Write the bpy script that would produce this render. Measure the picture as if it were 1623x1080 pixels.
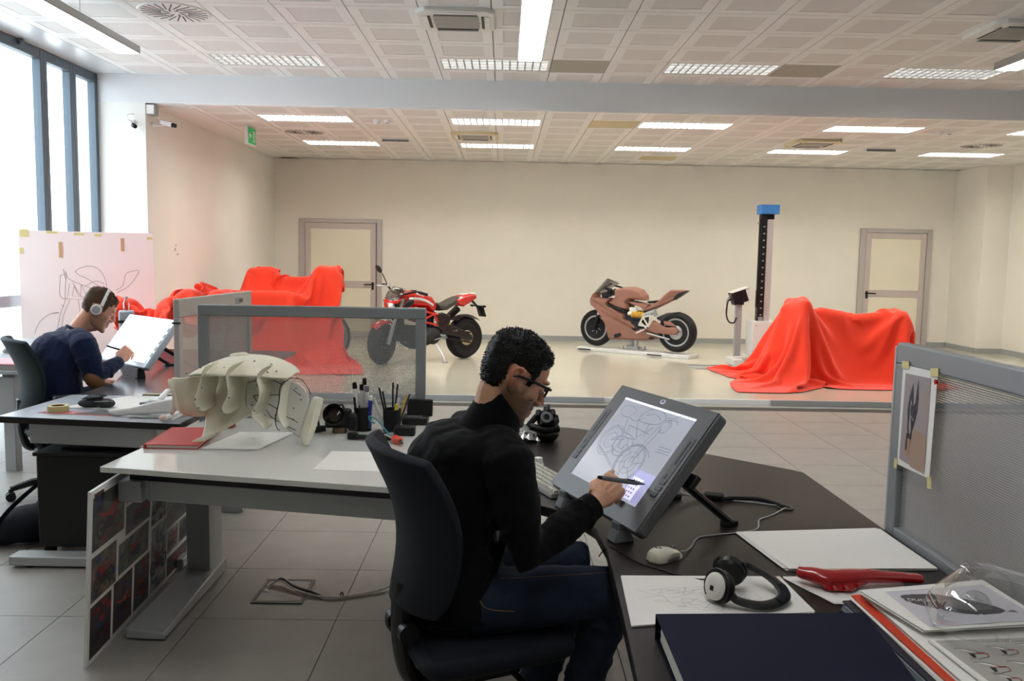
import bpy, bmesh, math, random
import numpy as np
from mathutils import Vector as V, Matrix, noise
for o in list(bpy.data.objects): bpy.data.objects.remove(o)
S = bpy.context.scene; COL = S.collection
PI = math.pi; rnd = random.Random(7)
# ------------------------------------------------------------------ camera, sky, exposure, window light
EYE = V((0, 0, 1.6)); YAW, PITCH, ROLL, FPX = 0.0103476, -0.09832984, 0.01796578, 1363.85
fw = V((math.sin(YAW)*math.cos(PITCH), math.cos(YAW)*math.cos(PITCH), math.sin(PITCH)))
rt0 = V((math.cos(YAW), -math.sin(YAW), 0)); up0 = rt0.cross(fw)
rt = rt0*math.cos(ROLL) + up0*math.sin(ROLL); up = up0*math.cos(ROLL) - rt0*math.sin(ROLL)
cam = bpy.data.objects.new('camera', bpy.data.cameras.new('camera')); COL.objects.link(cam)
cam.matrix_world = Matrix(((rt.x, up.x, -fw.x, EYE.x), (rt.y, up.y, -fw.y, EYE.y), (rt.z, up.z, -fw.z, EYE.z), (0, 0, 0, 1)))
cam.data.sensor_width = 36; cam.data.lens = FPX*36/1623; cam.data.clip_start = .05
S.camera = cam
S.view_settings.view_transform = 'Standard'; S.view_settings.look = 'None'
S.view_settings.gamma = 1; S.view_settings.use_curve_mapping = False
S.view_settings.exposure = 0.3
W = bpy.data.worlds.new('sky'); S.world = W; W.use_nodes = True
bg = W.node_tree.nodes['Background']; bg.inputs[0].default_value = (.82, .91, 1, 1); bg.inputs[1].default_value = 6.5
def area_light(name, loc, size, energy, color=(1, 1, 1), rot=(0, 0, 0), portal=False, parent=None):
    l = bpy.data.lights.new(name, 'AREA'); l.shape = 'RECTANGLE'; l.size, l.size_y = size; l.energy = energy; l.color = color
    o = bpy.data.objects.new(name, l); COL.objects.link(o); o.location = loc; o.rotation_euler = rot
    if portal: l.cycles.is_portal = True
    if parent: o.parent = parent
    return o
area_light('window_portal', (-4.85, 7.8, 1.85), (3.5, 4.8), 1, rot=(0, -PI/2, 0), portal=True)
# ------------------------------------------------------------------ helpers
def lin(c):
    if isinstance(c, str): c = tuple(int(c[i:i+2], 16)/255 for i in (0, 2, 4))
    return tuple((x/12.92 if x <= .04045 else ((x+.055)/1.055)**2.4) for x in c) + (1,)
MATS = {}
def pm(name, col, rough=.5, metal=0, spec=.5, var=0, vscale=20, bump=0, bscale=60, emit=None, estr=0, trans=0, coat=0, col2=None, sheen=0, stretch=None, ior=1.45):
    """procedural principled material: base colour varied by noise, fine bump"""
    m = bpy.data.materials.new(name); m.use_nodes = True; nt = m.node_tree; b = nt.nodes['Principled BSDF']
    b.inputs['Base Color'].default_value = lin(col); b.inputs['Roughness'].default_value = rough; b.inputs['Metallic'].default_value = metal
    b.inputs['Specular IOR Level'].default_value = spec; b.inputs['Coat Weight'].default_value = coat; b.inputs['Transmission Weight'].default_value = trans
    b.inputs['IOR'].default_value = ior
    b.inputs['Sheen Weight'].default_value = sheen
    m.diffuse_color = lin(col)
    tc = nt.nodes.new('ShaderNodeTexCoord'); src = tc.outputs['Object']
    if stretch:
        mp = nt.nodes.new('ShaderNodeMapping'); mp.inputs['Scale'].default_value = stretch; nt.links.new(src, mp.inputs[0]); src = mp.outputs[0]
    if var or col2:
        n = nt.nodes.new('ShaderNodeTexNoise'); n.inputs['Scale'].default_value = vscale; n.inputs['Detail'].default_value = 5; nt.links.new(src, n.inputs['Vector'])
        r = nt.nodes.new('ShaderNodeValToRGB'); c = lin(col)
        a = lin(col2) if col2 else tuple(max(0, x*(1-var)) for x in c[:3])+(1,)
        d = c if col2 else tuple(min(1, x*(1+var)) for x in c[:3])+(1,)
        r.color_ramp.elements[0].position = .3; r.color_ramp.elements[1].position = .7
        r.color_ramp.elements[0].color = a; r.color_ramp.elements[1].color = d
        nt.links.new(n.outputs['Fac'], r.inputs[0]); nt.links.new(r.outputs[0], b.inputs['Base Color'])
    if bump:
        n = nt.nodes.new('ShaderNodeTexNoise'); n.inputs['Scale'].default_value = bscale; n.inputs['Detail'].default_value = 4; nt.links.new(src, n.inputs['Vector'])
        bp = nt.nodes.new('ShaderNodeBump'); bp.inputs['Strength'].default_value = bump; bp.inputs['Distance'].default_value = .01
        nt.links.new(n.outputs['Fac'], bp.inputs['Height']); nt.links.new(bp.outputs[0], b.inputs['Normal'])
    if emit: b.inputs['Emission Color'].default_value = lin(emit); b.inputs['Emission Strength'].default_value = estr
    MATS[name] = m; return m
def perf(name, col, pitch, hole, rough=.45, axes=('X', 'Z')):
    """sheet metal punched with staggered round holes (transparent where punched)"""
    m = pm(name, col, rough, .3); nt = m.node_tree; b = nt.nodes['Principled BSDF']; out = nt.nodes['Material Output']
    tc = nt.nodes.new('ShaderNodeTexCoord'); sp = nt.nodes.new('ShaderNodeSeparateXYZ'); nt.links.new(tc.outputs['Object'], sp.inputs[0])
    def M(op, a, b_=None):
        n = nt.nodes.new('ShaderNodeMath'); n.operation = op
        for i, x in enumerate((a, b_)):
            if x is None: continue
            if isinstance(x, (int, float)): n.inputs[i].default_value = x
            else: nt.links.new(x, n.inputs[i])
        return n.outputs[0]
    v = M('DIVIDE', sp.outputs[axes[1]], pitch*.866); row = M('FLOOR', v); u = M('ADD', M('DIVIDE', sp.outputs[axes[0]], pitch), M('MULTIPLY', M('FLOORED_MODULO', row, 2), .5))
    fu = M('SUBTRACT', M('FRACT', u), .5); fv = M('MULTIPLY', M('SUBTRACT', M('FRACT', v), .5), .866)
    d = M('SQRT', M('ADD', M('MULTIPLY', fu, fu), M('MULTIPLY', fv, fv)))
    h = M('LESS_THAN', d, hole)
    t = nt.nodes.new('ShaderNodeBsdfTransparent'); mx = nt.nodes.new('ShaderNodeMixShader')
    nt.links.new(h, mx.inputs[0]); nt.links.new(b.outputs[0], mx.inputs[1]); nt.links.new(t.outputs[0], mx.inputs[2]); nt.links.new(mx.outputs[0], out.inputs[0])
    return m
class MB:
    def __init__(s): s.v = []; s.f = []; s.m = []; s.k = 0
    def add(s, vs, fs):
        n = len(s.v); s.v += [tuple(p) for p in vs]; s.f += [tuple(i+n for i in f) for f in fs]; s.m += [s.k]*len(fs); return s
    def box(s, c, d, M=None, t=(1, 1)):
        """centre c, size d; t tapers the top"""
        x, y, z = d[0]/2, d[1]/2, d[2]/2
        p = [V((-x, -y, -z)), V((x, -y, -z)), V((x, y, -z)), V((-x, y, -z)), V((-x*t[0], -y*t[1], z)), V((x*t[0], -y*t[1], z)), V((x*t[0], y*t[1], z)), V((-x*t[0], y*t[1], z))]
        if M is not None: p = [M @ q for q in p]
        return s.add([q+V(c) for q in p], [(3, 2, 1, 0), (4, 5, 6, 7), (0, 1, 5, 4), (1, 2, 6, 5), (2, 3, 7, 6), (3, 0, 4, 7)])
    def bx(s, a, b): return s.box([(a[i]+b[i])/2 for i in range(3)], [abs(b[i]-a[i]) for i in range(3)])
    def tube(s, pts, r, n=10, cap=True, flat=1, upv=None, closed=False):
        pts = [V(p) for p in pts]; m = len(pts); rs = r if isinstance(r, (list, tuple)) else [r]*m
        vs = []; nx = None
        for i, p in enumerate(pts):
            if closed: d = pts[(i+1) % m]-pts[i-1]
            else: d = pts[min(i+1, m-1)]-pts[max(i-1, 0)]
            d = d.normalized() if d.length > 1e-9 else V((0, 0, 1))
            if nx is None:
                a = V(upv) if upv else (V((0, 0, 1)) if abs(d.z) < .9 else V((1, 0, 0)))
                nx = a-d*a.dot(d); nx.normalize()
            else:
                nx = nx-d*nx.dot(d)
                if nx.length < 1e-6: nx = d.orthogonal()
                nx.normalize()
            ny = d.cross(nx)
            for k in range(n):
                an = 2*PI*k/n; vs.append(p+nx*(math.cos(an)*rs[i])+ny*(math.sin(an)*rs[i]*flat))
        fs = []
        for i in range(m if closed else m-1):
            j = (i+1) % m
            for k in range(n): fs.append((i*n+k, i*n+(k+1) % n, j*n+(k+1) % n, j*n+k))
        if cap and not closed: fs += [tuple(range(n-1, -1, -1)), tuple(range((m-1)*n, m*n))]
        return s.add(vs, fs)
    def cyl(s, a, b, r, r2=None, n=16): return s.tube([a, b], [r, r if r2 is None else r2], n)
    def lathe(s, prof, M=None, n=24, arc=None):
        """prof [(radius, height)] turned about z then moved by M"""
        M = M or Matrix(); vs = []; m = len(prof)
        for r, z in prof:
            for k in range(n): a = 2*PI*k/n; vs.append(M @ V((r*math.cos(a), r*math.sin(a), z)))
        fs = [(i*n+k, i*n+(k+1) % n, (i+1)*n+(k+1) % n, (i+1)*n+k) for i in range(m-1) for k in range(n)]
        if prof[0][0] > 1e-6: fs.append(tuple(range(n-1, -1, -1)))
        if prof[-1][0] > 1e-6: fs.append(tuple(range((m-1)*n, m*n)))
        return s.add(vs, fs)
    def ell(s, c, r, M=None, nu=16, nv=10):
        if isinstance(r, (int, float)): r = (r, r, r)
        prof = []; vs = []; c = V(c)
        for j in range(nv+1):
            t = PI*j/nv-PI/2
            for k in range(nu):
                a = 2*PI*k/nu; p = V((r[0]*math.cos(t)*math.cos(a), r[1]*math.cos(t)*math.sin(a), r[2]*math.sin(t)))
                vs.append((M @ p if M else p)+c)
        return s.add(vs, [(j*nu+k, j*nu+(k+1) % nu, (j+1)*nu+(k+1) % nu, (j+1)*nu+k) for j in range(nv) for k in range(nu)])
    def prism(s, ol, a, b, M=None):
        """outline in xy extruded from z=a to z=b"""
        M = M or Matrix(); n = len(ol)
        vs = [M @ V((p[0], p[1], a)) for p in ol]+[M @ V((p[0], p[1], b)) for p in ol]
        return s.add(vs, [tuple(range(n-1, -1, -1)), tuple(range(n, 2*n))]+[(i, (i+1) % n, n+(i+1) % n, n+i) for i in range(n)])
    def ribbon(s, pts, w, M=None, z=0, closed=False):
        """flat pen stroke of width w along 2-D points"""
        M = M or Matrix(); P = [V((p[0], p[1])) for p in pts]
        if closed: P.append(P[0])
        vs = []
        for i, p in enumerate(P):
            d = P[min(i+1, len(P)-1)]-P[max(i-1, 0)]
            d = d.normalized() if d.length > 1e-9 else V((1, 0)); q = V((-d.y, d.x))*w/2
            vs += [M @ V((p.x+q.x, p.y+q.y, z)), M @ V((p.x-q.x, p.y-q.y, z))]
        return s.add(vs, [(2*i, 2*i+1, 2*i+3, 2*i+2) for i in range(len(P)-1)])
    def flat(s, ol, M=None, z=0):
        M = M or Matrix(); return s.add([M @ V((p[0], p[1], z)) for p in ol], [tuple(range(len(ol)))])
    def grid(s, P, loop=False):
        """P[i][j] points"""
        n, m = len(P), len(P[0])
        return s.add([p for r in P for p in r], [(i*m+j, i*m+(j+1) % m, (i+1)*m+(j+1) % m, (i+1)*m+j) for i in range(n-1) for j in range(m if loop else m-1)])
def mesh_of(name, mb, mats, smooth=35):
    me = bpy.data.meshes.new(name); me.from_pydata(mb.v, [], mb.f)
    for m in (mats if isinstance(mats, (list, tuple)) else [mats]): me.materials.append(m)
    if any(mb.m): me.polygons.foreach_set('material_index', mb.m)
    if smooth is not None:
        me.shade_smooth()
        if smooth < 180: me.set_sharp_from_angle(angle=math.radians(smooth))
    me.update(); return me
def tag(o, label=None, cat=None, group=None, kind=None):
    if label: o['label'] = label
    if cat: o['category'] = cat
    if group: o['group'] = group
    if kind: o['kind'] = kind
    return o
def wloc(o):
    return o.matrix_basis if not o.parent else wloc(o.parent) @ o.matrix_basis
def obj(name, mb, mats, parent=None, smooth=35, bevel=0, sub=0, world=False, solid=0, seg=2, loc=None, label=None):
    """world=True: the shape is given in world coordinates"""
    if world and parent:
        I = wloc(parent).inverted(); mb.v = [tuple(I @ V(p)) for p in mb.v]
    if loc: mb.v = [(p[0]-loc[0], p[1]-loc[1], p[2]-loc[2]) for p in mb.v]
    me = mesh_of(name, mb, mats, smooth); o = bpy.data.objects.new(name, me); COL.objects.link(o)
    if loc: o.location = loc
    if parent: o.parent = parent
    if solid: m = o.modifiers.new('thick', 'SOLIDIFY'); m.thickness = solid; m.offset = 0
    if bevel: m = o.modifiers.new('bevel', 'BEVEL'); m.width = bevel; m.segments = seg; m.limit_method = 'ANGLE'
    if sub: m = o.modifiers.new('sub', 'SUBSURF'); m.levels = m.render_levels = sub
    if label: o['label'] = label
    return o
def thing(name, label, cat, loc=(0, 0, 0), rotz=0, group=None):
    o = bpy.data.objects.new(name, None); COL.objects.link(o); o.location = loc; o.rotation_euler = (0, 0, rotz); o.empty_display_size = .1
    return tag(o, label, cat, group)
def dup(root, loc=None, rotz=None, label=None):
    def cp(o, par):
        c = o.copy(); COL.objects.link(c)
        if par: c.parent = par
        for ch in [x for x in ALL if x.parent == o]: cp(ch, c)
        return c
    ALL = list(root.children_recursive)
    r = cp(root, None)
    if loc: r.location = loc
    if rotz is not None: r.rotation_euler = (0, 0, rotz)
    if label: r['label'] = label
    return r
def remesh(mb, vox, it=3, fac=.5):
    """fuse overlapping shapes into one continuous skin"""
    me = mesh_of('tmp', mb, [], None); o = bpy.data.objects.new('tmp', me); COL.objects.link(o)
    m = o.modifiers.new('r', 'REMESH'); m.mode = 'VOXEL'; m.voxel_size = vox
    if it: q = o.modifiers.new('s', 'SMOOTH'); q.iterations = it; q.factor = fac
    dg = bpy.context.evaluated_depsgraph_get(); e = o.evaluated_get(dg); em = e.to_mesh()
    r = MB(); n = len(em.vertices); a = np.empty(n*3, np.float32); em.vertices.foreach_get('co', a)
    r.v = [tuple(p) for p in a.reshape(-1, 3).tolist()]; r.f = [tuple(p.vertices) for p in em.polygons]; r.m = [0]*len(r.f)
    e.to_mesh_clear(); bpy.data.objects.remove(o); bpy.data.meshes.remove(me); return r
def frame(o, x, z):
    """matrix at o with local x along x and local z near z"""
    x = V(x).normalized(); z = V(z); y = z.cross(x).normalized(); z = x.cross(y)
    return Matrix(((x.x, y.x, z.x, o[0]), (x.y, y.y, z.y, o[1]), (x.z, y.z, z.z, o[2]), (0, 0, 0, 1)))
def arc(c, r, a0, a1, n, ry=None):
    ry = r if ry is None else ry
    return [(c[0]+r*math.cos(math.radians(a0+(a1-a0)*i/n)), c[1]+ry*math.sin(math.radians(a0+(a1-a0)*i/n))) for i in range(n+1)]
def spline(pts, n=8):
    """Catmull-Rom through points"""
    P = [V(p) for p in pts]; out = []
    for i in range(len(P)-1):
        a, b, c, d = P[max(i-1, 0)], P[i], P[i+1], P[min(i+2, len(P)-1)]
        for k in range(n):
            t = k/n; out.append(.5*((2*b)+(c-a)*t+(2*a-5*b+4*c-d)*t*t+(3*b-a-3*c+d)*t**3))
    return out+[P[-1]]
def text_mb(txt, size, M=None, mb=None):
    """flat lettering as mesh, built from the built-in font"""
    cu = bpy.data.curves.new('t', 'FONT'); cu.body = txt; cu.size = size; cu.align_x = 'CENTER'; cu.align_y = 'CENTER'
    o = bpy.data.objects.new('t', cu); COL.objects.link(o); dg = bpy.context.evaluated_depsgraph_get(); e = o.evaluated_get(dg); me = e.to_mesh()
    mb = mb or MB(); M = M or Matrix(); mb.add([M @ v.co for v in me.vertices], [tuple(p.vertices) for p in me.polygons])
    e.to_mesh_clear(); bpy.data.objects.remove(o); bpy.data.curves.remove(cu); return mb
Rx = lambda a: Matrix.Rotation(a, 4, 'X'); Ry = lambda a: Matrix.Rotation(a, 4, 'Y'); Rz = lambda a: Matrix.Rotation(a, 4, 'Z'); T = lambda *p: Matrix.Translation(V(p))
# ------------------------------------------------------------------ materials
m_wall = pm('white_plaster', 'efece6', .75, spec=.2, var=.015, vscale=3, bump=.03, bscale=250)
m_wallwarm = pm('cream_plaster', 'f0ece2', .75, spec=.2, var=.015, vscale=3, bump=.03, bscale=250)
m_beam = pm('beam_paint', 'e6e6e8', .6, spec=.3, var=.01, vscale=3)
m_tile = pm('floor_tile', '9d9b94', .42, spec=.4, var=.06, vscale=6, bump=.04, bscale=150)
m_grout = pm('floor_grout', '45433f', .8)
m_resin = pm('resin_floor', 'd0ccbb', .13, spec=.5, var=.03, vscale=1.2)
m_ctile = pm('ceiling_tile', 'eeecea', .35, 0, var=.01, vscale=8)
m_cperf = pm('ceiling_tile_perforated', 'dedbd8', .5, 0)
m_cgap = pm('ceiling_joint', 'aaa6a0', .7)
m_cplain = pm('ceiling_plain_tile', 'a8a59a', .6)
m_ctan = pm('ceiling_yellowed_tile', 'cfc39a', .6)
m_winframe = pm('window_frame_grey', '59646e', .4, .3)
m_glass = bpy.data.materials.new('window_glass'); m_glass.use_nodes = True
def _glass(m, tint, gl):
    nt = m.node_tree; out = nt.nodes['Material Output']; t = nt.nodes.new('ShaderNodeBsdfTransparent'); t.inputs[0].default_value = tint
    g = nt.nodes.new('ShaderNodeBsdfGlossy'); g.inputs['Roughness'].default_value = .03; x = nt.nodes.new('ShaderNodeMixShader')
    f = nt.nodes.new('ShaderNodeLayerWeight'); f.inputs[0].default_value = gl; nt.links.new(f.outputs['Facing'], x.inputs[0])
    nt.links.new(t.outputs[0], x.inputs[1]); nt.links.new(g.outputs[0], x.inputs[2]); nt.links.new(x.outputs[0], out.inputs[0])
_glass(m_glass, (.95, .97, .97, 1), .12)
m_white = pm('white_paint', 'e9e9e6', .45)
m_whitepl = pm('white_plastic', 'e6e4dd', .35)
m_black = pm('black_plastic', '141414', .42, spec=.4, bump=.02, bscale=400)
m_blackfab = pm('black_fabric', '171a20', .85, spec=.25, bump=.12, bscale=700)
m_rubber = pm('tyre_rubber', '17171a', .6, spec=.4)
m_chrome = pm('chrome', 'd8d8d8', .15, 1)
m_alu = pm('aluminium', 'b9bcbd', .32, .85)
m_alug = pm('grey_paint_metal', 'a9acac', .42, .12)
m_dark = pm('dark_metal', '2b2c2e', .4, .7)
m_grey = pm('grey_plastic', '6e7173', .45)
m_tube = pm('lamp_diffuser', 'fffaf0', .4, emit='fdfdff', estr=11)
m_tubew = pm('lamp_diffuser_warm', 'fff0d0', .4, emit='fff3da', estr=2.6)
m_paper = pm('white_paper', 'eae8e2', .8, spec=.2, var=.01, vscale=5)
m_desk = pm('dark_laminate', '2a2521', .36, spec=.22, col2='201c19', vscale=5, stretch=(40, 2, 2), bump=.03, bscale=200)
m_edge = pm('black_edge', '100f0f', .35)
m_glassdesk = pm('white_glass_top', 'dcddd7', .06, spec=.6, coat=.4)
m_deskblue = pm('grey_laminate', 'a3a8b0', .3, spec=.6)
m_redcloth = pm('red_cloth', 'f4452c', .8, spec=.15, sheen=.25, var=.04, vscale=3, bump=.06, bscale=500)
m_ink = pm('pencil_line', '55504e', .9, spec=0)
m_tape = pm('masking_tape', 'd9cc8e', .7)
# ------------------------------------------------------------------ room shell
XW, YB, YBACK, ZC, ZA, XL, XR = -4.737, 10.227, 15.84, 3.613, 3.28, -4.19, 8.66
ZR = .05                                                    # resin floor of the far bay
def struct(name, mb, m, parent=None, **k):
    o = obj(name, mb, m, parent, **k)
    if not parent: o['kind'] = 'structure'
    return o
fl = struct('floor', MB().bx((-5.2, -3, -.2), (8.9, 9.42, -.006)), m_grout)
def in_view(x, y, z):
    d = V((x, y, z))-EYE; w = d.dot(fw)
    return w > .3 and abs(d.dot(rt)/w) < .66 and abs(d.dot(up)/w) < .46
tile_me = mesh_of('tile', MB().box((0, 0, -.005), (.596, .596, .010)), m_tile, None)
def piece(name, me, parent, loc, rotz=0):
    o = bpy.data.objects.new(name, me); COL.objects.link(o); o.parent = parent; o.location = loc; o.rotation_euler = (0, 0, rotz); return o
rest = MB(); nt_ = 0
for j in range(-11, 10):
    for i in range(-8, 16):
        x, y = -.41+.6*i, 3.93+.6*j
        if x < -5 or x > 8.7 or y > 9.15 or y < -2.8: continue
        if any(in_view(x+a, y+b, 0) for a in (-.3, 0, .3) for b in (-.3, 0, .3)) and nt_ < 296: piece('tile', tile_me, fl, (x, y, 0)); nt_ += 1
        else: rest.box((x, y, -.005), (.596, .596, .01))
tag(obj('outer_tiles', rest, m_tile, fl, None), kind='stuff')
obj('edge_tiles', MB().bx((-4.7, 9.234, -.01), (8.5, 9.418, 0)), m_tile, fl, None)
obj('resin_floor', MB().bx((-4.19, 9.42, -.1), (8.66, 15.84, ZR)), m_resin, fl, None)
obj('ramp_edge', MB().prism([(9.405, 0), (9.42, ZR+.002), (9.46, ZR+.002), (9.46, -.05), (9.405, -.05)], -4.19, 8.66, Matrix(((0, 0, 1, 0), (1, 0, 0, 0), (0, 1, 0, 0), (0, 0, 0, 1)))), m_white, fl)
# walls
wl = struct('wall_left', MB().bx((-5.0, YB, -.1), (XL, 16.0, 3.9)), m_wall, bevel=.006)
obj('tape_scrap', MB().bx((XL, 11.02, 1.585), (XL+.003, 11.06, 1.62)).bx((XL, 11.10, 1.53), (XL+.003, 11.15, 1.555)).bx((XL, 11.05, 1.645), (XL+.003, 11.08, 1.665)), pm('scuffed_tape', 'b9b4ae', .7), wl, None)
struct('wall_back', MB().bx((-4.3, YBACK, -.1), (8.9, 16.1, 3.9)), m_wallwarm)
struct('wall_right', MB().bx((XR, -3.2, -.1), (8.9, 14.81, 3.9)).bx((8.21, 14.81, -.1), (8.9, 16, 3.9)), m_wallwarm)
struct('wall_behind', MB().bx((-5.0, -3.2, -.1), (8.9, -3, 3.9)), m_wall)
struct('baseboard_back', MB().bx((XL, YBACK-.015, ZR), (-3.75, YBACK, ZR+.09)).bx((-2.23, YBACK-.015, ZR), (6.51, YBACK, ZR+.09)).bx((7.84, YBACK-.015, ZR), (8.21, YBACK, ZR+.09)), m_alug)
struct('baseboard_right', MB().bx((8.195, 14.81, ZR), (8.21, YBACK, ZR+.09)).bx((8.195, 14.795, ZR), (8.66, 14.81, ZR+.09)).bx((8.645, 9.5, ZR), (8.66, 14.8, ZR+.09)), m_alug)
struct('baseboard_left', MB().bx((XL, YB, ZR), (XL+.015, YBACK, ZR+.09)), m_alug)
struct('trim_1', MB().bx((-4.736, YB-.004, 3.288), (8.7, 10.5, 3.95)), m_beam, bevel=.004)            # the beam between the two ceilings
struct('ground', MB().bx((-40, -30, -.5), (-4.95, 40, -.12)), pm('pale_paving', 'c9c9c5', .9))
# ceilings: metal tiles with a perforated field
def ctile():
    mb = MB(); a, b, z = .296, .205, 0
    mb.add([(-a, -a, z), (a, -a, z), (a, a, z), (-a, a, z), (-b, -b, z), (b, -b, z), (b, b, z), (-b, b, z), (-a, -a, .02), (a, -a, .02), (a, a, .02), (-a, a, .02), (-b, -b, .003), (b, -b, .003), (b, b, .003), (-b, b, .003)],
           [(4, 5, 1, 0), (5, 6, 2, 1), (6, 7, 3, 2), (7, 4, 0, 3), (0, 1, 9, 8), (1, 2, 10, 9), (2, 3, 11, 10), (3, 0, 8, 11), (12, 13, 5, 4), (13, 14, 6, 5), (14, 15, 7, 6), (15, 12, 4, 7)])
    mb.k = 1; mb.add([(-b, -b, .003), (b, -b, .003), (b, b, .003), (-b, b, .003)], [(3, 2, 1, 0)]); return mb
ct_me = mesh_of('panel', ctile(), [m_ctile, m_cperf], None)
def plainct(m): return mesh_of('panel', MB().box((0, 0, .012), (.592, .592, .02)), m, None)
ct_plain, ct_tan = plainct(m_cplain), plainct(m_ctan)
ce = struct('ceiling', MB().bx((-5.2, -3.2, ZC+.085), (8.9, YB, ZC+.25)), m_cgap)
obj('edge_strip', MB().bx((XW, -3, ZC), (-4.346, YB, ZC+.03)), pm('gloss_ceiling_strip', 'e2e4e6', .25, .2), ce, None)
LX = [-2.543, -.143, 2.257, 4.657, 7.057]                    # centres of the recessed lights
rest = MB(); skip_m = {(-.443, 7.587), (4.357, 7.587)}
for j in range(-1, 22):
    for i in range(-8, 14):
        x, y = .157+.6*i, 9.987-.6*j-.6+.0
        if x < -4.4 or x > 8.6 or y < -3: continue
        k = (round(x, 3), round(y, 3))
        if j == 0 and any(abs(x-l) < .4 for l in LX): continue
        if k in skip_m: continue
        if in_view(x, y-.28, ZC) or in_view(x, y+.28, ZC) or in_view(x+.28, y, ZC) or in_view(x-.28, y, ZC): piece('panel', ct_plain if j == 0 and i in (1, 5) else ct_me, ce, (x, y, ZC))
        elif j >= 0: rest.box((x, y, ZC+.012), (.592, .592, .02))
tag(obj('outer_panels', rest, m_ctile, ce, None), kind='stuff')
ca = struct('ceiling', MB().bx((-4.2, YB+.2, ZA+.085), (8.7, 16, ZA+.3)), m_cgap)
rest = MB()
for j in range(-1, 9):
    for i in range(-8, 15):
        x, y = .157+.6*i, 11.13+.6*j
        if x < -4.0 or x > 8.5: continue
        if j in (0, 4) and any(abs(x-l) < .4 for l in LX): continue
        if j == 2 and i in (-1, 7): continue
        if in_view(x-.25, y, ZA) or in_view(x+.25, y, ZA): piece('panel', ct_tan if (i, j) in ((2, 0), (4, 6)) else ct_me, ca, (x, y, ZA))
        else: rest.box((x, y, ZA+.012), (.592, .592, .02))
tag(obj('outer_panels', rest, m_ctile, ca, None), kind='stuff')
obj('edge_strip', MB().bx((-4.19, 10.5, ZA), (-3.746, 15.84, ZA+.02)).bx((-4.05, 15.636, ZA), (8.66, 15.84, ZA+.02)).bx((8.26, 10.5, ZA), (8.66, 15.64, ZA+.02)), m_ctile, ca, None)
# windows along the left wall
def window(n, y0, y1):
    o = struct('window_%d' % n, MB().bx((XW-.10, y0, -.1), (XW-.02, y0+.001, 3.60)), m_winframe)
    fr = MB()
    for a, b in ((y0, y0+.065), (y1-.065, y1)): fr.bx((XW-.09, a, 0), (XW, b, 3.605))
    for a, b in ((3.50, 3.605), (0, .09)): fr.bx((XW-.09, y0+.065, a), (XW-.002, y1-.065, b))
    obj('frame', fr, m_winframe, o, bevel=.006)
    obj('transom', MB().bx((XW-.08, y0+.06, 1.02), (XW-.01, y1-.06, 1.13)), pm('transom_grey', 'b4bcc6', .4), o)
    obj('glass_pane', MB().bx((XW-.05, y0+.06, 1.13), (XW-.044, y1-.06, 3.5)), m_glass, o)
    obj('glass_pane', MB().bx((XW-.05, y0+.06, .09), (XW-.044, y1-.06, 1.02)), m_glass, o)
    return o
ys = [10.227, 9.66, 9.06, 7.2, 5.4]
for n in range(4):
    w_ = window(n+1, ys[n+1], ys[n])
    if n == 2: obj('stay', MB().ell((XW+.02, 8.62, 3.58), (.03, .035, .03)), m_winframe, w_)
struct('wall_window', MB().bx((-5.0, -3, -.1), (XW, 5.4, 3.9)).bx((-5.0, 5.4, 3.61), (XW, YB, 3.9)), m_wall)
# doors in the back wall
m_door = pm('door_panel', 'ece6d2', .5); m_doorfr = pm('door_frame_metal', 'bdb7b4', .4, .3)
def door(n, x0, x1, right):
    y = YBACK; fr = MB()
    fr.bx((x0, y-.06, ZR), (x0+.10, y, 2.21)).bx((x1-.10, y-.06, ZR), (x1, y, 2.21)).bx((x0+.1, y-.06, 2.14), (x1-.1, y, 2.21))
    d = struct('door_%d' % n, fr, m_doorfr, bevel=.006)
    a, b = x0+.105, x1-.105; lf = MB()
    for p, q in (((a, ZR+.01), (a+.1, 2.135)), ((b-.1, ZR+.01), (b, 2.135)), ((a+.1, 2.03), (b-.1, 2.135)), ((a+.1, .96), (b-.1, 1.09)), ((a+.1, ZR+.01), (b-.1, .17))): lf.bx((p[0], y-.045, p[1]), (q[0], y-.01, q[1]))
    obj('leaf_frame', lf, pm('door_rail', 'c9bdb9', .45, .2), d, bevel=.004)
    obj('panel', MB().bx((a+.1, y-.035, 1.09), (b-.1, y-.015, 2.03)), m_door, d); obj('panel', MB().bx((a+.1, y-.035, .17), (b-.1, y-.015, .96)), m_door, d)
    hx = b-.06 if right else a+.06; s = -1 if right else 1
    h = MB().lathe([(.03, 0), (.03, .012), (.012, .014), (.012, .05)], T(hx, y-.045, 1.03) @ Rx(PI/2), 12); h.tube([(hx, y-.09, 1.03), (hx+s*.15, y-.09, 1.025)], .012, 8); h.bx((hx-.02, y-.05, .93), (hx+.02, y-.044, 1.07))
    obj('door_handle', h, m_black, d)
    obj('seal', MB().bx((x1-.104, y-.064, ZR), (x1-.092, y-.03, 2.14)) if right else MB().bx((x0+.092, y-.052, ZR), (x0+.104, y-.03, 2.14)), m_black if right else m_grey, d)
door(1, -3.74, -2.24, True); door(2, 6.51, 7.83, False)
struct('trim_2', MB().bx((-4.1, 9.36, 0), (1.127, 9.40, .062)), m_alug, bevel=.003)           # low floor rails in front of the bay
struct('trim_3', MB().bx((2.963, 9.36, 0), (8.5, 9.40, .062)), m_alug, bevel=.003)
struct('trim_4', MB().prism([(12.0, 2.70), (12.0, 3.9), (12.53, 3.9), (12.53, 2.70)], ZR+.001, ZR+.004, Matrix(((0, 1, 0, 0), (1, 0, 0, 0), (0, 0, 1, 0), (0, 0, 0, 1)))), m_alug)   # metal rim of a floor plate
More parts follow.
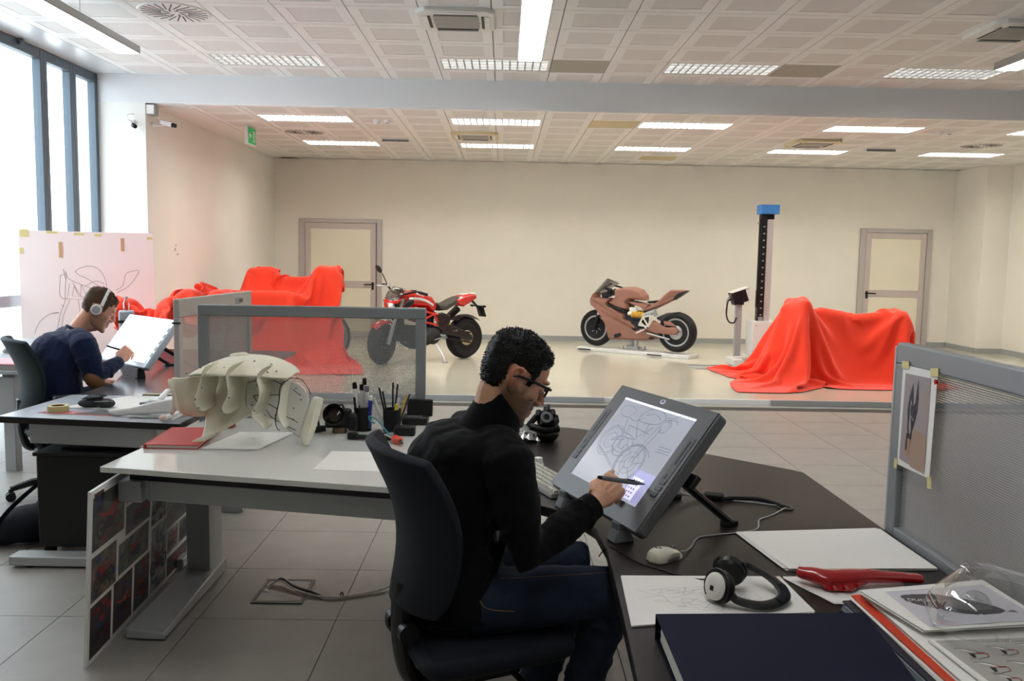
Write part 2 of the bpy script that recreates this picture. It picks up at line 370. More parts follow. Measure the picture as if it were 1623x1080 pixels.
o = struct('trim_5', MB().bx((2.735, 12.03, ZR+.002), (3.86, 12.06, ZR+.006)).bx((2.72, 12.44, ZR+.002), (3.86, 12.5, ZR+.006)), m_dark)
# ------------------------------------------------------------------ ceiling fittings
m_tubel = pm('lamp_tube_white', 'ffffff', .4, emit='fffaf2', estr=3); m_tubew = pm('lamp_tube_warm', 'fff6e4', .4, emit='fffaf0', estr=25)
m_louv = pm('louvre_metal', 'b4b6b8', .4, .6)
def louver(x, y, z, label, tone, e, grp):
    t = thing('recessed_light', label, 'ceiling light', (x, y, z), 0, grp)
    fr = MB(); a, b = .59, .235
    fr.bx((-a-.005, -.295, 0), (a+.005, -b, .012)).bx((-a-.005, b, 0), (a+.005, .295, .012)).bx((-a-.005, -b, 0), (-a+.03, b, .012)).bx((a-.03, -b, 0), (a+.005, b, .012))
    obj('frame', fr, m_ctile, t, None)
    obj('glowing_panel', MB().add([(-a, -b, .072), (-a, b, .072), (a, b, .072), (a, -b, .072)], [(0, 1, 2, 3)]), e, t, None)
    obj('reflector', MB().bx((-a, -b, .075), (a, b, .08)).bx((-a, -b, .01), (-a+.004, b, .08)).bx((a-.004, -b, .01), (a, b, .08)).bx((-a, -b, .01), (a, -b+.004, .08)).bx((-a, b-.004, .01), (a, b, .08)), m_white, t, None)
    tb = MB()
    for k in range(4): tb.tube([(-.56, -.174+.116*k, .05), (.56, -.174+.116*k, .05)], .013, 6)
    obj('lamp_tube', tb, tone, t)
    g = MB()
    for k in range(5): g.bx((-a+.03, -b+.1175*k-.006, .0), (a-.03, -b+.1175*k+.006, .022))
    for k in range(15): g.bx((-a+.03+k*.0807-.007, -b, .004), (-a+.03+k*.0807+.007, b, .020))
    obj('louvre', g, m_louv, t, None)
    return t
pos = ['left-hand', 'second from the left', 'third from the left', 'fourth from the left', 'right-hand']
for i in range(4): louver(LX[i], 9.387, ZC, '%s long louvred light in the near ceiling, close to the beam' % pos[i], m_white, m_tubel, 'louvred lights of the near ceiling')
for i in range(5):
    louver(LX[i], 11.13, ZA, '%s louvred light in the front row of the far bay ceiling' % pos[i], m_white, m_tubew, 'louvred lights of the far bay')
    louver(LX[i], 13.53, ZA, '%s louvred light in the back row of the far bay ceiling' % pos[i], m_white, m_tubew, 'louvred lights of the far bay')
def suspended(x, y1, label, dx=0, L=2.6):
    t = thing('suspended_lamp', label, 'ceiling light', (x, y1-L, 3.30), 0, 'suspended linear lamps'); w = .105
    obj('housing', MB().bx((-w, -L, .012), (w, L, .068)).bx((-w, L-.01, 0), (w, L, .012)).bx((-w, -L, 0), (w, -L+.01, .012)).bx((-w, -L+.01, 0), (-w+.006, L-.01, .012)).bx((w-.006, -L+.01, 0), (w, L-.01, .012)), m_alu if dx else m_white, t, bevel=.002)
    for a, b in ((-L+.012, .755), (.775, L-.012)): obj('diffuser', MB().bx((-w+.007, a, .001), (w-.007, b, .011)), m_tube, t, None)
    obj('joint_strip', MB().bx((-w+.006, .755, .0), (w-.006, .775, .011)), m_tape, t, None)
    for yy in (-.85*L, 0, .67*L): obj('suspension_wire', MB().cyl((0, yy, .06), (0, yy, .312), .004, n=6).cyl((0, yy, .062), (0, yy, .09), .012, n=8), m_white, t)
suspended(-3.326, 7.78, 'long suspended lamp nearest the windows, pale grey case', 1)
suspended(.19, 7.76, 'long suspended lamp with white case at the middle of the ceiling')
suspended(4.39, 7.75, 'long suspended lamp entering at the right-hand edge', 1)
suspended(4.39, 2.3, 'unseen short lamp added over the viewer at the right as fill light', 1, 1.15)  # out of view, added to brighten the face and partition from the right
suspended(.19, 2.3, 'unseen short lamp added over the viewer at the middle as fill light', 0, 1.15)  # unseen extra lamp, put in as fill on the papers and the face
def swirl(x, y, z, label):
    t = thing('air_diffuser', label, 'vent', (x, y, z-.008), 0, 'round swirl air diffusers')
    obj('plate', MB().lathe([(.0, 0), (.29, 0), (.297, .006), (.297, .02)], None, 36), m_ctile, t)
    for ring, (r0, r1, n, off) in enumerate(((.11, .27, 24, 0), (.05, .10, 8, .2))):
        for k in range(n):
            a = 2*PI*(k+off)/n+.25; p = (r0*math.cos(a), r0*math.sin(a)); q = (r1*math.cos(a+.28), r1*math.sin(a+.28)); w = (.009 if ring == 0 else .012)
            obj('slot', MB().box(((p[0]+q[0])/2, (p[1]+q[1])/2, -.001), (math.hypot(q[0]-p[0], q[1]-p[1]), w, .003), Rz(math.atan2(q[1]-p[1], q[0]-p[0]))), m_black, t, None)
swirl(-2.843, 7.587, ZC, 'round swirl air diffuser with black slots in near ceiling at left')
swirl(-2.843, 12.33, ZA, 'round swirl air diffuser in the far bay ceiling, at left beyond the exit sign')
swirl(6.757, 12.40, ZA, 'round swirl air diffuser in the far bay ceiling, at the far right')
def cassette(x, y, z, label, m):
    t = thing('air_conditioner', label, 'air conditioner', (x, y, z), 0, 'ceiling cassette air conditioners')
    a = .33; obj('cover', MB().prism([(-a, -.25), (-.25, -a), (.25, -a), (a, -.25), (a, .25), (.25, a), (-.25, a), (-a, .25)], -.035, .02), m, t, bevel=.012)
    obj('intake_grille', MB().box((0, 0, -.036), (.38, .38, .012)), pm('intake_grey', 'a19f9a', .6), t, bevel=.004)
    for k in range(4):
        M = Rz(k*PI/2); obj('flap', MB().box(tuple(M @ V((0, -.262, -.034))), (.36, .05, .012), M), m_grey if k == 2 else m_white, t, bevel=.003)
        obj('slot', MB().box(tuple(M @ V((0, -.225, -.037))), (.36, .022, .010), M), m_black, t, None)
cassette(-.443, 7.587, ZC, 'white cassette air conditioner in the near ceiling above the middle', m_whitepl)
cassette(4.357, 7.587, ZC, 'white cassette air conditioner in near ceiling at upper right corner', m_whitepl)
m_yel = pm('yellowed_plastic', 'd8cba6', .45)
cassette(-.443, 12.33, ZA, 'yellowed cassette air conditioner in far bay, left of middle', m_yel)
cassette(4.357, 12.43, ZA, 'yellowed cassette air conditioner in far bay, towards the right', m_yel)
def smoke(x, y, label):
    t = thing('smoke_detector', label, 'detector', (x, y, ZA), 0, 'twin detectors of the far bay')
    obj('base', MB().lathe([(.05, -.012), (.055, 0), (.055, .01)], T(-.05, 0, 0), 16), m_white, t); obj('head', MB().lathe([(0, -.05), (.035, -.045), (.045, -.012), (.045, 0)], T(-.05, 0, 0), 16), m_white, t)
    obj('indicator', MB().lathe([(0, -.03), (.03, -.028), (.045, 0), (.045, .01)], T(.08, 0, 0), 16), m_white, t); obj('lens', MB().lathe([(0, -.036), (.02, -.033), (.022, -.025)], T(.08, 0, 0), 12), m_grey, t)
smoke(-1.6, 11.17, 'white smoke detector pair in far bay ceiling, left of middle'); smoke(5.6, 11.2, 'white smoke detector pair in far bay ceiling, right side')
def rail(x0, x1, y, label):
    t = thing('emergency_light', label, 'ceiling light', ((x0+x1)/2, y, ZA), 0, 'slim emergency lights'); w = (x1-x0)/2
    obj('housing', MB().bx((-w, -.05, -.045), (w, .05, .005)), m_white, t, bevel=.005); obj('front_strip', MB().bx((-w, -.056, -.04), (w, -.05, -.012)), m_grey, t); obj('indicator', MB().ell((0, -.05, -.045), (.012, .012, .014)), m_white, t)
rail(-1.83, -1.44, 12.95, 'slim grey fronted emergency light in far bay ceiling, left side'); rail(5.35, 5.78, 13.0, 'slim grey fronted emergency light in far bay ceiling, right side')
t = thing('exit_sign', 'green running man exit sign hanging from the far bay ceiling', 'sign', (-3.47, 11.97, 3.03))
obj('box', MB().bx((-.045, -.19, 0), (0, .19, .25)), m_white, t, bevel=.006)
m_green = pm('exit_green', '1f8a4c', .5, emit='23a058', estr=.35)
pn = obj('panel', MB().bx((0, -.17, .02), (.006, .17, .23)), m_green, t)
pm_ = MB(); MX = T(.0075, 0, .125) @ Matrix(((0, 0, 1, 0), (1, 0, 0, 0), (0, 1, 0, 0), (0, 0, 0, 1)))
pm_.flat([(.03, -.07), (.13, -.07), (.13, .075), (.03, .075)], MX); pm_.flat([(-.15, .0), (-.09, .05), (-.09, .02), (-.04, .02), (-.04, -.02), (-.09, -.02), (-.09, -.05)], MX)
obj('pictogram', pm_, m_white, pn)
rm = MB(); 
rm.flat([(.06, .02), (.085, .03), (.10, -.01), (.12, -.06), (.105, -.062), (.085, -.025), (.065, -.06), (.045, -.058), (.068, -.01)], MX, .001); rm.flat(arc((.09, .05), .014, 0, 330, 8), MX, .001); obj('running_man', rm, m_green, pn)
obj('hanger', MB().cyl((-.02, -.1, .25), (-.02, -.1, .26), .02).cyl((-.02, .1, .25), (-.02, .1, .26), .02), m_white, t)
def camera_(name, label, loc, d, wall):
    t = thing('security_camera', label, 'camera', loc); d = V(d).normalized(); F = frame((0, 0, 0), d, (0, 0, 1))
    b = MB(); b.box((0, 0, 0), (.13, .055, .05), F.to_3x3().to_4x4()); obj('body', b, m_white, t, bevel=.008)
    obj('lens', MB().cyl(d*.06, d*.115, .027, .024, 14), m_black, t)
    obj('bracket', MB().tube(spline([(0, 0, 0), V(wall)*.4+V((0, 0, -.02)), wall], 5), .011, 8).ell(wall, (.03, .03, .03)), m_white, t)
    obj('cable', MB().tube(spline([-d*.06, -d*.1+V((0, 0, .06)), V(wall)*.7+V((0, 0, .1)), V(wall)+V((0, .0, .09))], 6), .005, 6), m_white, t)
camera_('cam', 'white security camera on the pier by the windows, left of the corner', (-4.30, 10.08, 3.03), (.6, -.55, -.35), (-.03, .14, .03))
camera_('cam', 'white security camera on the alcove side of the corner', (-4.02, 10.40, 3.08), (.95, .1, -.22), (-.155, .0, -.02))
t = thing('junction_box', 'small pale grey junction box at the top of the wall corner', 'box', (-4.135, 10.30, 3.16))
obj('body', MB().bx((-.055, -.06, 0), (.045, .06, .115)), m_alug, t, bevel=.006); obj('cover', MB().bx((-.05, -.066, .006), (.04, -.06, .109)), m_whitepl, t, bevel=.003)
# ------------------------------------------------------------------ motorcycles and what stands in the far bay
m_red = pm('red_lacquer', 'd21a14', .22, spec=.6, coat=.6); m_clay = pm('brown_clay', '9d7264', .62, spec=.3, var=.05, vscale=6)
m_seat = pm('grey_vinyl', '4c4844', .6); m_carbon = pm('black_lacquer', '17171a', .3, spec=.5); m_yellow = pm('yellow_spring', 'dba716', .4)
m_hub = pm('pale_gold_metal', 'b9ad94', .4, .6); m_smoke = bpy.data.materials.new('smoked_screen'); m_smoke.use_nodes = True; _glass(m_smoke, (.55, .55, .55, 1), .25)
def inset(ol, d):
    n = len(ol); out = []; A = sum(ol[i][0]*ol[(i+1) % n][1]-ol[(i+1) % n][0]*ol[i][1] for i in range(n)); s = 1 if A > 0 else -1
    for i in range(n):
        p, q, r = V(ol[i-1]), V(ol[i]), V(ol[(i+1) % n]); a = (q-p).normalized(); b = (r-q).normalized()
        m = V((-a.y, a.x))+V((-b.y, b.x)); m = m.normalized() if m.length > .2 else V((-a.y, a.x)); out.append((q.x+s*m.x*d, q.y+s*m.y*d))
    return out
def slab(ol, hw, d=.025, y0=0, vox=.012, it=4, rim=.55):
    """rounded body grown from a side outline (x, z); hw(x, z) gives the half width"""
    n = len(ol); ins = inset(ol, d); mb = MB(); vs = []
    for sgn, o, f in ((-1, ins, 1), (-1, ol, rim), (1, ol, rim), (1, ins, 1)): vs += [(p[0], y0+sgn*hw(*p)*f, p[1]) for p in o]
    fs = [tuple(range(n)), tuple(range(4*n-1, 3*n-1, -1))]
    for l in range(3): fs += [(l*n+i, (l+1)*n+i, (l+1)*n+(i+1) % n, l*n+(i+1) % n) for i in range(n)]
    mb.add(vs, fs); return remesh(mb, vox, it) if vox else mb
def lerp(tab):
    def f(x, z=0):
        for (a, u), (b, v) in zip(tab, tab[1:]):
            if x <= b: return u+(v-u)*max(0, min(1, (x-a)/(b-a)))
        return tab[-1][1]
    return f
def wheel(par, c, R, w, rimm, steer=0, discs=1, spokes=5, hubm=None, name='wheel', side=1):
    M = T(*c) @ Rz(steer) @ Rx(PI/2); h = w/2
    o = obj(name, MB().lathe([(R-.10, -h*.72), (R-.085, -h*.95), (R-.045, -h), (R-.016, -h*.62), (R-.003, -h*.28), (R, 0), (R-.003, h*.28), (R-.016, h*.62), (R-.045, h), (R-.085, h*.95), (R-.10, h*.72), (R-.105, 0)], M, 40), m_rubber, par, 50)
    rm = MB().lathe([(R-.135, -h*.5), (R-.12, -h*.74), (R-.095, -h*.78), (R-.105, -h*.5), (R-.115, 0), (R-.105, h*.5), (R-.095, h*.78), (R-.12, h*.74), (R-.135, h*.5), (R-.135, -h*.5)], M, 40)
    rm.lathe([(.02, -h*.7), (.045, -h*.6), (.05, 0), (.045, h*.6), (.02, h*.7)], M, 16)
    for k in range(spokes*2):
        a = 2*PI*(k//2)/spokes+(k % 2)*.28; b = 2*PI*(k//2)/spokes+(k % 2)*.34-.03; Q = M @ Rz(0)
        rm.tube([Q @ V((.045*math.cos(a), .045*math.sin(a), 0)), Q @ V(((R-.125)*math.cos(b), (R-.125)*math.sin(b), 0))], [.013, .010], 6)
    obj('rim', rm, rimm, o)
    for sg in ((-1, 1) if discs == 2 else (side,)):
        dk = MB(); z = -sg*h*.62
        dk.lathe([(.085, z-.003), (.155 if discs == 2 else .115, z-.003), (.155 if discs == 2 else .115, z+.003), (.085, z+.003), (.085, z-.003)], M, 28)
        for k in range(6): dk.tube([M @ V((.05*math.cos(k*PI/3), .05*math.sin(k*PI/3), z)), M @ V((.095*math.cos(k*PI/3+.3), .095*math.sin(k*PI/3+.3), z))], .008, 6)
        obj('brake_disc', dk, m_alu, o)
    if hubm: obj('sprocket', MB().lathe([(.02, -h*.62-.05), (.05, -h*.62-.05), (.06, -h*.62-.03), (.10, -h*.62-.02), (.112, -h*.62-.012), (.112, -h*.62), (.02, -h*.62)], M @ Rx(0), 24), hubm, o)
    return o
# ---- red naked motorcycle, kickstand side towards us
mo = thing('motorcycle', 'red naked motorcycle with black engine and grey seat, parked on kickstand', 'motorcycle', (-1.14, 12.43, ZR), math.radians(-140))
RA, FA = (-.72, 0, .315), (.72, 0, .30); ST = .38
wheel(mo, RA, .315, .19, m_carbon, 0, 1, 5, m_hub, side=-1)
SP = V((.50, 0, .82)); SR = Matrix.Translation(SP) @ Ry(-.42) @ Rz(ST) @ Ry(.42) @ Matrix.Translation(-SP)
def st(p): return SR @ V(p)
fw_ = st(FA); wheel(mo, tuple(fw_), .30, .12, m_carbon, ST, 2, 5)
fk = MB()
for s in (-1, 1): fk.tube([st((.70, s*.095, .30)), st((.63, s*.095, .56))], [.032, .030], 12); fk.tube([st((.63, s*.095, .56)), st((.46, s*.095, .93))], [.024, .024], 12)
obj('fork', fk, m_alu, mo)
fd = MB(); ro = []
for i in range(9):
    a = math.radians(48+i*8.5); ro.append([st((.72+.335*math.cos(a), yy*.07, .30+.335*math.sin(a)-abs(yy)**2*.03)) for yy in (-1, -.6, 0, .6, 1)])
fd.grid(ro); obj('front_fender', fd, m_red, mo, 60, solid=.006)
obj('fender_stripe', MB().grid([[p + V((0, 0, .006)) for p in r[1:4]] for r in ro[4:7]]), m_white, mo, 60)
hl = st((.60, 0, .83)); HM = frame(hl, st((1.6, 0, .75))-st((.6, 0, .83)), (0, 0, 1)) @ Ry(PI/2)
o = obj('headlight', MB().lathe([(0, -.12), (.06, -.11), (.10, -.05), (.105, .03), (.095, .04)], HM, 24), m_carbon, mo)
obj('lens', MB().lathe([(.095, .04), (.07, .055), (0, .065)], HM, 24), m_chrome, o)
cw = MB(); ro = []
for i in range(8):
    t_ = i/7; ro.append([st((.66-.18*t_-.03*yy*yy, yy*(.10+.03*math.sin(t_*PI)), .92+.16*t_)) for yy in (-1, -.5, 0, .5, 1)])
cw.grid(ro); obj('windscreen', cw, m_smoke, mo, 80, solid=.004)
obj('headlight_cowl', MB().grid([[st((.70-.10*t_-.07*yy*yy, yy*.13, .88+.06*t_)) for yy in (-1, -.5, 0, .5, 1)] for t_ in (0, .5, 1)]), m_red, mo, 80, solid=.008)
hb = MB().tube(spline([st(p) for p in ((.32, .40, 1.04), (.40, .25, 1.06), (.47, .10, 1.0), (.47, -.10, 1.0), (.40, -.25, 1.06), (.32, -.40, 1.04))], 5), .014, 8)
obj('handlebar', hb, m_dark, mo)
for s in (-1, 1):
    obj('grip', MB().cyl(st((.32, s*.40, 1.04)), st((.37, s*.29, 1.058)), .019, n=10), m_black, mo)
    lv = obj('lever', MB().tube([st((.40, s*.27, 1.05)), st((.46, s*.33, 1.04)), st((.44, s*.42, 1.03))], .009, 6), m_alu, mo)
    if s > 0: continue
    mr = MB().tube([st((.41, s*.24, 1.06)), st((.44, s*.30, 1.17)), st((.44, s*.34, 1.22))], .008, 6)
    m_ = obj('mirror', mr, m_carbon, mo); obj('mirror_head', MB().ell(st((.44, s*.41, 1.27)), (.022, .095, .042), Rx(s*.45)), m_carbon, m_)
    obj('brake_reservoir', MB().cyl(st((.44, s*.2, 1.06)), st((.44, s*.2, 1.11)), .025, n=10), m_whitepl, mo)
tank = [(.46, .90), (.42, .98), (.28, 1.03), (.10, 1.01), (-.08, .93), (-.16, .83), (-.14, .74), (-.04, .70), (.06, .78), (.26, .80), (.38, .84)]
tk = obj('tank', slab(tank, lerp([(-.2, .10), (0, .17), (.25, .20), (.46, .12)]), .05), m_red, mo, 180)
st_ = MB()
for s in (-1, 1):
    st_.grid([[(.40-.42*i/8, s*(.205-.02*abs(i-3)/5+.003), .905-.10*i/8+dz+.04*math.sin(i/8*PI)) for dz in (0, .035)] for i in range(9)])
obj('tank_stripe', st_, m_white, tk, 80, solid=.01); obj('tank_cap', MB().lathe([(.05, 0), (.045, .015), (0, .018)], T(.2, 0, 1.02), 16), m_dark, tk)
for s in (-1, 1): obj('air_intake', MB().ell((.40, s*.19, .86), (.09, .035, .05), Ry(.5)), m_carbon, mo)
obj('gauge_pod', MB().ell(st((.44, 0, 1.04)), (.05, .09, .035), Ry(-.5)), m_black, mo)
obj('seat', slab([(-.10, .86), (-.15, .80), (-.20, .73), (-.34, .74), (-.52, .82), (-.62, .90), (-.56, .94), (-.44, .90), (-.30, .835), (-.2, .85)], lerp([(-.62, .10), (-.35, .15), (-.1, .10)]), .03), m_seat, mo, 180)
obj('tail', slab([(-.46, .89), (-.60, .945), (-.78, .975), (-.92, .95), (-.93, .90), (-.82, .85), (-.66, .78), (-.54, .80)], lerp([(-.93, .05), (-.7, .11), (-.5, .14)]), .03), m_red, mo, 180)
obj('tail_stripe', MB().box((-.76, 0, .965), (.26, .10, .022), Ry(.05)), m_white, mo, bevel=.008)
obj('plate_holder', MB().tube([(-.84, 0, .88), (-1.00, 0, .74), (-1.05, 0, .66)], [.022, .016, .02], 8).box((-1.04, 0, .70), (.02, .16, .17), Ry(.35)).tube([(-.98, -.13, .78), (-.98, .13, .78)], .01, 6).ell((-.98, .15, .78), (.02, .045, .018)).ell((-.98, -.15, .78), (.02, .045, .018)), m_black, mo)
fr = MB()
for s in (-1, 1):
    A, B, C_, D, E_, F_, G_ = [(.44, s*.06, .86), (.40, s*.06, .70), (.22, s*.15, .76), (.16, s*.15, .60), (-.05, s*.16, .70), (-.16, s*.15, .52), (-.28, s*.14, .66)]
    for a, b in ((A, C_), (B, D), (B, C_), (C_, D), (C_, E_), (D, E_), (D, F_), (E_, F_), (A, B), (E_, G_), (F_, G_)): fr.tube([a, b], .017, 8)
obj('trellis_frame', fr, m_red, mo)
en = MB(); en.box((.06, 0, .40), (.44, .26, .22)).ell((-.06, .13, .38), (.13, .05, .13)).ell((.12, .14, .36), (.09, .04, .09)).cyl((.0, .13, .36), (.0, .18, .36), .07)
en.box((.30, 0, .44), (.26, .17, .16), Ry(.12)); en.box((-.02, 0, .62), (.17, .18, .24), Ry(-.1)); en.ell((.10, 0, .27), (.22, .11, .05))
obj('engine', remesh(en, .014, 2), pm('dark_engine', '353536', .45, .5), mo, 180)
fn = MB()
for k in range(7): fn.box((.24+.035*k, 0, .44-.004*k), (.008, .22, .20), Ry(.12)); fn.box((-.03, 0, .54+.03*k), (.21, .22, .007), Ry(-.1))
obj('cooling_fins', fn, m_dark, mo)
obj('radiator', MB().box((.44, 0, .56), (.03, .26, .20), Ry(.25)), m_dark, mo, bevel=.005)
obj('exhaust', MB().tube(spline([(.44, .03, .42), (.42, .05, .30), (.25, .07, .22), (.0, -.06, .22), (-.25, -.14, .30), (-.40, -.17, .50)], 6), .024, 10).tube([(-.42, -.17, .52), (-.72, -.17, .74)], [.055, .055], 14), m_dark, mo)
sw = slab([(-.18, .53), (-.30, .56), (-.55, .46), (-.76, .36), (-.78, .28), (-.70, .27), (-.5, .34), (-.3, .38), (-.18, .40)], lerp([(-.8, .02), (0, .03)]), .02, .135); obj('swingarm', sw, m_carbon, mo, 180)
obj('rear_fender', MB().grid([[(-.72+.35*math.cos(math.radians(a)), yy*.10, .315+.35*math.sin(math.radians(a))-.02*yy*yy) for yy in (-1, -.5, 0, .5, 1)] for a in range(50, 131, 10)]), m_carbon, mo, 80, solid=.006)
obj('side_panel', slab([(-.08, .70), (-.2, .72), (-.36, .66), (-.34, .56), (-.22, .46), (-.12, .50)], lerp([(-1, .02), (1, .02)]), .015, .15), m_carbon, mo, 180)
sk = MB(); sk.tube([(-.33+.0035*math.cos(i), .09, .62-.006*i) for i in range(2)], .001, 4)
co = MB().tube([(-.34+.033*math.cos(i*.7)+.0028*i*.3, .12+.033*math.sin(i*.7), .50+.0030*i) for i in range(45)], .009, 6); obj('shock_spring', co, m_yellow, mo)
obj('chain', MB().tube([(-.18, .15, .46), (-.72, .15, .40)], .012, 6).tube([(-.18, .15, .36), (-.72, .15, .25)], .012, 6), m_dark, mo)
obj('footpeg', MB().cyl((-.22, .16, .36), (-.20, .27, .36), .012, n=8).cyl((-.40, .16, .44), (-.40, .25, .45), .012, n=8).tube([(-.22, .17, .36), (-.05, .20, .33), (-.03, .22, .33)], .008, 6), m_alu, mo)
obj('kickstand', MB().tube([(-.10, .14, .27), (-.14, .26, .10), (-.15, .30, .012)], .013, 8).box((-.15, .30, .006), (.07, .05, .012)), m_alu, mo)
# ---- brown clay sport motorcycle
pa = thing('motorcycle', 'brown clay full-size model of a faired sport motorcycle on a low white stand', 'motorcycle', (2.16, 13.94, ZR+.07), math.radians(145.7))
def PF(X, Y):
    t_ = (1150-X)/850; return (-.72+1.44*t_, (885-70*t_-Y)*(.00143+.0002*t_))
P = lambda *a: [PF(*p) for p in a]
wheel(pa, (-.72, 0, .32), .32, .20, m_alug, 0, 1, 5, m_alu, side=-1); wheel(pa, (.72, 0, .305), .305, .125, m_alug, 0, 2, 10)
fair = P((300, 255), (240, 310), (225, 350), (240, 395), (300, 430), (345, 470), (395, 530), (430, 610), (460, 738), (480, 745), (890, 758), (980, 725), (985, 700), (880, 660), (790, 600), (700, 545), (640, 525), (640, 470), (560, 430), (450, 372), (470, 320), (420, 318), (300, 315))
obj('fairing', slab(fair, lambda x, z: lerp([(-.5, .09), (-.2, .14), (.2, .19), (.55, .19), (.75, .15), (.86, .05)])(x)*(.72+.28*min(1, max(0, (z-.1)/.4))), .03), m_clay, pa, 180)
obj('vent', slab(P((440, 365), (560, 395), (660, 440), (665, 460), (560, 435), (455, 390)), lerp([(-1, .185), (1, .20)]), .008), m_black, pa, 180)
for s in (-1, 1): obj('duct', MB().prism(P((540, 690), (600, 672), (608, 700), (575, 722), (540, 725)), s*.135, s*.165, Rx(PI/2)), m_black, pa, bevel=.006)
obj('belly_vent', MB().prism(P((885, 735), (905, 712), (945, 715), (925, 740)), -.12, .12, Rx(PI/2)), m_black, pa, bevel=.006)
obj('tank', slab(P((510, 225), (520, 300), (460, 350), (450, 368), (560, 430), (640, 442), (690, 425), (650, 350), (690, 325), (840, 325), (830, 270), (780, 215), (690, 190), (620, 195)), lerp([(-.2, .10), (.0, .16), (.25, .18), (.5, .14)]), .04), m_clay, pa, 180)
obj('subframe', slab(P((655, 345), (700, 335), (860, 370), (880, 385), (830, 440), (790, 400), (690, 370)), lerp([(-1, .13), (1, .14)]), .014), m_clay, pa, 180)
obj('tail', slab(P((830, 445), (800, 410), (880, 378), (960, 330), (1010, 262), (1080, 195), (1255, 188), (1150, 280), (1000, 370), (900, 425)), lerp([(-.92, .02), (-.6, .10), (-.2, .13)]), .02), m_clay, pa, 180)
obj('tail_light', MB().prism(P((1100, 285), (1160, 225), (1250, 192), (1180, 255), (1110, 310)), -.07, .07, Rx(PI/2)), m_black, pa, bevel=.01)
obj('seat', slab(P((845, 332), (970, 315), (930, 350), (870, 358)), lerp([(-1, .10), (1, .11)]), .01), m_black, pa, 180)
sc = MB(); top_ = P((400, 118), (440, 140), (510, 160)); ro = []
for i in range(7):
    f = i/6; a = PF(235+165*f, 305-187*f); b = PF(280+220*f, 300-135*f); ro.append([(a[0]+(b[0]-a[0])*q*q, (.03+.10*math.sin(min(1, f+.25)*PI*.6))*yy, a[1]+(b[1]-a[1])*q*q) for yy, q in ((-1, 1), (-.7, .7), (-.35, .3), (0, 0), (.35, .3), (.7, .7), (1, 1))])
sc.grid(ro); obj('windscreen', sc, m_smoke, pa, 80, solid=.004)
obj('cockpit', MB().box((.50, 0, .88), (.20, .20, .08), Ry(.3)).tube([PF(430, 190)[:1]+(-.16,)+PF(430, 190)[1:], PF(520, 215)[:1]+(-.2,)+PF(520, 215)[1:]], .015, 8).tube([PF(430, 215)[:1]+(.16,)+PF(430, 215)[1:], PF(520, 225)[:1]+(.22,)+PF(520, 225)[1:]], .018, 8).cyl((.42, .12, .84), (.47, .12, .96), .022).cyl((.42, -.12, .84), (.47, -.12, .96), .022).tube([(.44, .17, .90), (.38, .25, .96)], .01, 6), m_dark, pa)
fk = MB()
for s in (-1, 1): fk.tube([(.72, s*.10, .305), (.62, s*.10, .62)], .028, 10).box((.74, s*.085, .37), (.06, .05, .12))
obj('fork', fk, m_dark, pa); obj('fork_tube', MB().cyl((.645, .10, .53), (.60, .10, .66), .03).cyl((.645, -.10, .53), (.60, -.10, .66), .03), m_alu, pa)
obj('swingarm', slab(P((935, 528), (1060, 605), (1160, 600), (1195, 640), (1160, 690), (1080, 682), (960, 672), (880, 640)), lerp([(-1, .035), (1, .05)]), .02, .12), m_clay, pa, 180)
obj('swingarm_brace', slab(P((1030, 535), (1100, 540), (1165, 590), (1130, 600), (1040, 580)), lerp([(-1, .02), (1, .02)]), .012, .10), m_clay, pa, 180)
obj('mudguard', slab(P((945, 505), (1050, 450), (1168, 432), (1165, 448), (1060, 500), (1020, 560), (960, 525)), lerp([(-1, .09), (1, .10)]), .01), m_carbon, pa, 180)
c_ = PF(775, 475); obj('shock_spring', MB().tube([(c_[0]-.10+.0046*i, .15+.042*math.sin(i*.85), c_[1]+.042*math.cos(i*.85)) for i in range(44)], .012, 6), m_yellow, pa)
obj('shock_body', MB().cyl((c_[0]-.12, .15, c_[1]), (c_[0]+.16, .15, c_[1]+.01), .030).box((c_[0]+.08, .13, c_[1]+.06), (.12, .06, .10)), m_whitepl, pa, bevel=.006)
obj('engine', MB().box((0, 0, .48), (.36, .22, .30)).cyl((-.05, .11, .40), (-.05, .145, .40), .09), m_dark, pa, bevel=.02)
ft = MB()
for a, b in (((840, 500), (800, 585)), ((800, 585), (900, 600)), ((900, 600), (920, 480)), ((920, 480), (840, 500)), ((840, 500), (900, 600)), ((820, 560), (880, 620)), ((860, 630), (775, 670))): p, q = PF(*a), PF(*b); ft.tube([(p[0], .17, p[1]), (q[0], .17, q[1])], .014, 6)
obj('footrest_bracket', ft, m_whitepl, pa)
p, q = PF(850, 480), PF(950, 435); obj('exhaust', MB().tube([(p[0], .12, p[1]), (q[0], .13, q[1]), (q[0]-.02, .13, q[1]-.08)], [.04, .042, .035], 12), m_alug, pa)
p, q = PF(880, 670), PF(1110, 735); obj('brake_rod', MB().tube([(p[0], .15, p[1]), (q[0], .15, q[1])], .014, 8), m_alu, pa)
p = PF(710, 760); sd = MB().cyl((p[0]-.05, .03, -.02), (p[0]-.05, .03, .16), .035).cyl((p[0]+.05, -.03, -.02), (p[0]+.05, -.03, .16), .035).box((p[0], 0, -.012), (.34, .20, .025)).box((p[0], 0, .02), (.18, .12, .05))
for dx in (-.16, .16):
    for dy in (-.08, .08): sd.cyl((p[0]+dx, dy, -.025), (p[0]+dx, dy, .05), .012, n=8)
ps = thing('motorcycle_stand', 'low white plinth with grey steel post carrying the brown clay motorcycle', 'stand', (2.16, 13.94, ZR), math.radians(145.7))
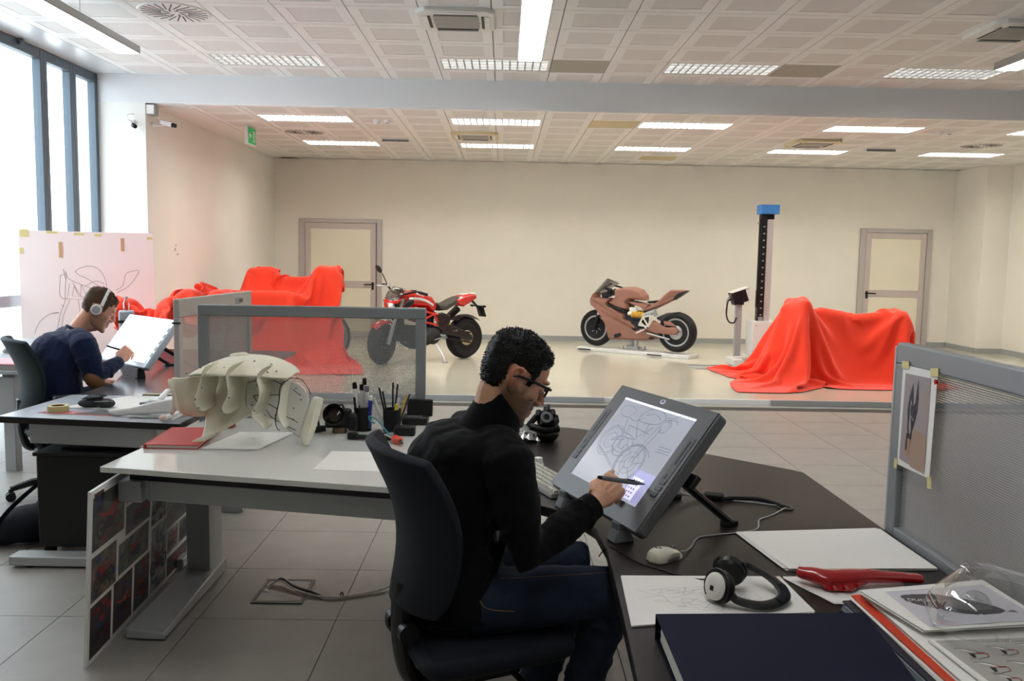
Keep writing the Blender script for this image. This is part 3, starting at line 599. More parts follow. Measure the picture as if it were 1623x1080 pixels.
obj('plinth', MB().bx((-1.0, -.20, 0), (.98, .20, .055)), m_white, ps, bevel=.008); sd.v = [(a, b, c+.07) for a, b, c in sd.v]; sd.v = [(a, b, max(c, .054)) for a, b, c in sd.v]; obj('steel_post', sd, m_alug, ps); obj('plinth_slot', MB().bx((-.55, .198, .012), (-.30, .204, .03)).bx((.72, .198, .012), (.95, .204, .03)), m_dark, ps)
# ---- measuring column and sensor stand
t = thing('measuring_column', 'tall black and grey measuring column topped by a blue block', 'machine', (3.84, 12.8, ZR))
def at0(mb): mb.v = [(a-3.84, b-12.8, c-ZR) for a, b, c in mb.v]; return mb
obj('base_plate', at0(MB().bx((3.645, 12.55, ZR), (4.1, 13.05, ZR+.11))), m_whitepl, t, bevel=.01)
obj('carriage', at0(MB().bx((3.68, 12.62, .16), (4.04, 12.98, .70))), m_white, t, bevel=.01); obj('carriage_panel', at0(MB().bx((3.83, 12.612, .34), (4.0, 12.622, .50)).ell((3.73, 12.62, .64), .009).ell((3.73, 12.62, .24), .009)), m_alug, t, bevel=.003)
obj('rail', at0(MB().bx((3.765, 12.72, .70), (3.85, 12.84, 2.27))), m_black, t, bevel=.004)
rk = MB()
for k in range(14): rk.bx((3.80, 12.712, .78+.1*k), (3.825, 12.722, .80+.1*k))
obj('rail_mark', at0(rk), m_alug, t); obj('rail_strip', at0(MB().bx((3.755, 12.75, 1.15), (3.768, 12.80, 2.2)).bx((3.748, 12.74, .9), (3.768, 12.8, 1.15))), m_dark, t)
obj('column', at0(MB().bx((3.86, 12.74, .45), (3.955, 12.84, 2.22))), pm('pale_column', 'c3bfbd', .45), t, bevel=.004)
obj('head_block', at0(MB().bx((3.745, 12.66, 2.275), (4.01, 12.92, 2.41))), pm('blue_block', '3f86d0', .45), t, bevel=.006); obj('neck', at0(MB().bx((3.80, 12.74, 2.2), (3.96, 12.84, 2.28))), m_dark, t); obj('lug', at0(MB().ell((3.75, 12.78, 2.14), (.02, .02, .02)).bx((3.78, 12.70, .70), (3.84, 12.76, .76))), m_alug, t)
t = thing('control_stand', 'grey post with tilted black control box and hanging cable, beside the measuring column', 'machine', (3.54, 12.85, ZR))
def at1(mb): mb.v = [(a-3.54, b-12.85, c-ZR) for a, b, c in mb.v]; return mb
obj('base', at1(MB().bx((3.36, 12.42, ZR), (3.50, 12.9, ZR+.10)).bx((3.40, 12.50, ZR+.09), (3.62, 12.54, ZR+.14))), m_whitepl, t, bevel=.01)
obj('post', at1(MB().bx((3.47, 12.80, ZR+.05), (3.56, 12.88, .98)).bx((3.47, 12.5, ZR+.02), (3.50, 12.88, ZR+.1))), m_alug, t, bevel=.004)
M = T(3.52, 12.82, 1.05) @ Ry(-.33)
obj('control_box', at1(MB().box((3.50, 12.82, 1.05), (.22, .20, .19), Ry(-.33))), m_black, t, bevel=.006); obj('top_cover', at1(MB().box(tuple(M @ V((.01, 0, .102))), (.27, .22, .014), Ry(-.33)).box(tuple(M @ V((.12, 0, 0))), (.06, .19, .18), Ry(-.33))), m_white, t, bevel=.004)
obj('screen', at1(MB().box(tuple(M @ V((.152, -.0, .01))), (.006, .13, .12), Ry(-.33))), m_grey, t); obj('bracket', at1(MB().bx((3.50, 12.79, .93), (3.58, 12.88, .99))), m_dark, t)
cb = MB().tube(spline([(3.42, 12.80, 1.02), (3.34, 12.78, .98), (3.32, 12.78, .80), (3.36, 12.78, .68), (3.44, 12.79, .66), (3.48, 12.80, .74)], 6), .011, 8)
obj('cable', at1(cb), m_black, t)
for k in range(4): obj('wire', at1(MB().tube(spline([(3.41, 12.78+.02*k, 1.10-.04*k), (3.35-.012*k, 12.78, 1.05-.02*k), (3.33, 12.78, .80)], 6), .004, 5)), m_alug, t)
# ---- red dust sheets over motorcycles: a small cloth solver lets each sheet fall on the shapes below it
def drape(name, label, nx, ny, size, ctr, rot, caps, steps, z0, floor, seed, iters=9, group=None, squeeze=.82):
    r = np.random.RandomState(seed); hx, hy = size[0]/(nx-1), size[1]/(ny-1)
    X, Y_ = np.meshgrid(np.linspace(-.5, .5, nx)*size[0], np.linspace(-.5, .5, ny)*size[1], indexing='ij')
    c, s = math.cos(rot), math.sin(rot)
    p = np.stack([ctr[0]+squeeze*(X*c-Y_*s), ctr[1]+squeeze*(X*s+Y_*c), np.full_like(X, z0)+r.randn(nx, ny)*(.02 if squeeze < .9 else .008 if squeeze < 1 else .003)], -1); v = np.zeros_like(p)
    def solve(a, b, L, k):
        d = b-a; l = np.linalg.norm(d, axis=-1, keepdims=True)+1e-9; q = d*(.5*k*(l-L)/l); a += q; b -= q
    dg = math.hypot(hx, hy); dt = .013
    for st_i in range(steps):
        v *= .985; v[..., 2] -= 9.8*dt; p0 = p.copy(); p += v*dt
        for it in range(iters):
            for o in (0, 1):
                n = (nx-o)//2; solve(p[o:o+2*n:2], p[o+1:o+2*n:2], hx, 1)
                n = (ny-o)//2; solve(p[:, o:o+2*n:2], p[:, o+1:o+2*n:2], hy, 1)
            if it % 2 == 0:
                for o in (0, 1):
                    n = (nx-o)//2; solve(p[o:o+2*n:2, :-1], p[o+1:o+2*n:2, 1:], dg, .35); solve(p[o:o+2*n:2, 1:], p[o+1:o+2*n:2, :-1], dg, .35)
                for o in range(4):
                    a, b = p[o:nx-2:4], p[o+2:nx:4]; m = min(len(a), len(b)); solve(a[:m], b[:m], 2*hx, .12)
                    a, b = p[:, o:ny-2:4], p[:, o+2:ny:4]; m = min(a.shape[1], b.shape[1]); solve(a[:, :m], b[:, :m], 2*hy, .12)
            if it % 2 or it == iters-1:
                for A, B, R in caps:
                    A = np.array(A, float); B = np.array(B, float); ab = (B-A)[:2]; L2 = ab.dot(ab)+1e-12
                    t_ = np.clip(((p[..., :2]-A[:2])@ab)/L2, 0, 1); qx = A[0]+t_*ab[0]; qy = A[1]+t_*ab[1]; d2 = (p[..., 0]-qx)**2+(p[..., 1]-qy)**2; top = A[2]+t_*(B[2]-A[2]) if L2 > 1e-6 else max(A[2], B[2])
                    h = top+np.sqrt(np.maximum(R*R-d2, 0)); hit = (d2 < R*R) & (p[..., 2] < h)
                    if hit.any(): p[..., 2][hit] = h[hit]; p0[hit] += (p[hit]-p0[hit])*.5
                np.maximum(p[..., 0], -4.14, out=p[..., 0]); low = p[..., 2] < floor
                if low.any(): p[..., 2][low] = floor; p0[low, :2] += (p[low, :2]-p0[low, :2])*.6
        v = (p-p0)/dt; sp = np.linalg.norm(v, axis=-1, keepdims=True); v *= np.minimum(1, 4/(sp+1e-9))
    p[..., 2] = np.maximum(p[..., 2], floor+.002)
    mb = MB().grid(p.tolist()); mb.v = [tuple(q) for q in mb.v]
    t = obj(name, mb, m_redcloth, None, 180, loc=(ctr[0], ctr[1], ZR), sub=1, solid=.006); return tag(t, label, 'dust sheet', group)
caps_r = [((3.83, 10.85, 1.04), (3.83, 11.5, 1.04), .07), ((3.70, 11.2, .95), (3.90, 11.2, 1.06), .085), ((4.15, 11.2, .88), (4.40, 11.2, .84), .12), ((4.5, 11.2, .82), (5.1, 11.2, .885), .085), ((5.12, 11.0, .895), (5.14, 11.4, .895), .085), ((3.68, 11.2, .32), (3.68, 11.2, .36), .26), ((5.0, 11.2, .34), (5.0, 11.2, .36), .26), ((4.0, 11.2, .5), (4.8, 11.2, .5), .18)]
drape('dust_sheet', 'red cloth spread over a motorcycle at right, its corner trailing on the floor', 84, 70, (3.55, 2.75), (4.22, 11.13), .03, caps_r, 150, 1.2, ZR+.008, 3, 12, group='red dust sheets')
caps_b = [((-3.92, 12.40, 1.18), (-3.42, 12.75, 1.25), .11), ((-2.62, 12.35, 1.30), (-2.58, 12.65, 1.30), .11), ((-2.98, 11.9, .97), (-3.72, 11.9, .97), .09), ((-3.42, 12.75, 1.15), (-2.58, 12.6, 1.15), .09), ((-3.0, 12.0, .80), (-2.7, 12.5, .95), .12), ((-3.8, 12.0, .8), (-3.85, 12.4, .95), .12)]
drape('dust_sheet', 'large red cloth over a bulky motorcycle standing in front of the left door', 72, 72, (2.75, 3.7), (-3.18, 12.12), .05, caps_b, 170, 1.50, ZR+.008, 5, 12, group='red dust sheets', squeeze=.93)
wh = thing('covered_motorcycle', 'dark motorcycle wheel showing below the large red cloth near the left door', 'motorcycle', (-2.47, 12.62, ZR), math.radians(62))
wheel(wh, (0, 0, .31), .31, .15, m_alug, 0, 1, 5, None)
obj('axle_stand', MB().cyl((0, -.12, .31), (0, .12, .31), .02).tube([(0, .12, .31), (.0, .2, .0)], .014, 8).tube([(0, -.12, .31), (.0, -.2, .0)], .014, 8), m_dark, wh)
caps_l = [((-3.56, 7.98, 1.08), (-3.50, 8.10, 1.06), .08), ((-2.97, 7.98, 1.13), (-2.94, 8.12, 1.13), .09), ((-2.95, 8.85, 1.11), (-2.93, 8.95, 1.11), .09), ((-3.45, 8.02, .93), (-3.05, 8.02, .95), .07), ((-3.4, 8.3, .86), (-3.0, 8.6, .92), .12)]
drape('dust_sheet', 'red cloth sagging between two peaks behind the man with the headset', 60, 56, (2.1, 2.4), (-3.2, 8.5), 0, caps_l, 150, 1.25, .012, 9, 12, group='red dust sheets', squeeze=1.0)
# ------------------------------------------------------------------ desks, screens and partitions
m_perfA = perf('perforated_grey_steel', '9a9ea0', .0088, .34); m_perfB = perf('perforated_pale_steel', 'b9b6b0', .0055, .25, axes=('Y', 'Z')); m_perfC = perf('perforated_steel_near', 'a0a2a1', .0076, .36, axes=('Y', 'Z'))
m_frA = pm('partition_frame', '8d9395', .42, .3); m_frB = pm('partition_frame_pale', 'b4b1ac', .45, .2)
def local(t, mb):
    I = wloc(t).inverted(); mb.v = [tuple(I @ V(p)) for p in mb.v]; return mb
def W_(name, mb, m, t, **k): return obj(name, mb, m, t, world=True, **k)
# white glass-topped desk
wd = thing('desk', 'white glass topped desk on grey metal legs, holding the cream foam model', 'desk', (-1.0, 3.75, 0))
def slabtop(pts, z0, z1): return MB().prism(pts, z0, z1)
W1 = [(-1.587, 3.352), (-.27, 3.085), (-.27, 4.40), (-1.51, 4.40)]
W_('desktop', slabtop(W1, .716, .74), m_glassdesk, wd, bevel=.003)
W_('underframe', slabtop([(-1.50, 3.42), (-.29, 3.18), (-.29, 4.34), (-1.44, 4.34)], .672, .716), m_edge, wd)
for i, (x, y) in enumerate(((-1.535, 3.40), )): W_('corner_foot', MB().cyl((x+.07, y+.06, .66), (x+.07, y+.06, .716), .022, n=10), m_alu, wd); W_('corner_cap', MB().cyl((x-.02, y-.020, .728), (x-.02, y-.030, .728), .007, n=8), m_chrome, wd)
d = (V((-.27, 3.085, 0))-V((-1.587, 3.352, 0))).normalized(); n_ = V((-d.y, d.x, 0))
q = V((-1.43, 3.42, 0)); q2 = V((-.30, 3.185, 0))
W_('front_rail', MB().prism([(q.x, q.y), (q2.x, q2.y), (q2.x, q2.y+.03), (q.x, q.y+.03)], .585, .668), m_alug, wd, bevel=.002)
lg = MB(); lg.prism([(-1.54, 3.40), (-1.44, 3.385), (-1.44, 4.18), (-1.54, 4.18)], .585, .672)
W_('leg_top_arm', lg, m_alug, wd, bevel=.003)
W_('leg', MB().prism([(-1.50, 4.02), (-1.39, 4.02), (-1.39, 4.20), (-1.50, 4.20)], .05, .60), m_alug, wd, bevel=.003)
ft = MB(); ft.add([(-1.528, 3.405, .008), (-1.366, 3.395, .008), (-1.366, 4.20, .008), (-1.515, 4.20, .008), (-1.528, 3.405, .052), (-1.366, 3.395, .038), (-1.366, 4.20, .075), (-1.515, 4.20, .085)], [(3, 2, 1, 0), (4, 5, 6, 7), (0, 1, 5, 4), (1, 2, 6, 5), (2, 3, 7, 6), (3, 0, 4, 7)])
W_('leg_foot', ft, m_alug, wd, bevel=.006)
W_('foot_glide', MB().cyl((-1.44, 3.45, 0), (-1.44, 3.45, .012), .025, n=10).cyl((-1.44, 4.15, 0), (-1.44, 4.15, .012), .025, n=10), m_black, wd)
W_('leg', MB().prism([(-.36, 4.02), (-.29, 4.02), (-.29, 4.20), (-.36, 4.20)], 0, .68), m_alug, wd, bevel=.003)
# dark desk
dd = thing('desk', 'large dark brown desk with angled far edge under the pen display', 'desk', (.75, 2.6, 0))
D1 = [(-.262, 4.41), (.12, 4.33)]+[(.238, 4.30), (.33, 4.285), (.412, 4.25)]+[(.865, 3.785), (1.21, 3.47), (1.236, 3.43), (1.262, 1.05), (.262, 1.05), (.318, 2.477), (.305, 2.66), (.24, 2.82), (.125, 2.921), (-.262, 3.082)]
W_('desktop', slabtop(D1, .712, .74), m_desk, dd, bevel=.0025)
i_ = inset(D1, -.0015) if False else inset(D1, .0008)
W_('edge_band', MB().prism(D1, .706, .712), m_edge, dd)
for x, y in ((.95, 1.3), (.85, 3.2), (.0, 4.05)): W_('leg', MB().prism([(x-.04, y-.04), (x+.04, y-.04), (x+.04, y+.04), (x-.04, y+.04)], .0, .71), m_alug, dd, bevel=.004); W_('leg_foot', MB().prism([(x-.05, y-.3), (x+.05, y-.3), (x+.05, y+.2), (x-.05, y+.2)], .0, .03), m_alug, dd, bevel=.006)
W_('cable_grommet', MB().lathe([(.03, 0), (.032, .004), (.02, .005), (.018, .001)], T(.992, 2.92, .74), 16), m_edge, dd)
# partitions
def partition(label, P0, P1, z0, z1, bar, post, m, mp, thick=.034, extra=None):
    P0, P1 = V(P0), V(P1); L = (P1-P0).length; mid = (P0+P1)/2; ang = math.atan2(P1.y-P0.y, P1.x-P0.x)
    t = thing('partition_screen', label, 'partition', (mid.x, mid.y, z0), ang if abs(math.cos(ang)) > .9 else ang-PI/2); yy = abs(math.cos(ang)) <= .9
    h = z1-z0; a = L/2; k = thick/2
    def bx(a0, a1, b0, b1, z0_, z1_): return MB().bx((b0, a0, z0_), (b1, a1, z1_)) if yy else MB().bx((a0, b0, z0_), (a1, b1, z1_))
    obj('top_rail', bx(-a, a, -k, k, h-bar, h), m, t, bevel=.006)
    for s in (-1, 1): obj('side_post', bx(*sorted((s*a, s*(a-post))), -k, k, 0, h-bar), m, t, bevel=.004)
    obj('bottom_rail', bx(-a+post, a-post, -k, k, 0, .03), m, t, bevel=.003)
    o = obj('perforated_panel', bx(-a+post, a-post, -.0012, .0012, .03, h-bar), mp, t, None)
    if extra: extra(t, a, h, bx)
    return t
def exA(t, a, h, bx): obj('bracket', bx(a-.045, a, -.03, .02, -.03, .06), m_frA, t); obj('bracket', bx(-a, -a+.045, -.03, .02, -.03, .06), m_frA, t)
partition('grey perforated steel partition along the back of the white desk', (-1.566, 4.42, 0), (-.398, 4.42, 0), .655, 1.324, .057, .052, m_frA, m_perfA, extra=exA)
def exB(t, a, h, bx):
    obj('handle_recess', bx(.28, .42, -.020, .020, h-.075, h-.035), m_frA, t, bevel=.003); obj('handle_slot', bx(.35, .41, -.0215, .0215, h-.066, h-.044), m_edge, t)
    obj('end_clip', bx(-a-.006, -a+.01, -.022, .022, h-.14, h-.13), m_black, t); obj('support_leg', bx(-a+.02, -a+.06, -.015, .015, -.6, 0), m_frB, t); obj('support_leg', bx(a-.06, a-.02, -.015, .015, -.6, 0), m_frB, t)
partition('pale perforated partition with a handle slot beside the far dark desk', (-1.834, 4.825, 0), (-1.775, 6.014, 0), .60, 1.324, .105, .05, m_frB, m_perfB, extra=exB)
def exC(t, a, h, bx): obj('side_strip', bx(a-.004, a+.01, -.021, .021, .0, h-.012), m_alug, t, bevel=.003)
partition('large grey perforated partition at the right-hand edge with taped print', (1.262, 1.05, 0), (1.262, 2.69, 0), .738, 1.35, .066, .05, m_frA, m_perfC, .038, exC)
# far man's desk
fd = thing('desk', 'grey topped desk with black edge and grey apron, under the white sheet and tape', 'desk', (-2.1, 4.7, 0))
F1 = [(-2.565, 4.345), (-1.60, 4.222), (-1.60, 4.80), (-1.865, 4.80), (-1.865, 5.02), (-2.53, 5.02)]
W_('desktop', slabtop(F1, .737, .74), m_deskblue, fd); W_('edge_band', slabtop(F1, .706, .737), m_edge, fd)
W_('front_apron', MB().prism([(-2.44, 4.40), (-1.68, 4.30), (-1.68, 4.33), (-2.44, 4.43)], .59, .70), m_alug, fd, bevel=.003)
W_('leg_foot', MB().bx((-2.45, 4.185, .012), (-1.58, 4.29, .06)), m_alug, fd, bevel=.006); 
W_('leg', MB().bx((-1.72, 4.24, .05), (-1.62, 4.30, .706)), m_alug, fd, bevel=.003); W_('leg', MB().bx((-1.95, 4.9, .05), (-1.88, 5.02, .706)), m_alug, fd, bevel=.003); W_('foot_glide', MB().cyl((-2.36, 4.235, 0), (-2.36, 4.235, .014), .03, n=10), m_black, fd)
dk = thing('desk', 'dark glossy desk under the far pen display', 'desk', (-2.3, 6.2, 0))
W_('desktop', slabtop([(-2.50, 5.024), (-1.862, 5.024), (-1.80, 6.05), (-1.80, 7.45), (-3.15, 7.45), (-3.15, 6.6), (-2.80, 6.25), (-2.62, 5.9), (-2.50, 5.5)], .712, .74), pm('dark_gloss_laminate', '48444a', .22, spec=.7), dk, bevel=.003)
W_('leg_foot', MB().bx((-2.3, 5.16, 0), (-1.58, 5.28, .055)), m_alug, dk, bevel=.006)
for x, y in ((-2.0, 5.22), (-2.9, 7.1), (-2.0, 7.2)): W_('leg', MB().bx((x-.04, y-.04, 0), (x+.04, y+.04, .712)), m_alug, dk, bevel=.003)
pc = thing('drawer_unit', 'tall black cabinet under the grey topped desk', 'cabinet', (-2.1, 4.42, 0))
W_('body', MB().bx((-2.36, 4.31, .07), (-1.84, 4.86, .545)), m_black, pc, bevel=.006); W_('top_board', MB().bx((-2.375, 4.30, .545), (-1.83, 4.88, .565)), m_black, pc, bevel=.003)
for z in (.10, .25, .40): W_('drawer', MB().bx((-2.372, 4.33, z), (-2.36, 4.84, z+.135)), m_black, pc, bevel=.003)
for x, y in ((-2.33, 4.36), (-1.88, 4.36), (-2.33, 4.82), (-1.88, 4.82)): W_('caster', MB().cyl((x-.015, y, .036), (x+.015, y, .036), .036, n=12).bx((x-.012, y-.012, .03), (x+.012, y+.012, .075)), m_black, pc)
sb = thing('document_tray', 'thin dark portfolio with a picture lying on the black cabinet', 'portfolio', (-2.1, 4.55, .565)); W_('board', MB().box((-2.1, 4.52, .572), (.36, .26, .012), Rz(.1)), m_dark, sb, bevel=.002); W_('picture', MB().box((-2.06, 4.50, .579), (.16, .14, .002), Rz(.1)), pm('dark_photo', '5c3534', .4, col2='3b4052', vscale=30), sb)
bag = thing('bag', 'black soft bag slumped on the floor beside the black cabinet', 'bag', (-2.52, 4.62, 0))
bm = MB().ell((-2.56, 4.6, .10), (.17, .16, .10)).ell((-2.46, 4.72, .20), (.10, .14, .20)).ell((-2.68, 4.55, .06), (.14, .12, .06)); bm = remesh(bm, .015, 4); bm.v = [(a, b, max(c, .002)) for a, b, c in bm.v]
W_('pouch', bm, m_blackfab, bag, smooth=180); W_('strap', MB().tube(spline([(-2.44, 4.66, .38), (-2.50, 4.6, .33), (-2.62, 4.5, .20), (-2.72, 4.46, .05), (-2.80, 4.5, .012)], 6), .012, 6, flat=.4), m_blackfab, bag)
# second desk at the window
ld = thing('desk', 'bluish white desk by the windows at the left edge', 'desk', (-3.9, 7.1, 0))
W_('desktop', slabtop([(-4.7, 5.95), (-3.36, 5.95), (-3.36, 6.2), (-4.40, 8.18), (-4.7, 8.18)], .715, .74), m_deskblue, ld, bevel=.003)
W_('front_panel', MB().bx((-4.6, 6.0, .40), (-3.42, 6.03, .69)), m_alug, ld, bevel=.004)
for x, y in ((-4.5, 6.1), (-3.5, 6.1), (-4.55, 7.9)): W_('leg', MB().bx((x-.04, y-.04, 0), (x+.04, y+.04, .715)), m_alug, ld, bevel=.004)
# drawing board by the window
bo = thing('drawing_board', 'big white foam board with a pencil drawing of a motorcycle frame', 'board', (-4.1, 8.46, 0))
BM = T(-4.12, 8.60, .0) @ Rz(.50) @ Rx(-.02)
def bw(mb): mb.v = [tuple(BM @ V(p)) for p in mb.v]; return mb
W_('panel', bw(MB().bx((-.60, 0, 0), (.60, .012, 1.76))), pm('foam_board', 'f3e6e2', .7, spec=.2, var=.01, vscale=4), bo)
bo.location = (-4.1, 8.46, 0)
FX = BM @ T(0, -.0015, 0) @ Rx(PI/2)
def bp(x, y): return ((x-38)/186*1.20-.60, 1.76-(y-368)/160*.985)
sk = MB(); w = .0055
def stroke(mb, pts, w_, smooth=True):
    P_ = [(*bp(*p), 0) for p in pts]; P_ = [(q.x, q.y) for q in spline(P_, 5)] if smooth and len(P_) > 2 else [p[:2] for p in P_]; mb.ribbon(P_, w_, FX)
for pts in ([(112, 432), (120, 426), (135, 423), (148, 432), (155, 452), (152, 465)], [(112, 432), (118, 438), (128, 443), (150, 460)], [(92, 438), (90, 465), (93, 474), (100, 476)], [(92, 438), (100, 437), (99, 445), (97, 476)], [(99, 432), (105, 445), (135, 460), (150, 472)], [(96, 428), (99, 445)], [(168, 462), (178, 455), (183, 436), (192, 431), (202, 430), (198, 440), (186, 456), (170, 466)], [(126, 455), (140, 447), (152, 452)], [(55, 530), (62, 512), (75, 500), (88, 497)]): stroke(sk, pts, w*.8)
for pts in ([(104, 452), (100, 475), (122, 477), (108, 450)], [(110, 455), (107, 471), (116, 472), (110, 455)], [(120, 453), (118, 472), (128, 473), (120, 453)], [(98, 476), (90, 500), (84, 530)], [(104, 476), (94, 502), (90, 530)], [(115, 477), (117, 495), (112, 530)], [(122, 477), (135, 476), (150, 478)], [(92, 485), (96, 489)], [(88, 498), (80, 499)]): stroke(sk, pts, w*.7, False)
W_('pencil_drawing', sk, pm('graphite', '8d8482', .9, spec=0), bo, smooth=None)
for (x0, y0, x1, y1) in ((91, 385, 96, 410), (177, 377, 182, 398)): a, b = bp(x0, y1), bp(x1, y0); W_('masking_tape', bw(MB().bx((a[0], -.003, a[1]), (b[0], 0, b[1]))), pm('brown_tape', 'c9a07c', .6), bo, smooth=None)
for (x0, y0, x1, y1) in ((40, 366, 52, 378), (75, 368, 90, 372), (112, 370, 126, 374), (140, 371, 150, 375), (215, 374, 223, 378), (39, 395, 44, 405)): a, b = bp(x0, y1), bp(x1, y0); W_('corner_tape', bw(MB().bx((a[0], -.003, a[1]), (b[0], 0, b[1]))), m_tape, bo, smooth=None)
W_('strut', MB().prism([(-4.18, 8.65), (-4.14, 8.65), (-4.14, 8.68), (-4.18, 8.68)], .0, 1.5), m_white, bo)
# pen displays
def display(label, BL, a, up, Wd, Hd, mscreen, bez, frame_m, foot_z, wide=False):
    """BL bottom left corner, a along the bottom, up along the side"""
    a = V(a).normalized(); up = V(up).normalized(); n = a.cross(up); M = Matrix(((a.x, up.x, n.x, BL[0]), (a.y, up.y, n.y, BL[1]), (a.z, up.z, n.z, BL[2]), (0, 0, 0, 1)))
    t = thing('pen_display', label, 'display', (BL[0]+a.x*Wd/2, BL[1]+a.y*Wd/2, .74))
    def LM(mb): mb.v = [tuple(M @ V(p)) for p in mb.v]; return mb
    r = .018; ol = [(p[0], p[1]) for c, s in (((Wd-r, r), -90), ((Wd-r, Hd-r), 0), ((r, Hd-r), 90), ((r, r), 180)) for p in arc(c, r, s, s+90, 4)]
    W_('housing', LM(MB().prism(ol, -.042, -.004)), frame_m, t, bevel=.004)
    x0, x1, y0, y1 = bez; b = MB(); z = .001
    O = inset(ol, .004); 
    b.box((Wd/2, y0/2+.002, -.002), (Wd-.008, y0-.004, .006)).box((Wd/2, Hd-(Hd-y1)/2-.002, -.002), (Wd-.008, Hd-y1-.004, .006)).box((x0/2+.002, (y0+y1)/2, -.002), (x0-.004, y1-y0, .006)).box((Wd-(Wd-x1)/2-.002, (y0+y1)/2, -.002), (Wd-x1-.004, y1-y0, .006))
    W_('bezel', LM(b), frame_m, t, smooth=None)
    W_('screen', LM(MB().add([(x0, y0, -.001), (x1, y0, -.001), (x1, y1, -.001), (x0, y1, -.001)], [(0, 1, 2, 3)])), mscreen, t, smooth=None)
    return t, M, LM
def screen_mat(name, c0, c1, e):
    m = pm(name, c0, .2, spec=.5); nt = m.node_tree; b = nt.nodes['Principled BSDF']; tc = nt.nodes.new('ShaderNodeTexCoord'); g = nt.nodes.new('ShaderNodeTexNoise'); g.inputs['Scale'].default_value = 1.6; r = nt.nodes.new('ShaderNodeValToRGB')
    r.color_ramp.elements[0].color = lin(c0); r.color_ramp.elements[1].color = lin(c1); r.color_ramp.elements[0].position = .35; r.color_ramp.elements[1].position = .65
    nt.links.new(tc.outputs['Object'], g.inputs['Vector']); nt.links.new(g.outputs['Fac'], r.inputs[0]); nt.links.new(r.outputs[0], b.inputs['Emission Color']); b.inputs['Emission Strength'].default_value = e; b.inputs['Base Color'].default_value = (.02, .02, .02, 1); return m
m_disp = pm('display_housing', '656769', .38, .3); m_scr1 = screen_mat('screen_glow', 'a9acb8', 'bfc4d2', .62); m_scr2 = screen_mat('screen_glow_bright', 'e6f0fb', 'ffffff', 1.5)
BL1, A1, U1 = (.174, 2.98, .80), (.3755, -.9268, 0), (.588, .238, .773)
Wd, Hd = .586, .444
t, M1, LM = display('grey pen display tilted on a stand, showing a motorcycle sketch', BL1, A1, U1, Wd, Hd, m_scr1, (.075, .51, .068, .40), m_disp, .74)
m_btn = pm('button_grey', '55585b', .45)
for x in (.018, Wd-.048):
    W_('touch_strip', LM(MB().box((x+.015, .28, .002), (.008, .085, .002))), m_edge, t, smooth=None); W_('key_panel', LM(MB().box((x+.015, .26, .0015), (.032, .155, .002))), m_btn, t, smooth=None)
    for k, y in enumerate((.13, .152, .174)): W_('express_key', LM(MB().box((x+.015, y, .002), (.028, .018, .004))), m_btn, t, bevel=.0015)
    W_('express_key', LM(MB().box((x+.007, .195, .002), (.013, .018, .004))), m_btn, t, bevel=.0015)
lo = MB(); lo.ell((Wd/2+.0, .423, .0012), (.016, .009, .001)); W_('badge', LM(lo), pm('badge_silver', 'b9c0cc', .3, .5), t)
bl = MB(); bl.flat([(Wd/2-.004, .4165), (Wd/2-.001, .4165), (Wd/2+.001, .421), (Wd/2+.006, .422), (Wd/2+.007, .426), (Wd/2+.001, .4265), (Wd/2+.001, .4295), (Wd/2-.001, .4295)], None, .0026); W_('badge_mark', LM(bl), pm('badge_blue', '1c2550', .4), t, smooth=None)
W_('indicator_light', LM(MB().box((Wd/2-.01, .022, .0015), (.016, .008, .001))), m_alu, t)
# sketch on the screen: thin strokes lying on the glass
SK = pm('screen_stroke', '767e8c', .3, emit='707a8c', estr=.38); sk = MB(); sx = lambda u, v: (.075+.435*u, .068+.332*v)
def S(pts, w_=.0022, sp=True, closed=False):
    P_ = [(*sx(*p), 0) for p in pts]; P_ = [(q.x, q.y) for q in spline(P_, 6)] if sp and len(P_) > 2 else [p[:2] for p in P_]; sk.ribbon(P_, w_, M1, -.0004, closed)
def SE(c, r, n=26, w_=.0022, ry=None, a0=0, a1=360): S([(c[0]+r*math.cos(math.radians(a0+(a1-a0)*i/n)), c[1]+(ry or r*1.3)*math.sin(math.radians(a0+(a1-a0)*i/n))) for i in range(n+1)], w_, False)
for r in (.165, .15, .095, .05): SE((.60, .36), r, 30, .003 if r > .14 else .0018)
for r in (.14, .12, .07): SE((.20, .50), r, 26, .0018)
for k in range(6): a = k*PI/3; S([(.60+.05*math.cos(a), .36+.065*math.sin(a)), (.60+.145*math.cos(a+.25), .36+.19*math.sin(a+.25))], .002, False)
S([(.06, .86), (.12, .93), (.25, .90), (.22, .80), (.10, .80), (.06, .86)]); S([(.22, .80), (.33, .78), (.40, .84)]); S([(.35, .84), (.42, .95), (.56, .97), (.66, .92), (.64, .84), (.52, .80), (.38, .80), (.35, .84)], .0026); S([(.42, .88), (.52, .92), (.62, .88)])
S([(.66, .92), (.76, .94), (.82, .99)]); S([(.70, .90), (.80, .92), (.84, .88)]); SE((.72, .82), .05, 20, .0026); S([(.66, .88), (.74, .90), (.79, .84)])
S([(.66, .82), (.62, .62), (.59, .36)], .003); S([(.70, .80), (.66, .60), (.63, .36)], .003); S([(.50, .52), (.58, .56), (.70, .55), (.78, .48)], .0026)
for a, b in (((.36, .80), (.48, .62)), ((.48, .62), (.60, .78)), ((.30, .72), (.60, .70)), ((.30, .72), (.36, .58)), ((.36, .58), (.50, .60)), ((.22, .78), (.30, .60)), ((.52, .80), (.56, .66)), ((.14, .68), (.34, .62)), ((.20, .50), (.36, .56)), ((.20, .52), (.34, .60))): S([a, b], .0024, False)
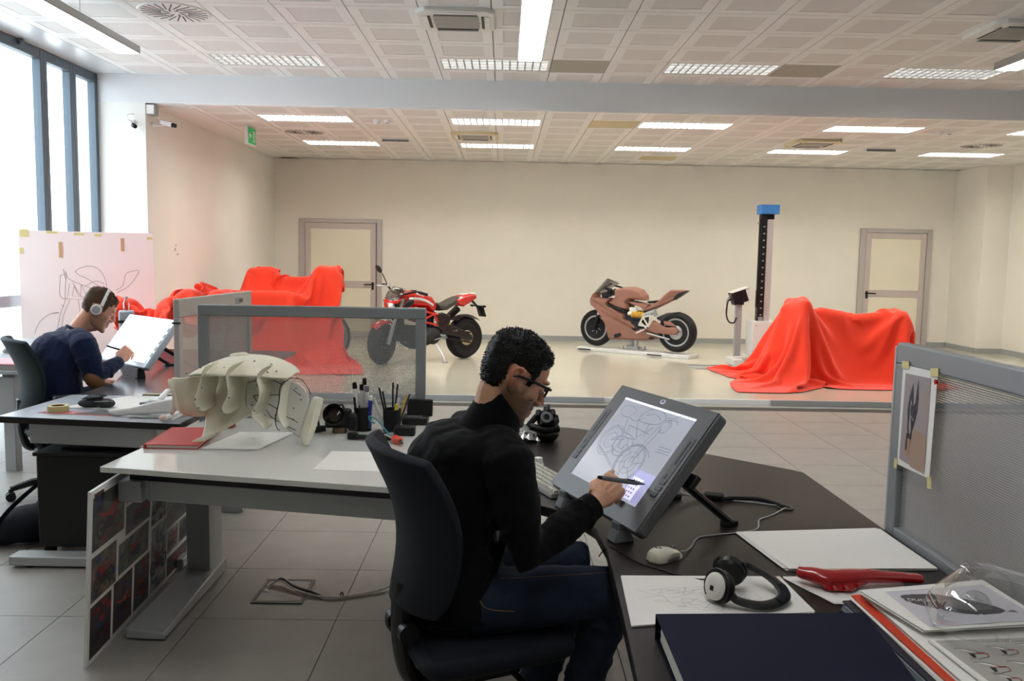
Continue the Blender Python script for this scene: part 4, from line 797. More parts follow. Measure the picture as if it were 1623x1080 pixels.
S([(.30, .62), (.26, .50), (.32, .42), (.44, .42), (.50, .50), (.46, .60), (.34, .63)], .0024); SE((.38, .52), .05); SE((.44, .48), .03); S([(.26, .46), (.36, .37), (.48, .40)], .003); S([(.10, .40), (.24, .35), (.44, .26)], .002); S([(.10, .40), (.44, .24), (.60, .20)], .0015, False)
for k in range(3): S([(.80, .62-.03*k), (.96, .63-.03*k)], .0025, False)
W_('motorcycle_sketch', sk, SK, t, smooth=None)
pl = MB().add([(*sx(.76, .02), -.0006), (*sx(.99, .02), -.0006), (*sx(.99, .34), -.0006), (*sx(.72, .34), -.0006)], [(0, 1, 2, 3)]); W_('software_panel', LM(pl), pm('panel_violet', '9f9fc4', .3, emit='9a9bc8', estr=.6), t, smooth=None)
pl = MB()
for i in range(3):
    for j in range(5): pl.box((*[c+d_ for c, d_ in zip(sx(.79, .06), (i*.014, j*.014))], -.0003), (.006, .006, .0004))
W_('software_buttons', LM(pl), pm('panel_dark', '5b5b94', .3, emit='4c4d8c', estr=.5), t, smooth=None)
W_('tool_palette', LM(MB().add([(*sx(.77, .03), -.0005), (*sx(.90, .03), -.0005), (*sx(.90, .26), -.0005), (*sx(.77, .26), -.0005)], [(0, 1, 2, 3)])), pm('panel_white', 'd8d8ee', .3, emit='cfcfea', estr=.7), t, smooth=None)
W_('title_bar', LM(MB().add([(*sx(0, .975), -.0007), (*sx(1, .975), -.0007), (*sx(1, 1), -.0007), (*sx(0, 1), -.0007)], [(0, 1, 2, 3)])), pm('bar_pale', 'd9dae0', .3, emit='d5d8e2', estr=.8), t, smooth=None)
A = V(A1).normalized(); U = V(U1).normalized(); N1 = A.cross(U)
def on1(x, y, z=0): return M1 @ V((x, y, z))
for x in (.10, .47):
    p = on1(x, .0, -.025); f = MB().box((p.x, p.y, .762), (.055, .075, .044), Rz(math.atan2(A.y, A.x)), t=(.8, .55)); f.box((p.x-N1.x*.0, p.y, .788), (.045, .045, .03), Rz(math.atan2(A.y, A.x)))
    W_('stand_foot', f, m_grey, t, bevel=.006)
for x in (.13, .455):
    p = on1(x, .23, -.045); q = V((p.x+.25*.9285, p.y+.25*.3713, .752)); W_('stand_leg', MB().tube([p, q], .013, 8, flat=1.6), m_black, t); W_('leg_pad', MB().box((q.x, q.y, .749), (.05, .035, .018), Rz(.38)), m_black, t, bevel=.004)
p = on1(.29, .22, -.05); W_('stand_plate', LM(MB().box((.29, .23, -.055), (.36, .12, .025))), m_black, t, bevel=.006)
W_('stand_lever', LM(MB().box((Wd-.02, .23, -.075), (.04, .05, .02))), m_black, t, bevel=.004)
# far display
yw, tl = -.75, .93; a2 = V((math.cos(yw), math.sin(yw), 0)); u2 = V((-math.sin(yw)*math.cos(tl), math.cos(yw)*math.cos(tl), math.sin(tl))); W2, H2 = .72, .385
C2 = V((-2.535, 5.95, .975)); B2 = C2-a2*W2/2-u2*H2/2
t2, M2, LM2 = display('pale pen display with a bright blank screen before the man with the headset', tuple(B2), a2, u2, W2, H2, m_scr2, (.03, W2-.05, .035, H2-.022), pm('display_housing_pale', 'b9c3cc', .35, .2), .74)
for x in (.12, .60):
    p = M2 @ V((x, .0, -.03)); W_('stand_foot', MB().box((p.x, p.y, .775), (.05, .06, .07), Rz(yw), t=(.7, .7)), m_black, t2, bevel=.005)
    p = M2 @ V((x, .2, -.045)); q = V((p.x+.30*.68, p.y+.30*.73, .752)); W_('stand_leg', MB().tube([p, q], .013, 8), m_black, t2); W_('leg_pad', MB().box((q.x, q.y, .748), (.07, .04, .016), Rz(.8)), m_black, t2, bevel=.004)
for k in range(5): W_('side_key', LM2(MB().box((W2-.022, .10+.05*k, .002), (.018, .03, .003))), m_grey, t2, smooth=None)
# ------------------------------------------------------------------ people and their chairs
def office_chair(label, loc, rotz, fab, frame_m, arms, ztop=1.05, zs=.47, recline=0):
    t = thing('office_chair', label, 'chair', (loc[0], loc[1], 0), rotz)
    s = MB(); ol = []
    for c, a0 in (((.19, .18), 0), ((-.17, .17), 90), ((-.17, -.17), 180), ((.19, -.18), 270)): ol += arc(c, .055, a0, a0+90, 5)
    s.prism(ol, zs-.055, zs); obj('seat', s, fab, t, 60, bevel=.022, seg=3)
    obj('seat_pan', MB().prism(inset(ol, .03), zs-.07, zs-.053), frame_m, t, bevel=.006)
    G = []; n, m = 14, 10; zb = ztop-.47
    for i in range(n+1):
        f = i/n; z = zb+(ztop-zb)*f; hw = (.17+.075*math.sin(min(1, f*1.25)*PI*.5)-.012*max(0, f-.85)/.15)*(1 if f > .08 else .86+.14*f/.08)
        x0 = -.245+.05*math.sin(f*PI*.95)-.075*f*f-recline*f
        G.append([(x0+.075*(abs(2*j/m-1)**2.2), hw*(2*j/m-1), z+.012*(1-(2*j/m-1)**2)*(1 if f > .9 else 0)) for j in range(m+1)])
    obj('backrest', MB().grid(G), fab, t, 80, solid=.035, bevel=.010, sub=1)
    obj('back_bar', MB().tube(spline([(-.03, 0, zs-.10), (-.14, 0, zs-.14), (-.205, 0, zs-.12), (-.232, 0, zs+.0), (-.230, 0, zs+.17)], 5), .026, 10, flat=1.7), frame_m, t)
    obj('mechanism', MB().box((.0, 0, zs-.12), (.26, .17, .07)), frame_m, t, bevel=.02)
    obj('adjust_knob', MB().cyl((-.15, -.03, zs-.135), (-.15, -.17, zs-.15), .026, .034, 16), frame_m, t)
    for s_ in (-1, 1): obj('hinge_knob', MB().cyl((-.228, s_*.04, zs+.03), (-.228, s_*.072, zs+.03), .03, n=16), frame_m, t)
    obj('tilt_lever', MB().tube([(.08, -.06, zs-.12), (.10, -.20, zs-.14)], .010, 8), frame_m, t)
    obj('spring_housing', MB().cyl((-.08, -.11, zs-.22), (-.08, -.11, zs-.06), .036, n=14), frame_m, t)
    obj('gas_stem', MB().cyl((0, 0, .10), (0, 0, zs-.14), .028, n=16).cyl((0, 0, .10), (0, 0, .30), .036, n=16), m_black, t)
    b = MB().cyl((0, 0, .085), (0, 0, .14), .045, n=16)
    obj('hub', b, frame_m, t)
    for k in range(5):
        a = 2*PI*k/5+.5; d = V((math.cos(a), math.sin(a), 0)); e = d*.30
        obj('base_arm', MB().tube([d*.03+V((0, 0, .115)), d*.18+V((0, 0, .105)), e+V((0, 0, .075))], [.028, .024, .018], 8), frame_m, t)
        q = V((-d.y, d.x, 0)); c = obj('caster', MB().cyl(tuple(e+q*.012+V((0, 0, .029))), tuple(e+q*.03+V((0, 0, .029))), .029, n=14).cyl(tuple(e-q*.012+V((0, 0, .029))), tuple(e-q*.03+V((0, 0, .029))), .029, n=14), m_black, t)
        obj('caster_fork', MB().cyl(tuple(e+V((0, 0, .035))), tuple(e+V((0, 0, .075))), .012, n=8), frame_m, c)
    if arms:
        for s_ in (-1, 1):
            obj('arm_support', MB().tube(spline([(-.02, s_*.16, zs-.09), (-.03, s_*.29, zs-.06), (-.06, s_*.305, zs+.08), (-.02, s_*.305, zs+.19)], 5), .016, 8, flat=1.6), m_alu, t)
            obj('armrest', MB().box((.02, s_*.305, zs+.205), (.26, .075, .03)), m_black, t, bevel=.012, seg=3)
    return t
m_chairfab = pm('navy_black_fabric', '191c23', .8, spec=.3, bump=.1, bscale=900)
m_chairfab2 = pm('green_black_fabric', '17262a', .7, spec=.35, bump=.1, bscale=900)
office_chair('black office chair with tall curved back, under the man in the black jacket', (-.075, 2.52), math.radians(25), m_chairfab, m_black, False, 1.055, .488)
office_chair('dark office chair with silver arm supports behind the man in the navy sweater', (-2.84, 5.50), math.radians(40), m_chairfab2, m_dark, True, 1.03, .48)
def skin_mat(name, base, beard, beard_amt):
    m = pm(name, base, .5, spec=.35, bump=.04, bscale=300); nt = m.node_tree; b = nt.nodes['Principled BSDF']; a = nt.nodes.new('ShaderNodeAttribute'); a.attribute_name = 'tone'
    nt.links.new(a.outputs['Color'], b.inputs['Base Color']); b.inputs['Subsurface Weight'].default_value = .08; b.inputs['Subsurface Radius'].default_value = (.012, .005, .003); b.inputs['Subsurface Scale'].default_value = .4; return m
HSEC = [(-.118, .088, .050, .016), (-.110, .096, .022, .032), (-.092, .099, -.018, .046), (-.066, .096, -.052, .055), (-.036, .094, -.078, .061), (-.008, .093, -.092, .066), (.022, .089, -.100, .070), (.046, .096, -.104, .0725), (.075, .093, -.104, .0735), (.100, .078, -.096, .069), (.120, .052, -.076, .056), (.134, .018, -.046, .036), (.139, -.012, -.020, .010)]
def hsec(z):
    if z <= HSEC[0][0]: return HSEC[0][1:]
    for a, b in zip(HSEC, HSEC[1:]):
        if z <= b[0]:
            f = (z-a[0])/(b[0]-a[0]); return tuple(a[i]+(b[i]-a[i])*f for i in (1, 2, 3))
    return HSEC[-1][1:]
def head_shapes(mb, M):
    n = 28; R_ = []
    zs = [HSEC[0][0]+(HSEC[-1][0]-HSEC[0][0])*i/30 for i in range(31)]
    for z in zs:
        xf, xb, w = hsec(z); c = (xf+xb)/2; a = (xf-xb)/2; row = []
        for k in range(n):
            t_ = 2*PI*k/n; cx, sx_ = math.cos(t_), math.sin(t_); p = 2/2.35
            row.append(M @ V((c+a*math.copysign(abs(cx)**p, cx), w*math.copysign(abs(sx_)**p, sx_), z)))
        R_.append(row)
    mb.grid(R_, True); m = len(mb.v); mb.f.append(tuple(range(m-31*n+n-1, m-31*n-1, -1))); mb.f.append(tuple(range(m-n, m))); mb.m += [0, 0]
    def e(c, r, rot=None): mb.ell(M @ V(c), r, (M.to_3x3() @ (rot.to_3x3() if rot else Matrix.Identity(3))))
    mb.tube([M @ V(p) for p in ((.088, 0, .040), (.102, 0, .012), (.116, 0, -.012), (.119, 0, -.024))], [.009, .0105, .012, .011], 10)
    for s in (-1, 1):
        e((.104, s*.012, -.026), (.013, .009, .009)); e((.092, s*.034, .042), (.010, .026, .008)); e((.083, s*.033, .018), (.012, .017, .0125)); e((.066, s*.044, -.010), (.022, .016, .022))
        # ear: rim, lobe, bowl
        E_ = [(.012, .0, -.028), (.0, .004, -.036), (-.012, .009, -.018), (-.022, .015, .006), (-.018, .017, .026), (-.004, .014, .034), (.010, .008, .028), (.013, .003, .012)]
        mb.tube([M @ V((p[0]-.010, s*(.068+p[1]), p[2]+.004)) for p in spline(E_, 3)], .0058, 7)
        mb.tube([M @ V((p[0]-.010, s*(.070+p[1]), p[2])) for p in ((-.010, .006, -.015), (-.008, .008, .004), (-.002, .007, .016))], .0055, 7)
        e((-.010, s*.070, .0), (.016, .006, .026)); e((-.006, s*.073, -.030), (.009, .006, .010))
    e((.096, 0, -.061), (.011, .022, .007)); e((.095, 0, -.073), (.011, .019, .008)); e((.088, 0, -.106), (.017, .024, .016)); e((.093, 0, -.047), (.012, .026, .012))
def hand_shapes(mb, M, fingers, thumb, s=1, sgn=1):
    P_ = lambda x, y, z: M @ V((x*s, y*s*sgn, z*s))
    ky = (.031, .011, -.010, -.030); kx = (.088, .092, .087, .078); L = ((.043, .025, .022), (.047, .029, .023), (.043, .027, .022), (.034, .020, .019)); rr = (.0088, .009, .0085, .0075)
    mb.tube([P_(-.05, 0, 0), P_(0, 0, 0), P_(.03, 0, -.001)], [.026*s, .026*s, .030*s], 12, flat=.72, upv=(M.to_3x3() @ V((0, 1, 0))))
    for i in range(4):
        mb.tube([P_(.0, ky[i]*.55, -.002), P_(.045, ky[i]*.85, 0), P_(kx[i], ky[i], -.001)], [.013*s, .0135*s, .0115*s], 10)
        x, z, a = kx[i], -.001, 0; pts = [P_(x, ky[i], z)]; rad = [rr[i]*1.2*s]; spread = fingers[i][3] if len(fingers[i]) > 3 else 0; y = ky[i]
        for j in range(3):
            a += math.radians(fingers[i][j]); x += L[i][j]*math.cos(a); z -= L[i][j]*math.sin(a); y += L[i][j]*spread
            pts.append(P_(x, y, z)); rad.append(rr[i]*(1.02, .95, .74)[j]*s)
        q = []; qr = []
        for k in range(3):
            q += [pts[k], pts[k].lerp(pts[k+1], .5)]; qr += [rad[k], (rad[k]+rad[k+1])/2*.97]
        mb.tube(q+[pts[3]], qr+[rad[3]], 9); mb.ell(pts[3], rad[3]*.98)
    tp = [P_(*p) for p in thumb]; mb.tube(tp, [.016*s, .0135*s, .0105*s, .0085*s], 10); mb.ell(tp[-1], .0085*s)
    mb.ell(P_(.035, .026, -.010), (.024*s, .017*s, .015*s), M.to_3x3()); mb.ell(P_(.035, -.024, -.008), (.03*s, .013*s, .014*s), M.to_3x3())
def head_matrix(c, yaw, pitch, tilt=0): return T(*c) @ Rz(yaw) @ Ry(pitch) @ Rx(tilt)
def noise_push(mb, amp, sc, seed=0):
    me = mesh_of('t', mb, [], None); out = []
    for v in me.vertices:
        n = v.normal; d = noise.noise(V(v.co)*sc+V((seed, 0, 0)))*.6+noise.noise(V(v.co)*sc*2.3+V((0, seed, 0)))*.4; out.append(tuple(v.co+n*amp*d))
    bpy.data.meshes.remove(me); mb.v = out; return mb
def sm(a, b, x): t_ = max(0, min(1, (x-a)/(b-a))); return t_*t_*(3-2*t_)
def hair_piece(M, edge, thick, seed, tufts, length, lift=.35, vox=.0035):
    """edge(x, y, z) > 0 where hair grows (head coordinates)"""
    mb = MB(); n, m = 72, 44; rows = []; ok = []; r = random.Random(seed); pts = []
    for i in range(m+1):
        z = -.075+.214*(1-(1-i/m)**1.35); xf, xb, w = hsec(z); c = (xf+xb)/2; a = (xf-xb)/2; row = []; o = []
        for k in range(n):
            t_ = 2*PI*k/n; cx, sx_ = math.cos(t_), math.sin(t_); p = 2/2.35; q = V((c+a*math.copysign(abs(cx)**p, cx), w*math.copysign(abs(sx_)**p, sx_), z))
            nn = V((q.x+.005, q.y*1.1, (q.z-.03)*.9)).normalized(); e = edge(q.x, q.y, q.z); h = max(-.004, min(1, e/.022)*thick*(.62+.38*sm(.05, .12, q.z)))+(noise.noise(q*45+V((seed, 0, 0)))*.003 if e > .005 else 0)
            row.append(q+nn*h); o.append(e > -.006)
            if e > .002: pts.append((q+nn*(h-.002), nn, e))
        rows.append(row); ok.append(o)
    vs = [M @ p for r_ in rows for p in r_]; fs = [(i*n+k, i*n+(k+1) % n, (i+1)*n+(k+1) % n, (i+1)*n+k) for i in range(m) for k in range(n) if ok[i][k] and ok[i][(k+1) % n] and ok[i+1][k] and ok[i+1][(k+1) % n]]
    top = len(vs); fs += [((m)*n+k, (m)*n+(k+1) % n, top) for k in range(n)]; vs.append(M @ (V((-.015, 0, .139+thick))))
    mb.add(vs, fs)
    for _ in range(tufts):
        p, nn, e = r.choice(pts); back = V((-.55, 0, -.35)) if p.z < .09 else V((r.uniform(-.2, .6), r.uniform(-.3, .3), .15)); d = (nn*(lift if p.z < .085 else lift*2)+back*.7+V((r.uniform(-.4, .4), r.uniform(-.4, .4), r.uniform(-.3, .3)))*(.45 if p.z < .085 else 1)).normalized(); d = (d-nn*min(0, d.dot(nn))).normalized()
        l = length*r.uniform(.5, 1)*min(1, .3+e/.03)*(.5+.5*sm(.06, .11, p.z)); p = p+V((r.uniform(-.004, .004), r.uniform(-.004, .004), r.uniform(-.003, .003))); sd = d.cross(nn).normalized()*.0016
        k = len(mb.v); mid = p+d*l*.55+nn*.0008; tip = p+d*l-nn*l*.18; mb.add([M @ (p+sd), M @ (p-sd), M @ (mid-sd*.8), M @ (mid+sd*.8), M @ tip], [(0, 1, 2, 3), (3, 2, 4)])
    return mb
def person(label, J, skin, tones, build):
    HM = J['head']; I = HM.inverted(); root = J['hip']
    mb = MB(); head_shapes(mb, HM)
    nb = V(J['neck']); mb.tube([HM @ V((-.035, 0, .01)), HM @ V((-.030, 0, -.055)), nb+V((0, 0, .02)), nb+V((0, 0, -.06))], [.056, .053, .058, .075], 16)
    mb.tube([HM @ V((.045, 0, -.098)), HM @ V((.012, 0, -.115)), nb+V(J['F'])*.035+V((0, 0, .02))], [.030, .036, .042], 12)
    Rv = V(J['R'])
    sp = [V(p) for p in J['spine']]; mb.tube(sp, [r*.78 for r in J['sw']], 18, flat=.66, upv=Rv); mb.tube([V(J['SL']), V(J['SR'])], .032, 12)
    for s in 'LR':
        a, b, c = V(J['S'+s]), V(J['E'+s]), V(J['W'+s]); mb.tube([a, a.lerp(b, .5), b, b.lerp(c, .4), c], [.032, .034, .03, .032, .027], 12)
        p, k, q = V(J['hip'+s]), V(J['knee'+s]), V(J['ank'+s]); mb.tube([p, p.lerp(k, .5), k, k.lerp(q, .35), q, q+(V(J['F'])*.12+V((0, 0, -.045)))], [.055, .055, .042, .04, .034, .03], 12)
        h = J['hand'+s]; hand_shapes(mb, h[0], h[1], h[2], h[3] if len(h) > 3 else 1, -1 if s == 'L' else 1)
    mb = remesh(mb, .0030, 3, .45)
    o = obj('person', mb, skin, None, 180, loc=root); tag(o, label, 'person')
    co = np.array(mb.v)+np.array(root); Im = np.array(I); hc = co@Im[:3, :3].T+Im[:3, 3]; ins = (hc[:, 2] > -.16) & (np.linalg.norm(hc, axis=1) < .2)
    base, red, beard, lip = [np.array(lin(c)[:3]) for c in tones]
    col = np.tile(base, (len(co), 1)); x, y, z = hc.T
    ss = lambda a, b, v: (lambda t_: t_*t_*(3-2*t_))(np.clip((v-a)/(b-a), 0, 1))
    nz = np.array([noise.noise(V(p)*420) for p in hc[ins]]) if ins.any() else 0
    bm = np.zeros(len(co)); jaw = ss(-.012, -.045, z-.018*(x < .03)*ss(.06, -.02, x)) * ss(-.045, -.01, x) * (1-ss(.098, .112, x)*ss(-.05, -.03, z)); side = ss(.012, .03, x)*ss(.055, .035, x)*ss(.02, -.03, z)*ss(.05, .06, np.abs(y))
    bm = np.clip(np.maximum(jaw, side*.8)*build, 0, 1)*ins*(1-.85*ss(.030, .018, np.abs(y))*ss(-.084, -.078, z)*ss(-.05, -.056, z)*ss(.088, .094, x)); 
    cheek = ss(.085, .06, x)*ss(-.055, -.02, z)*ss(.01, -.01, z)*0
    tmp = np.zeros(len(co)); tmp[ins] = nz; bm = np.clip(bm*1.15*(1+.45*tmp), 0, 1)
    rd = np.clip(ss(.066, .078, np.abs(y))*ss(.02, -.005, x)*ss(-.05, -.03, z)*ss(.06, .03, z)+ss(.108, .12, x)*.5, 0, 1)*ins
    lp = ss(.024, .018, np.abs(y))*ss(-.082, -.077, z)*ss(-.052, -.058, z)*ss(.09, .096, x)*ins
    for w_, c in ((rd*.8, red), (bm*.85, beard), (lp*.7, lip)): col = col*(1-w_[:, None])+c*w_[:, None]
    at = o.data.color_attributes.new('tone', 'FLOAT_COLOR', 'POINT'); at.data.foreach_set('color', np.concatenate([col, np.ones((len(co), 1))], 1).astype(np.float32).ravel())
    return o
def garment(par, name, tubes, ells, vox, it, mat, wr=(.006, 22), seed=1, clip=None):
    mb = MB()
    for pts, r, fl, uv in tubes: mb.tube(pts, r, 18, flat=fl, upv=uv)
    for c, r, M in ells: mb.ell(c, r, M)
    mb = remesh(mb, vox, it, .5)
    if wr: noise_push(mb, wr[0], wr[1], seed)
    return obj(name, mb, mat, par, 180, world=True)
def folds(M_pts, r, n, seed, sw=.5):
    """raised wrinkle rings across a sleeve or trouser leg"""
    rr_ = random.Random(seed); P_ = [V(p) for p in M_pts]; out = []
    L_ = len(P_)-1
    for k in range(n):
        f = rr_.uniform(.05, .95)*L_; i = min(int(f), L_-1); c = P_[i].lerp(P_[i+1], f-i); d = (P_[i+1]-P_[i]).normalized(); u = d.orthogonal().normalized(); v = d.cross(u); a0 = rr_.uniform(0, 6.28); ra = r[i]+(r[i+1]-r[i])*(f-i)
        arcp = [c+(u*math.cos(a0+t_)+v*math.sin(a0+t_))*ra*.98+d*(t_-1)*.02*rr_.choice((-1, 1)) for t_ in (0, .5, 1, 1.5, 2)]; out.append((arcp, [.003, .009, .011, .008, .003], 1, None))
    return out
m_skin1 = skin_mat('skin_dark_stubble', 'b98062', 0, 0); m_skin2 = skin_mat('skin_light_stubble', 'c08a70', 0, 0)
m_hair1 = pm('black_hair', '0d0b0a', .55, spec=.35, var=.3, vscale=120); m_hair2 = pm('brown_hair', '54402f', .6, spec=.3, var=.3, vscale=120)
m_jacket = pm('black_knit', '0a0a0b', .9, spec=.15, sheen=.05, bump=.12, bscale=420, var=.2, vscale=6); m_jeans = pm('dark_denim', '202937', .85, spec=.2, bump=.15, bscale=600, var=.35, vscale=9)
m_navy = pm('navy_knit', '18223f', .9, spec=.15, sheen=.15, bump=.12, bscale=420); m_patch = pm('brown_suede', '6b4a2c', .8, bump=.1, bscale=300); m_shoe = pm('black_leather', '121212', .4)
m_stitch = pm('tan_stitching', '6e5a42', .9)
F1_, R1_ = V((.92, .39, 0)), V((.39, -.92, 0))
# man in the foreground
hand1 = frame((.296, 2.523, .873), (.64, .60, .47), (-.15, -.90, .40))
H1 = head_matrix((.028, 2.615, 1.222), math.radians(13), math.radians(30), math.radians(-3))
J1 = dict(head=H1, hip=(-.13, 2.56, .49), neck=(-.040, 2.605, 1.085), F=F1_, R=R1_,
    spine=[(-.13, 2.565, .52), (-.145, 2.57, .64), (-.165, 2.58, .78), (-.16, 2.59, .90), (-.115, 2.60, 1.0), (-.05, 2.605, 1.06)], sw=[.185, .18, .175, .185, .175, .10],
    SR=(.020, 2.44, 1.0), ER=(.082, 2.375, .752), WR=(.288, 2.515, .868), SL=(-.115, 2.775, 1.02), EL=(-.01, 2.93, .78), WL=(.07, 2.76, .68),
    hipR=(-.09, 2.475, .57), kneeR=(.335, 2.51, .60), ankR=(.235, 2.60, .10), hipL=(-.17, 2.655, .57), kneeL=(.265, 2.735, .60), ankL=(.11, 2.77, .10),
    handR=(hand1, ((38, 32, 18, .05), (52, 50, 28, .02), (60, 62, 34, -.02), (62, 64, 36, -.05)), ((.012, .026, -.008), (.045, .046, -.022), (.080, .044, -.036), (.108, .030, -.050)), 1.04),
    handL=(frame((.08, 2.755, .675), (.7, -.3, -.1), (0, .1, 1)), ((20, 25, 15), (20, 25, 15), (22, 25, 15), (25, 25, 15)), ((.012, .026, -.008), (.04, .05, -.012), (.07, .06, -.016), (.098, .066, -.02))))
p1 = person('man with black hair, stubble and glasses in a black jacket, drawing on the pen display', J1, m_skin1, ('d3a283', 'cc7a62', '54402f', 'a8655a'), 1.0)
def edge1(x, y, z):
    # front hairline high on the forehead, sideburn before the ear, clear round the ear, nape low
    front = z-(.085 if abs(y) < .045 else .085-.6*(abs(y)-.045)*1.6)
    if x > .045: return min(front, .03) if abs(y) < .052 else min(front, (.066-x))
    if x > .018: return min(z-.004, .03)
    if x > -.036: return min(z-.044, .03)
    return min(z+.062-max(0, (x+.06))*.8, .03)
obj('hair', hair_piece(H1, edge1, .014, 3, 6500, .015, .10), m_hair1, p1, 60, world=True)
eb = MB()
for s in (-1, 1):
    eb.tube([H1 @ V(p) for p in ((.099, s*.014, .040), (.100, s*.03, .046), (.088, s*.048, .043))], [.0035, .0045, .0025], 6)
obj('eyebrows', eb, m_hair1, p1, world=True)
for s in (-1, 1): ey = obj('eye', MB().ell(H1 @ V((.0865, s*.033, .015)), .0105), m_white, p1, world=True); obj('iris', MB().ell(H1 @ V((.0945, s*.033, .0115)), (.004, .0045, .0045)), m_black, ey, world=True)
def TT(*n): return [V(J1[k]) if isinstance(k, str) else V(k) for k in n]
Rv = V(J1['R'])
sl = TT('SR', 'ER', 'WR'); slp = [sl[0], sl[0].lerp(sl[1], .5), sl[1], sl[1].lerp(sl[2], .45), sl[1].lerp(sl[2], .93)]; slr = [.074, .070, .060, .054, .040]
sl2 = TT('SL', 'EL', 'WL'); slp2 = [sl2[0], sl2[0].lerp(sl2[1], .5), sl2[1], sl2[1].lerp(sl2[2], .5), sl2[1].lerp(sl2[2], .92)]
tub = [([V(p) for p in J1['spine']], [.205, .200, .198, .205, .192, .10], .70, Rv), (slp, slr, 1, None), (slp2, slr, 1, None), ([V(J1['SL']), V((-.06, 2.61, 1.04)), V(J1['SR'])], [.075, .085, .075], 1, None)]
inw = lambda a, k: (a+(V((-.05, 2.61, 1.02))-a)*k)
tub += [([inw(sl[0], .8), inw(sl[0], .35)+V((0, 0, .006)), sl[0], slp[1]], [.085, .085, .078, .068], 1, None), ([inw(sl2[0], .8), inw(sl2[0], .35)+V((0, 0, .006)), sl2[0], slp2[1]], [.085, .085, .078, .068], 1, None)]
tub += folds(slp, slr, 9, 2)+folds(slp2, slr, 5, 6)
for k, (a, b, c) in enumerate((((.04, 2.40, .98), (.0, 2.42, .86), (-.05, 2.44, .76)), ((-.02, 2.42, .72), (-.08, 2.40, .64), (-.16, 2.42, .60)), ((.03, 2.48, .92), (.02, 2.47, .80), (-.02, 2.46, .68)), ((-.22, 2.47, .62), (-.14, 2.40, .66), (-.05, 2.43, .63)))): tub.append((spline([a, b, c], 4), .016, 1, None))
jk = garment(p1, 'jacket', tub, [((-.165, 2.63, .95), (.135, .165, .125), None), ((-.10, 2.53, 1.0), (.12, .12, .085), None), ((-.13, 2.565, .57), (.19, .19, .12), Rz(.4))], .007, 4, m_jacket, (.007, 16), 4)
nb = V(J1['neck']); up_ = V((.42, .12, .92)).normalized()
cr = []
for i, (h, r) in enumerate(((-.055, .102), (-.02, .087), (.02, .078), (.066, .074), (.070, .069), (.030, .066), (.0, .066))):
    row = []; x_ = V((.9, .2, -.4)).normalized(); x_ = (x_-up_*x_.dot(up_)).normalized(); y_ = up_.cross(x_)
    for k in range(28):
        a = 2*PI*k/28; row.append(nb+up_*(h*(1-.42*math.cos(a))+.024*(1-math.cos(a))*.5+.006)+x_*(r*1.06*math.cos(a)+.012)+y_*(r*math.sin(a)))
    cr.append(row)
obj('collar', MB().grid(cr, True), m_jacket, jk, 80, world=True, sub=1)
w = V(J1['WR']); e = V(J1['ER']); d = (w-e).normalized(); obj('cuff', MB().tube([w-d*.055, w-d*.05, w-d*.012, w-d*.008], [.040, .044, .041, .037], 20), m_jacket, jk, world=True)
lg = []
for s in 'RL':
    a, b, c = TT('hip'+s, 'knee'+s, 'ank'+s); pts = [a, a.lerp(b, .5), b, b.lerp(c, .15), b.lerp(c, .6), c+V((0, 0, .0))]; rr = [.100, .092, .075, .070, .062, .062]; lg.append((pts, rr, 1, None)); lg += folds(pts, rr, 8, 11 if s == 'R' else 12)
jn = garment(p1, 'jeans', lg+[([V((-.13, 2.56, .53)), V((-.14, 2.565, .64))], [.19, .175], .72, Rv)], [], .008, 3, m_jeans, (.006, 20), 9)
st_ = MB(); a, b = V(J1['hipR']), V(J1['kneeR']); n_ = V((-.1, -.75, .66))
st_.tube(spline([a.lerp(b, f)+V((0, -.055, .088))*(1-.18*f) for f in (.22, .5, .8, 1)], 5), .0009, 5)
obj('seam', st_, m_stitch, jn, world=True)
pk = MB(); pk.tube(spline([a.lerp(b, .06)+V((0, -.075, .072)), a.lerp(b, .12)+V((0, -.098, .02)), a.lerp(b, .32)+V((0, -.098, .0))], 6), .0016, 5); obj('pocket_stitching', pk, m_stitch, jn, world=True)
for s in 'RL':
    c = V(J1['ank'+s]); f = V(J1['F']); sh = MB().ell(c+f*.07+V((0, 0, -.06)), (.145, .052, .045), Rz(math.atan2(f.y, f.x))).ell(c+V((0, 0, -.04)), (.06, .05, .06)); sh = remesh(sh, .008, 3); sh.v = [(x, y, max(z, .002)) for x, y, z in sh.v]; obj('shoe', sh, m_shoe, p1, 180, world=True)
gl = thing('glasses', 'black rimmed rectangular glasses on the man in the black jacket', 'glasses', tuple(H1 @ V((.1, 0, .02))))
for s in (-1, 1):
    obj('temple_arm', MB().tube([H1 @ V(p) for p in ((.106, s*.064, .028), (.09, s*.073, .027), (.03, s*.078, .022), (-.008, s*.080, .016), (-.03, s*.078, .0))], [.0045, .005, .0045, .004, .003], 8, flat=1), m_carbon, gl, world=True)
    fr_ = [(.112-.012*(abs(y)-.02)/.04*1, s*y, z) for y, z in ((.012, .026), (.022, .032), (.048, .034), (.062, .030), (.063, .014), (.054, .004), (.03, .002), (.016, .008))]
    o = obj('rim', MB().tube([H1 @ V(p) for p in fr_], .0032, 7, closed=True), m_carbon, gl, world=True)
    obj('lens', MB().add([H1 @ V(p) for p in fr_], [tuple(range(8))]), m_glass, o, None, world=True)
obj('bridge', MB().tube([H1 @ V(p) for p in ((.114, -.013, .020), (.117, 0, .024), (.114, .013, .020))], .003, 7), m_carbon, gl, world=True)
tip = V((.440, 2.567, .9125)); end = V((.292, 2.490, .952)); pd = (end-tip).normalized()
pe = thing('stylus', 'dark grey stylus in the hand of the man in the black jacket', 'pen', tuple(tip))
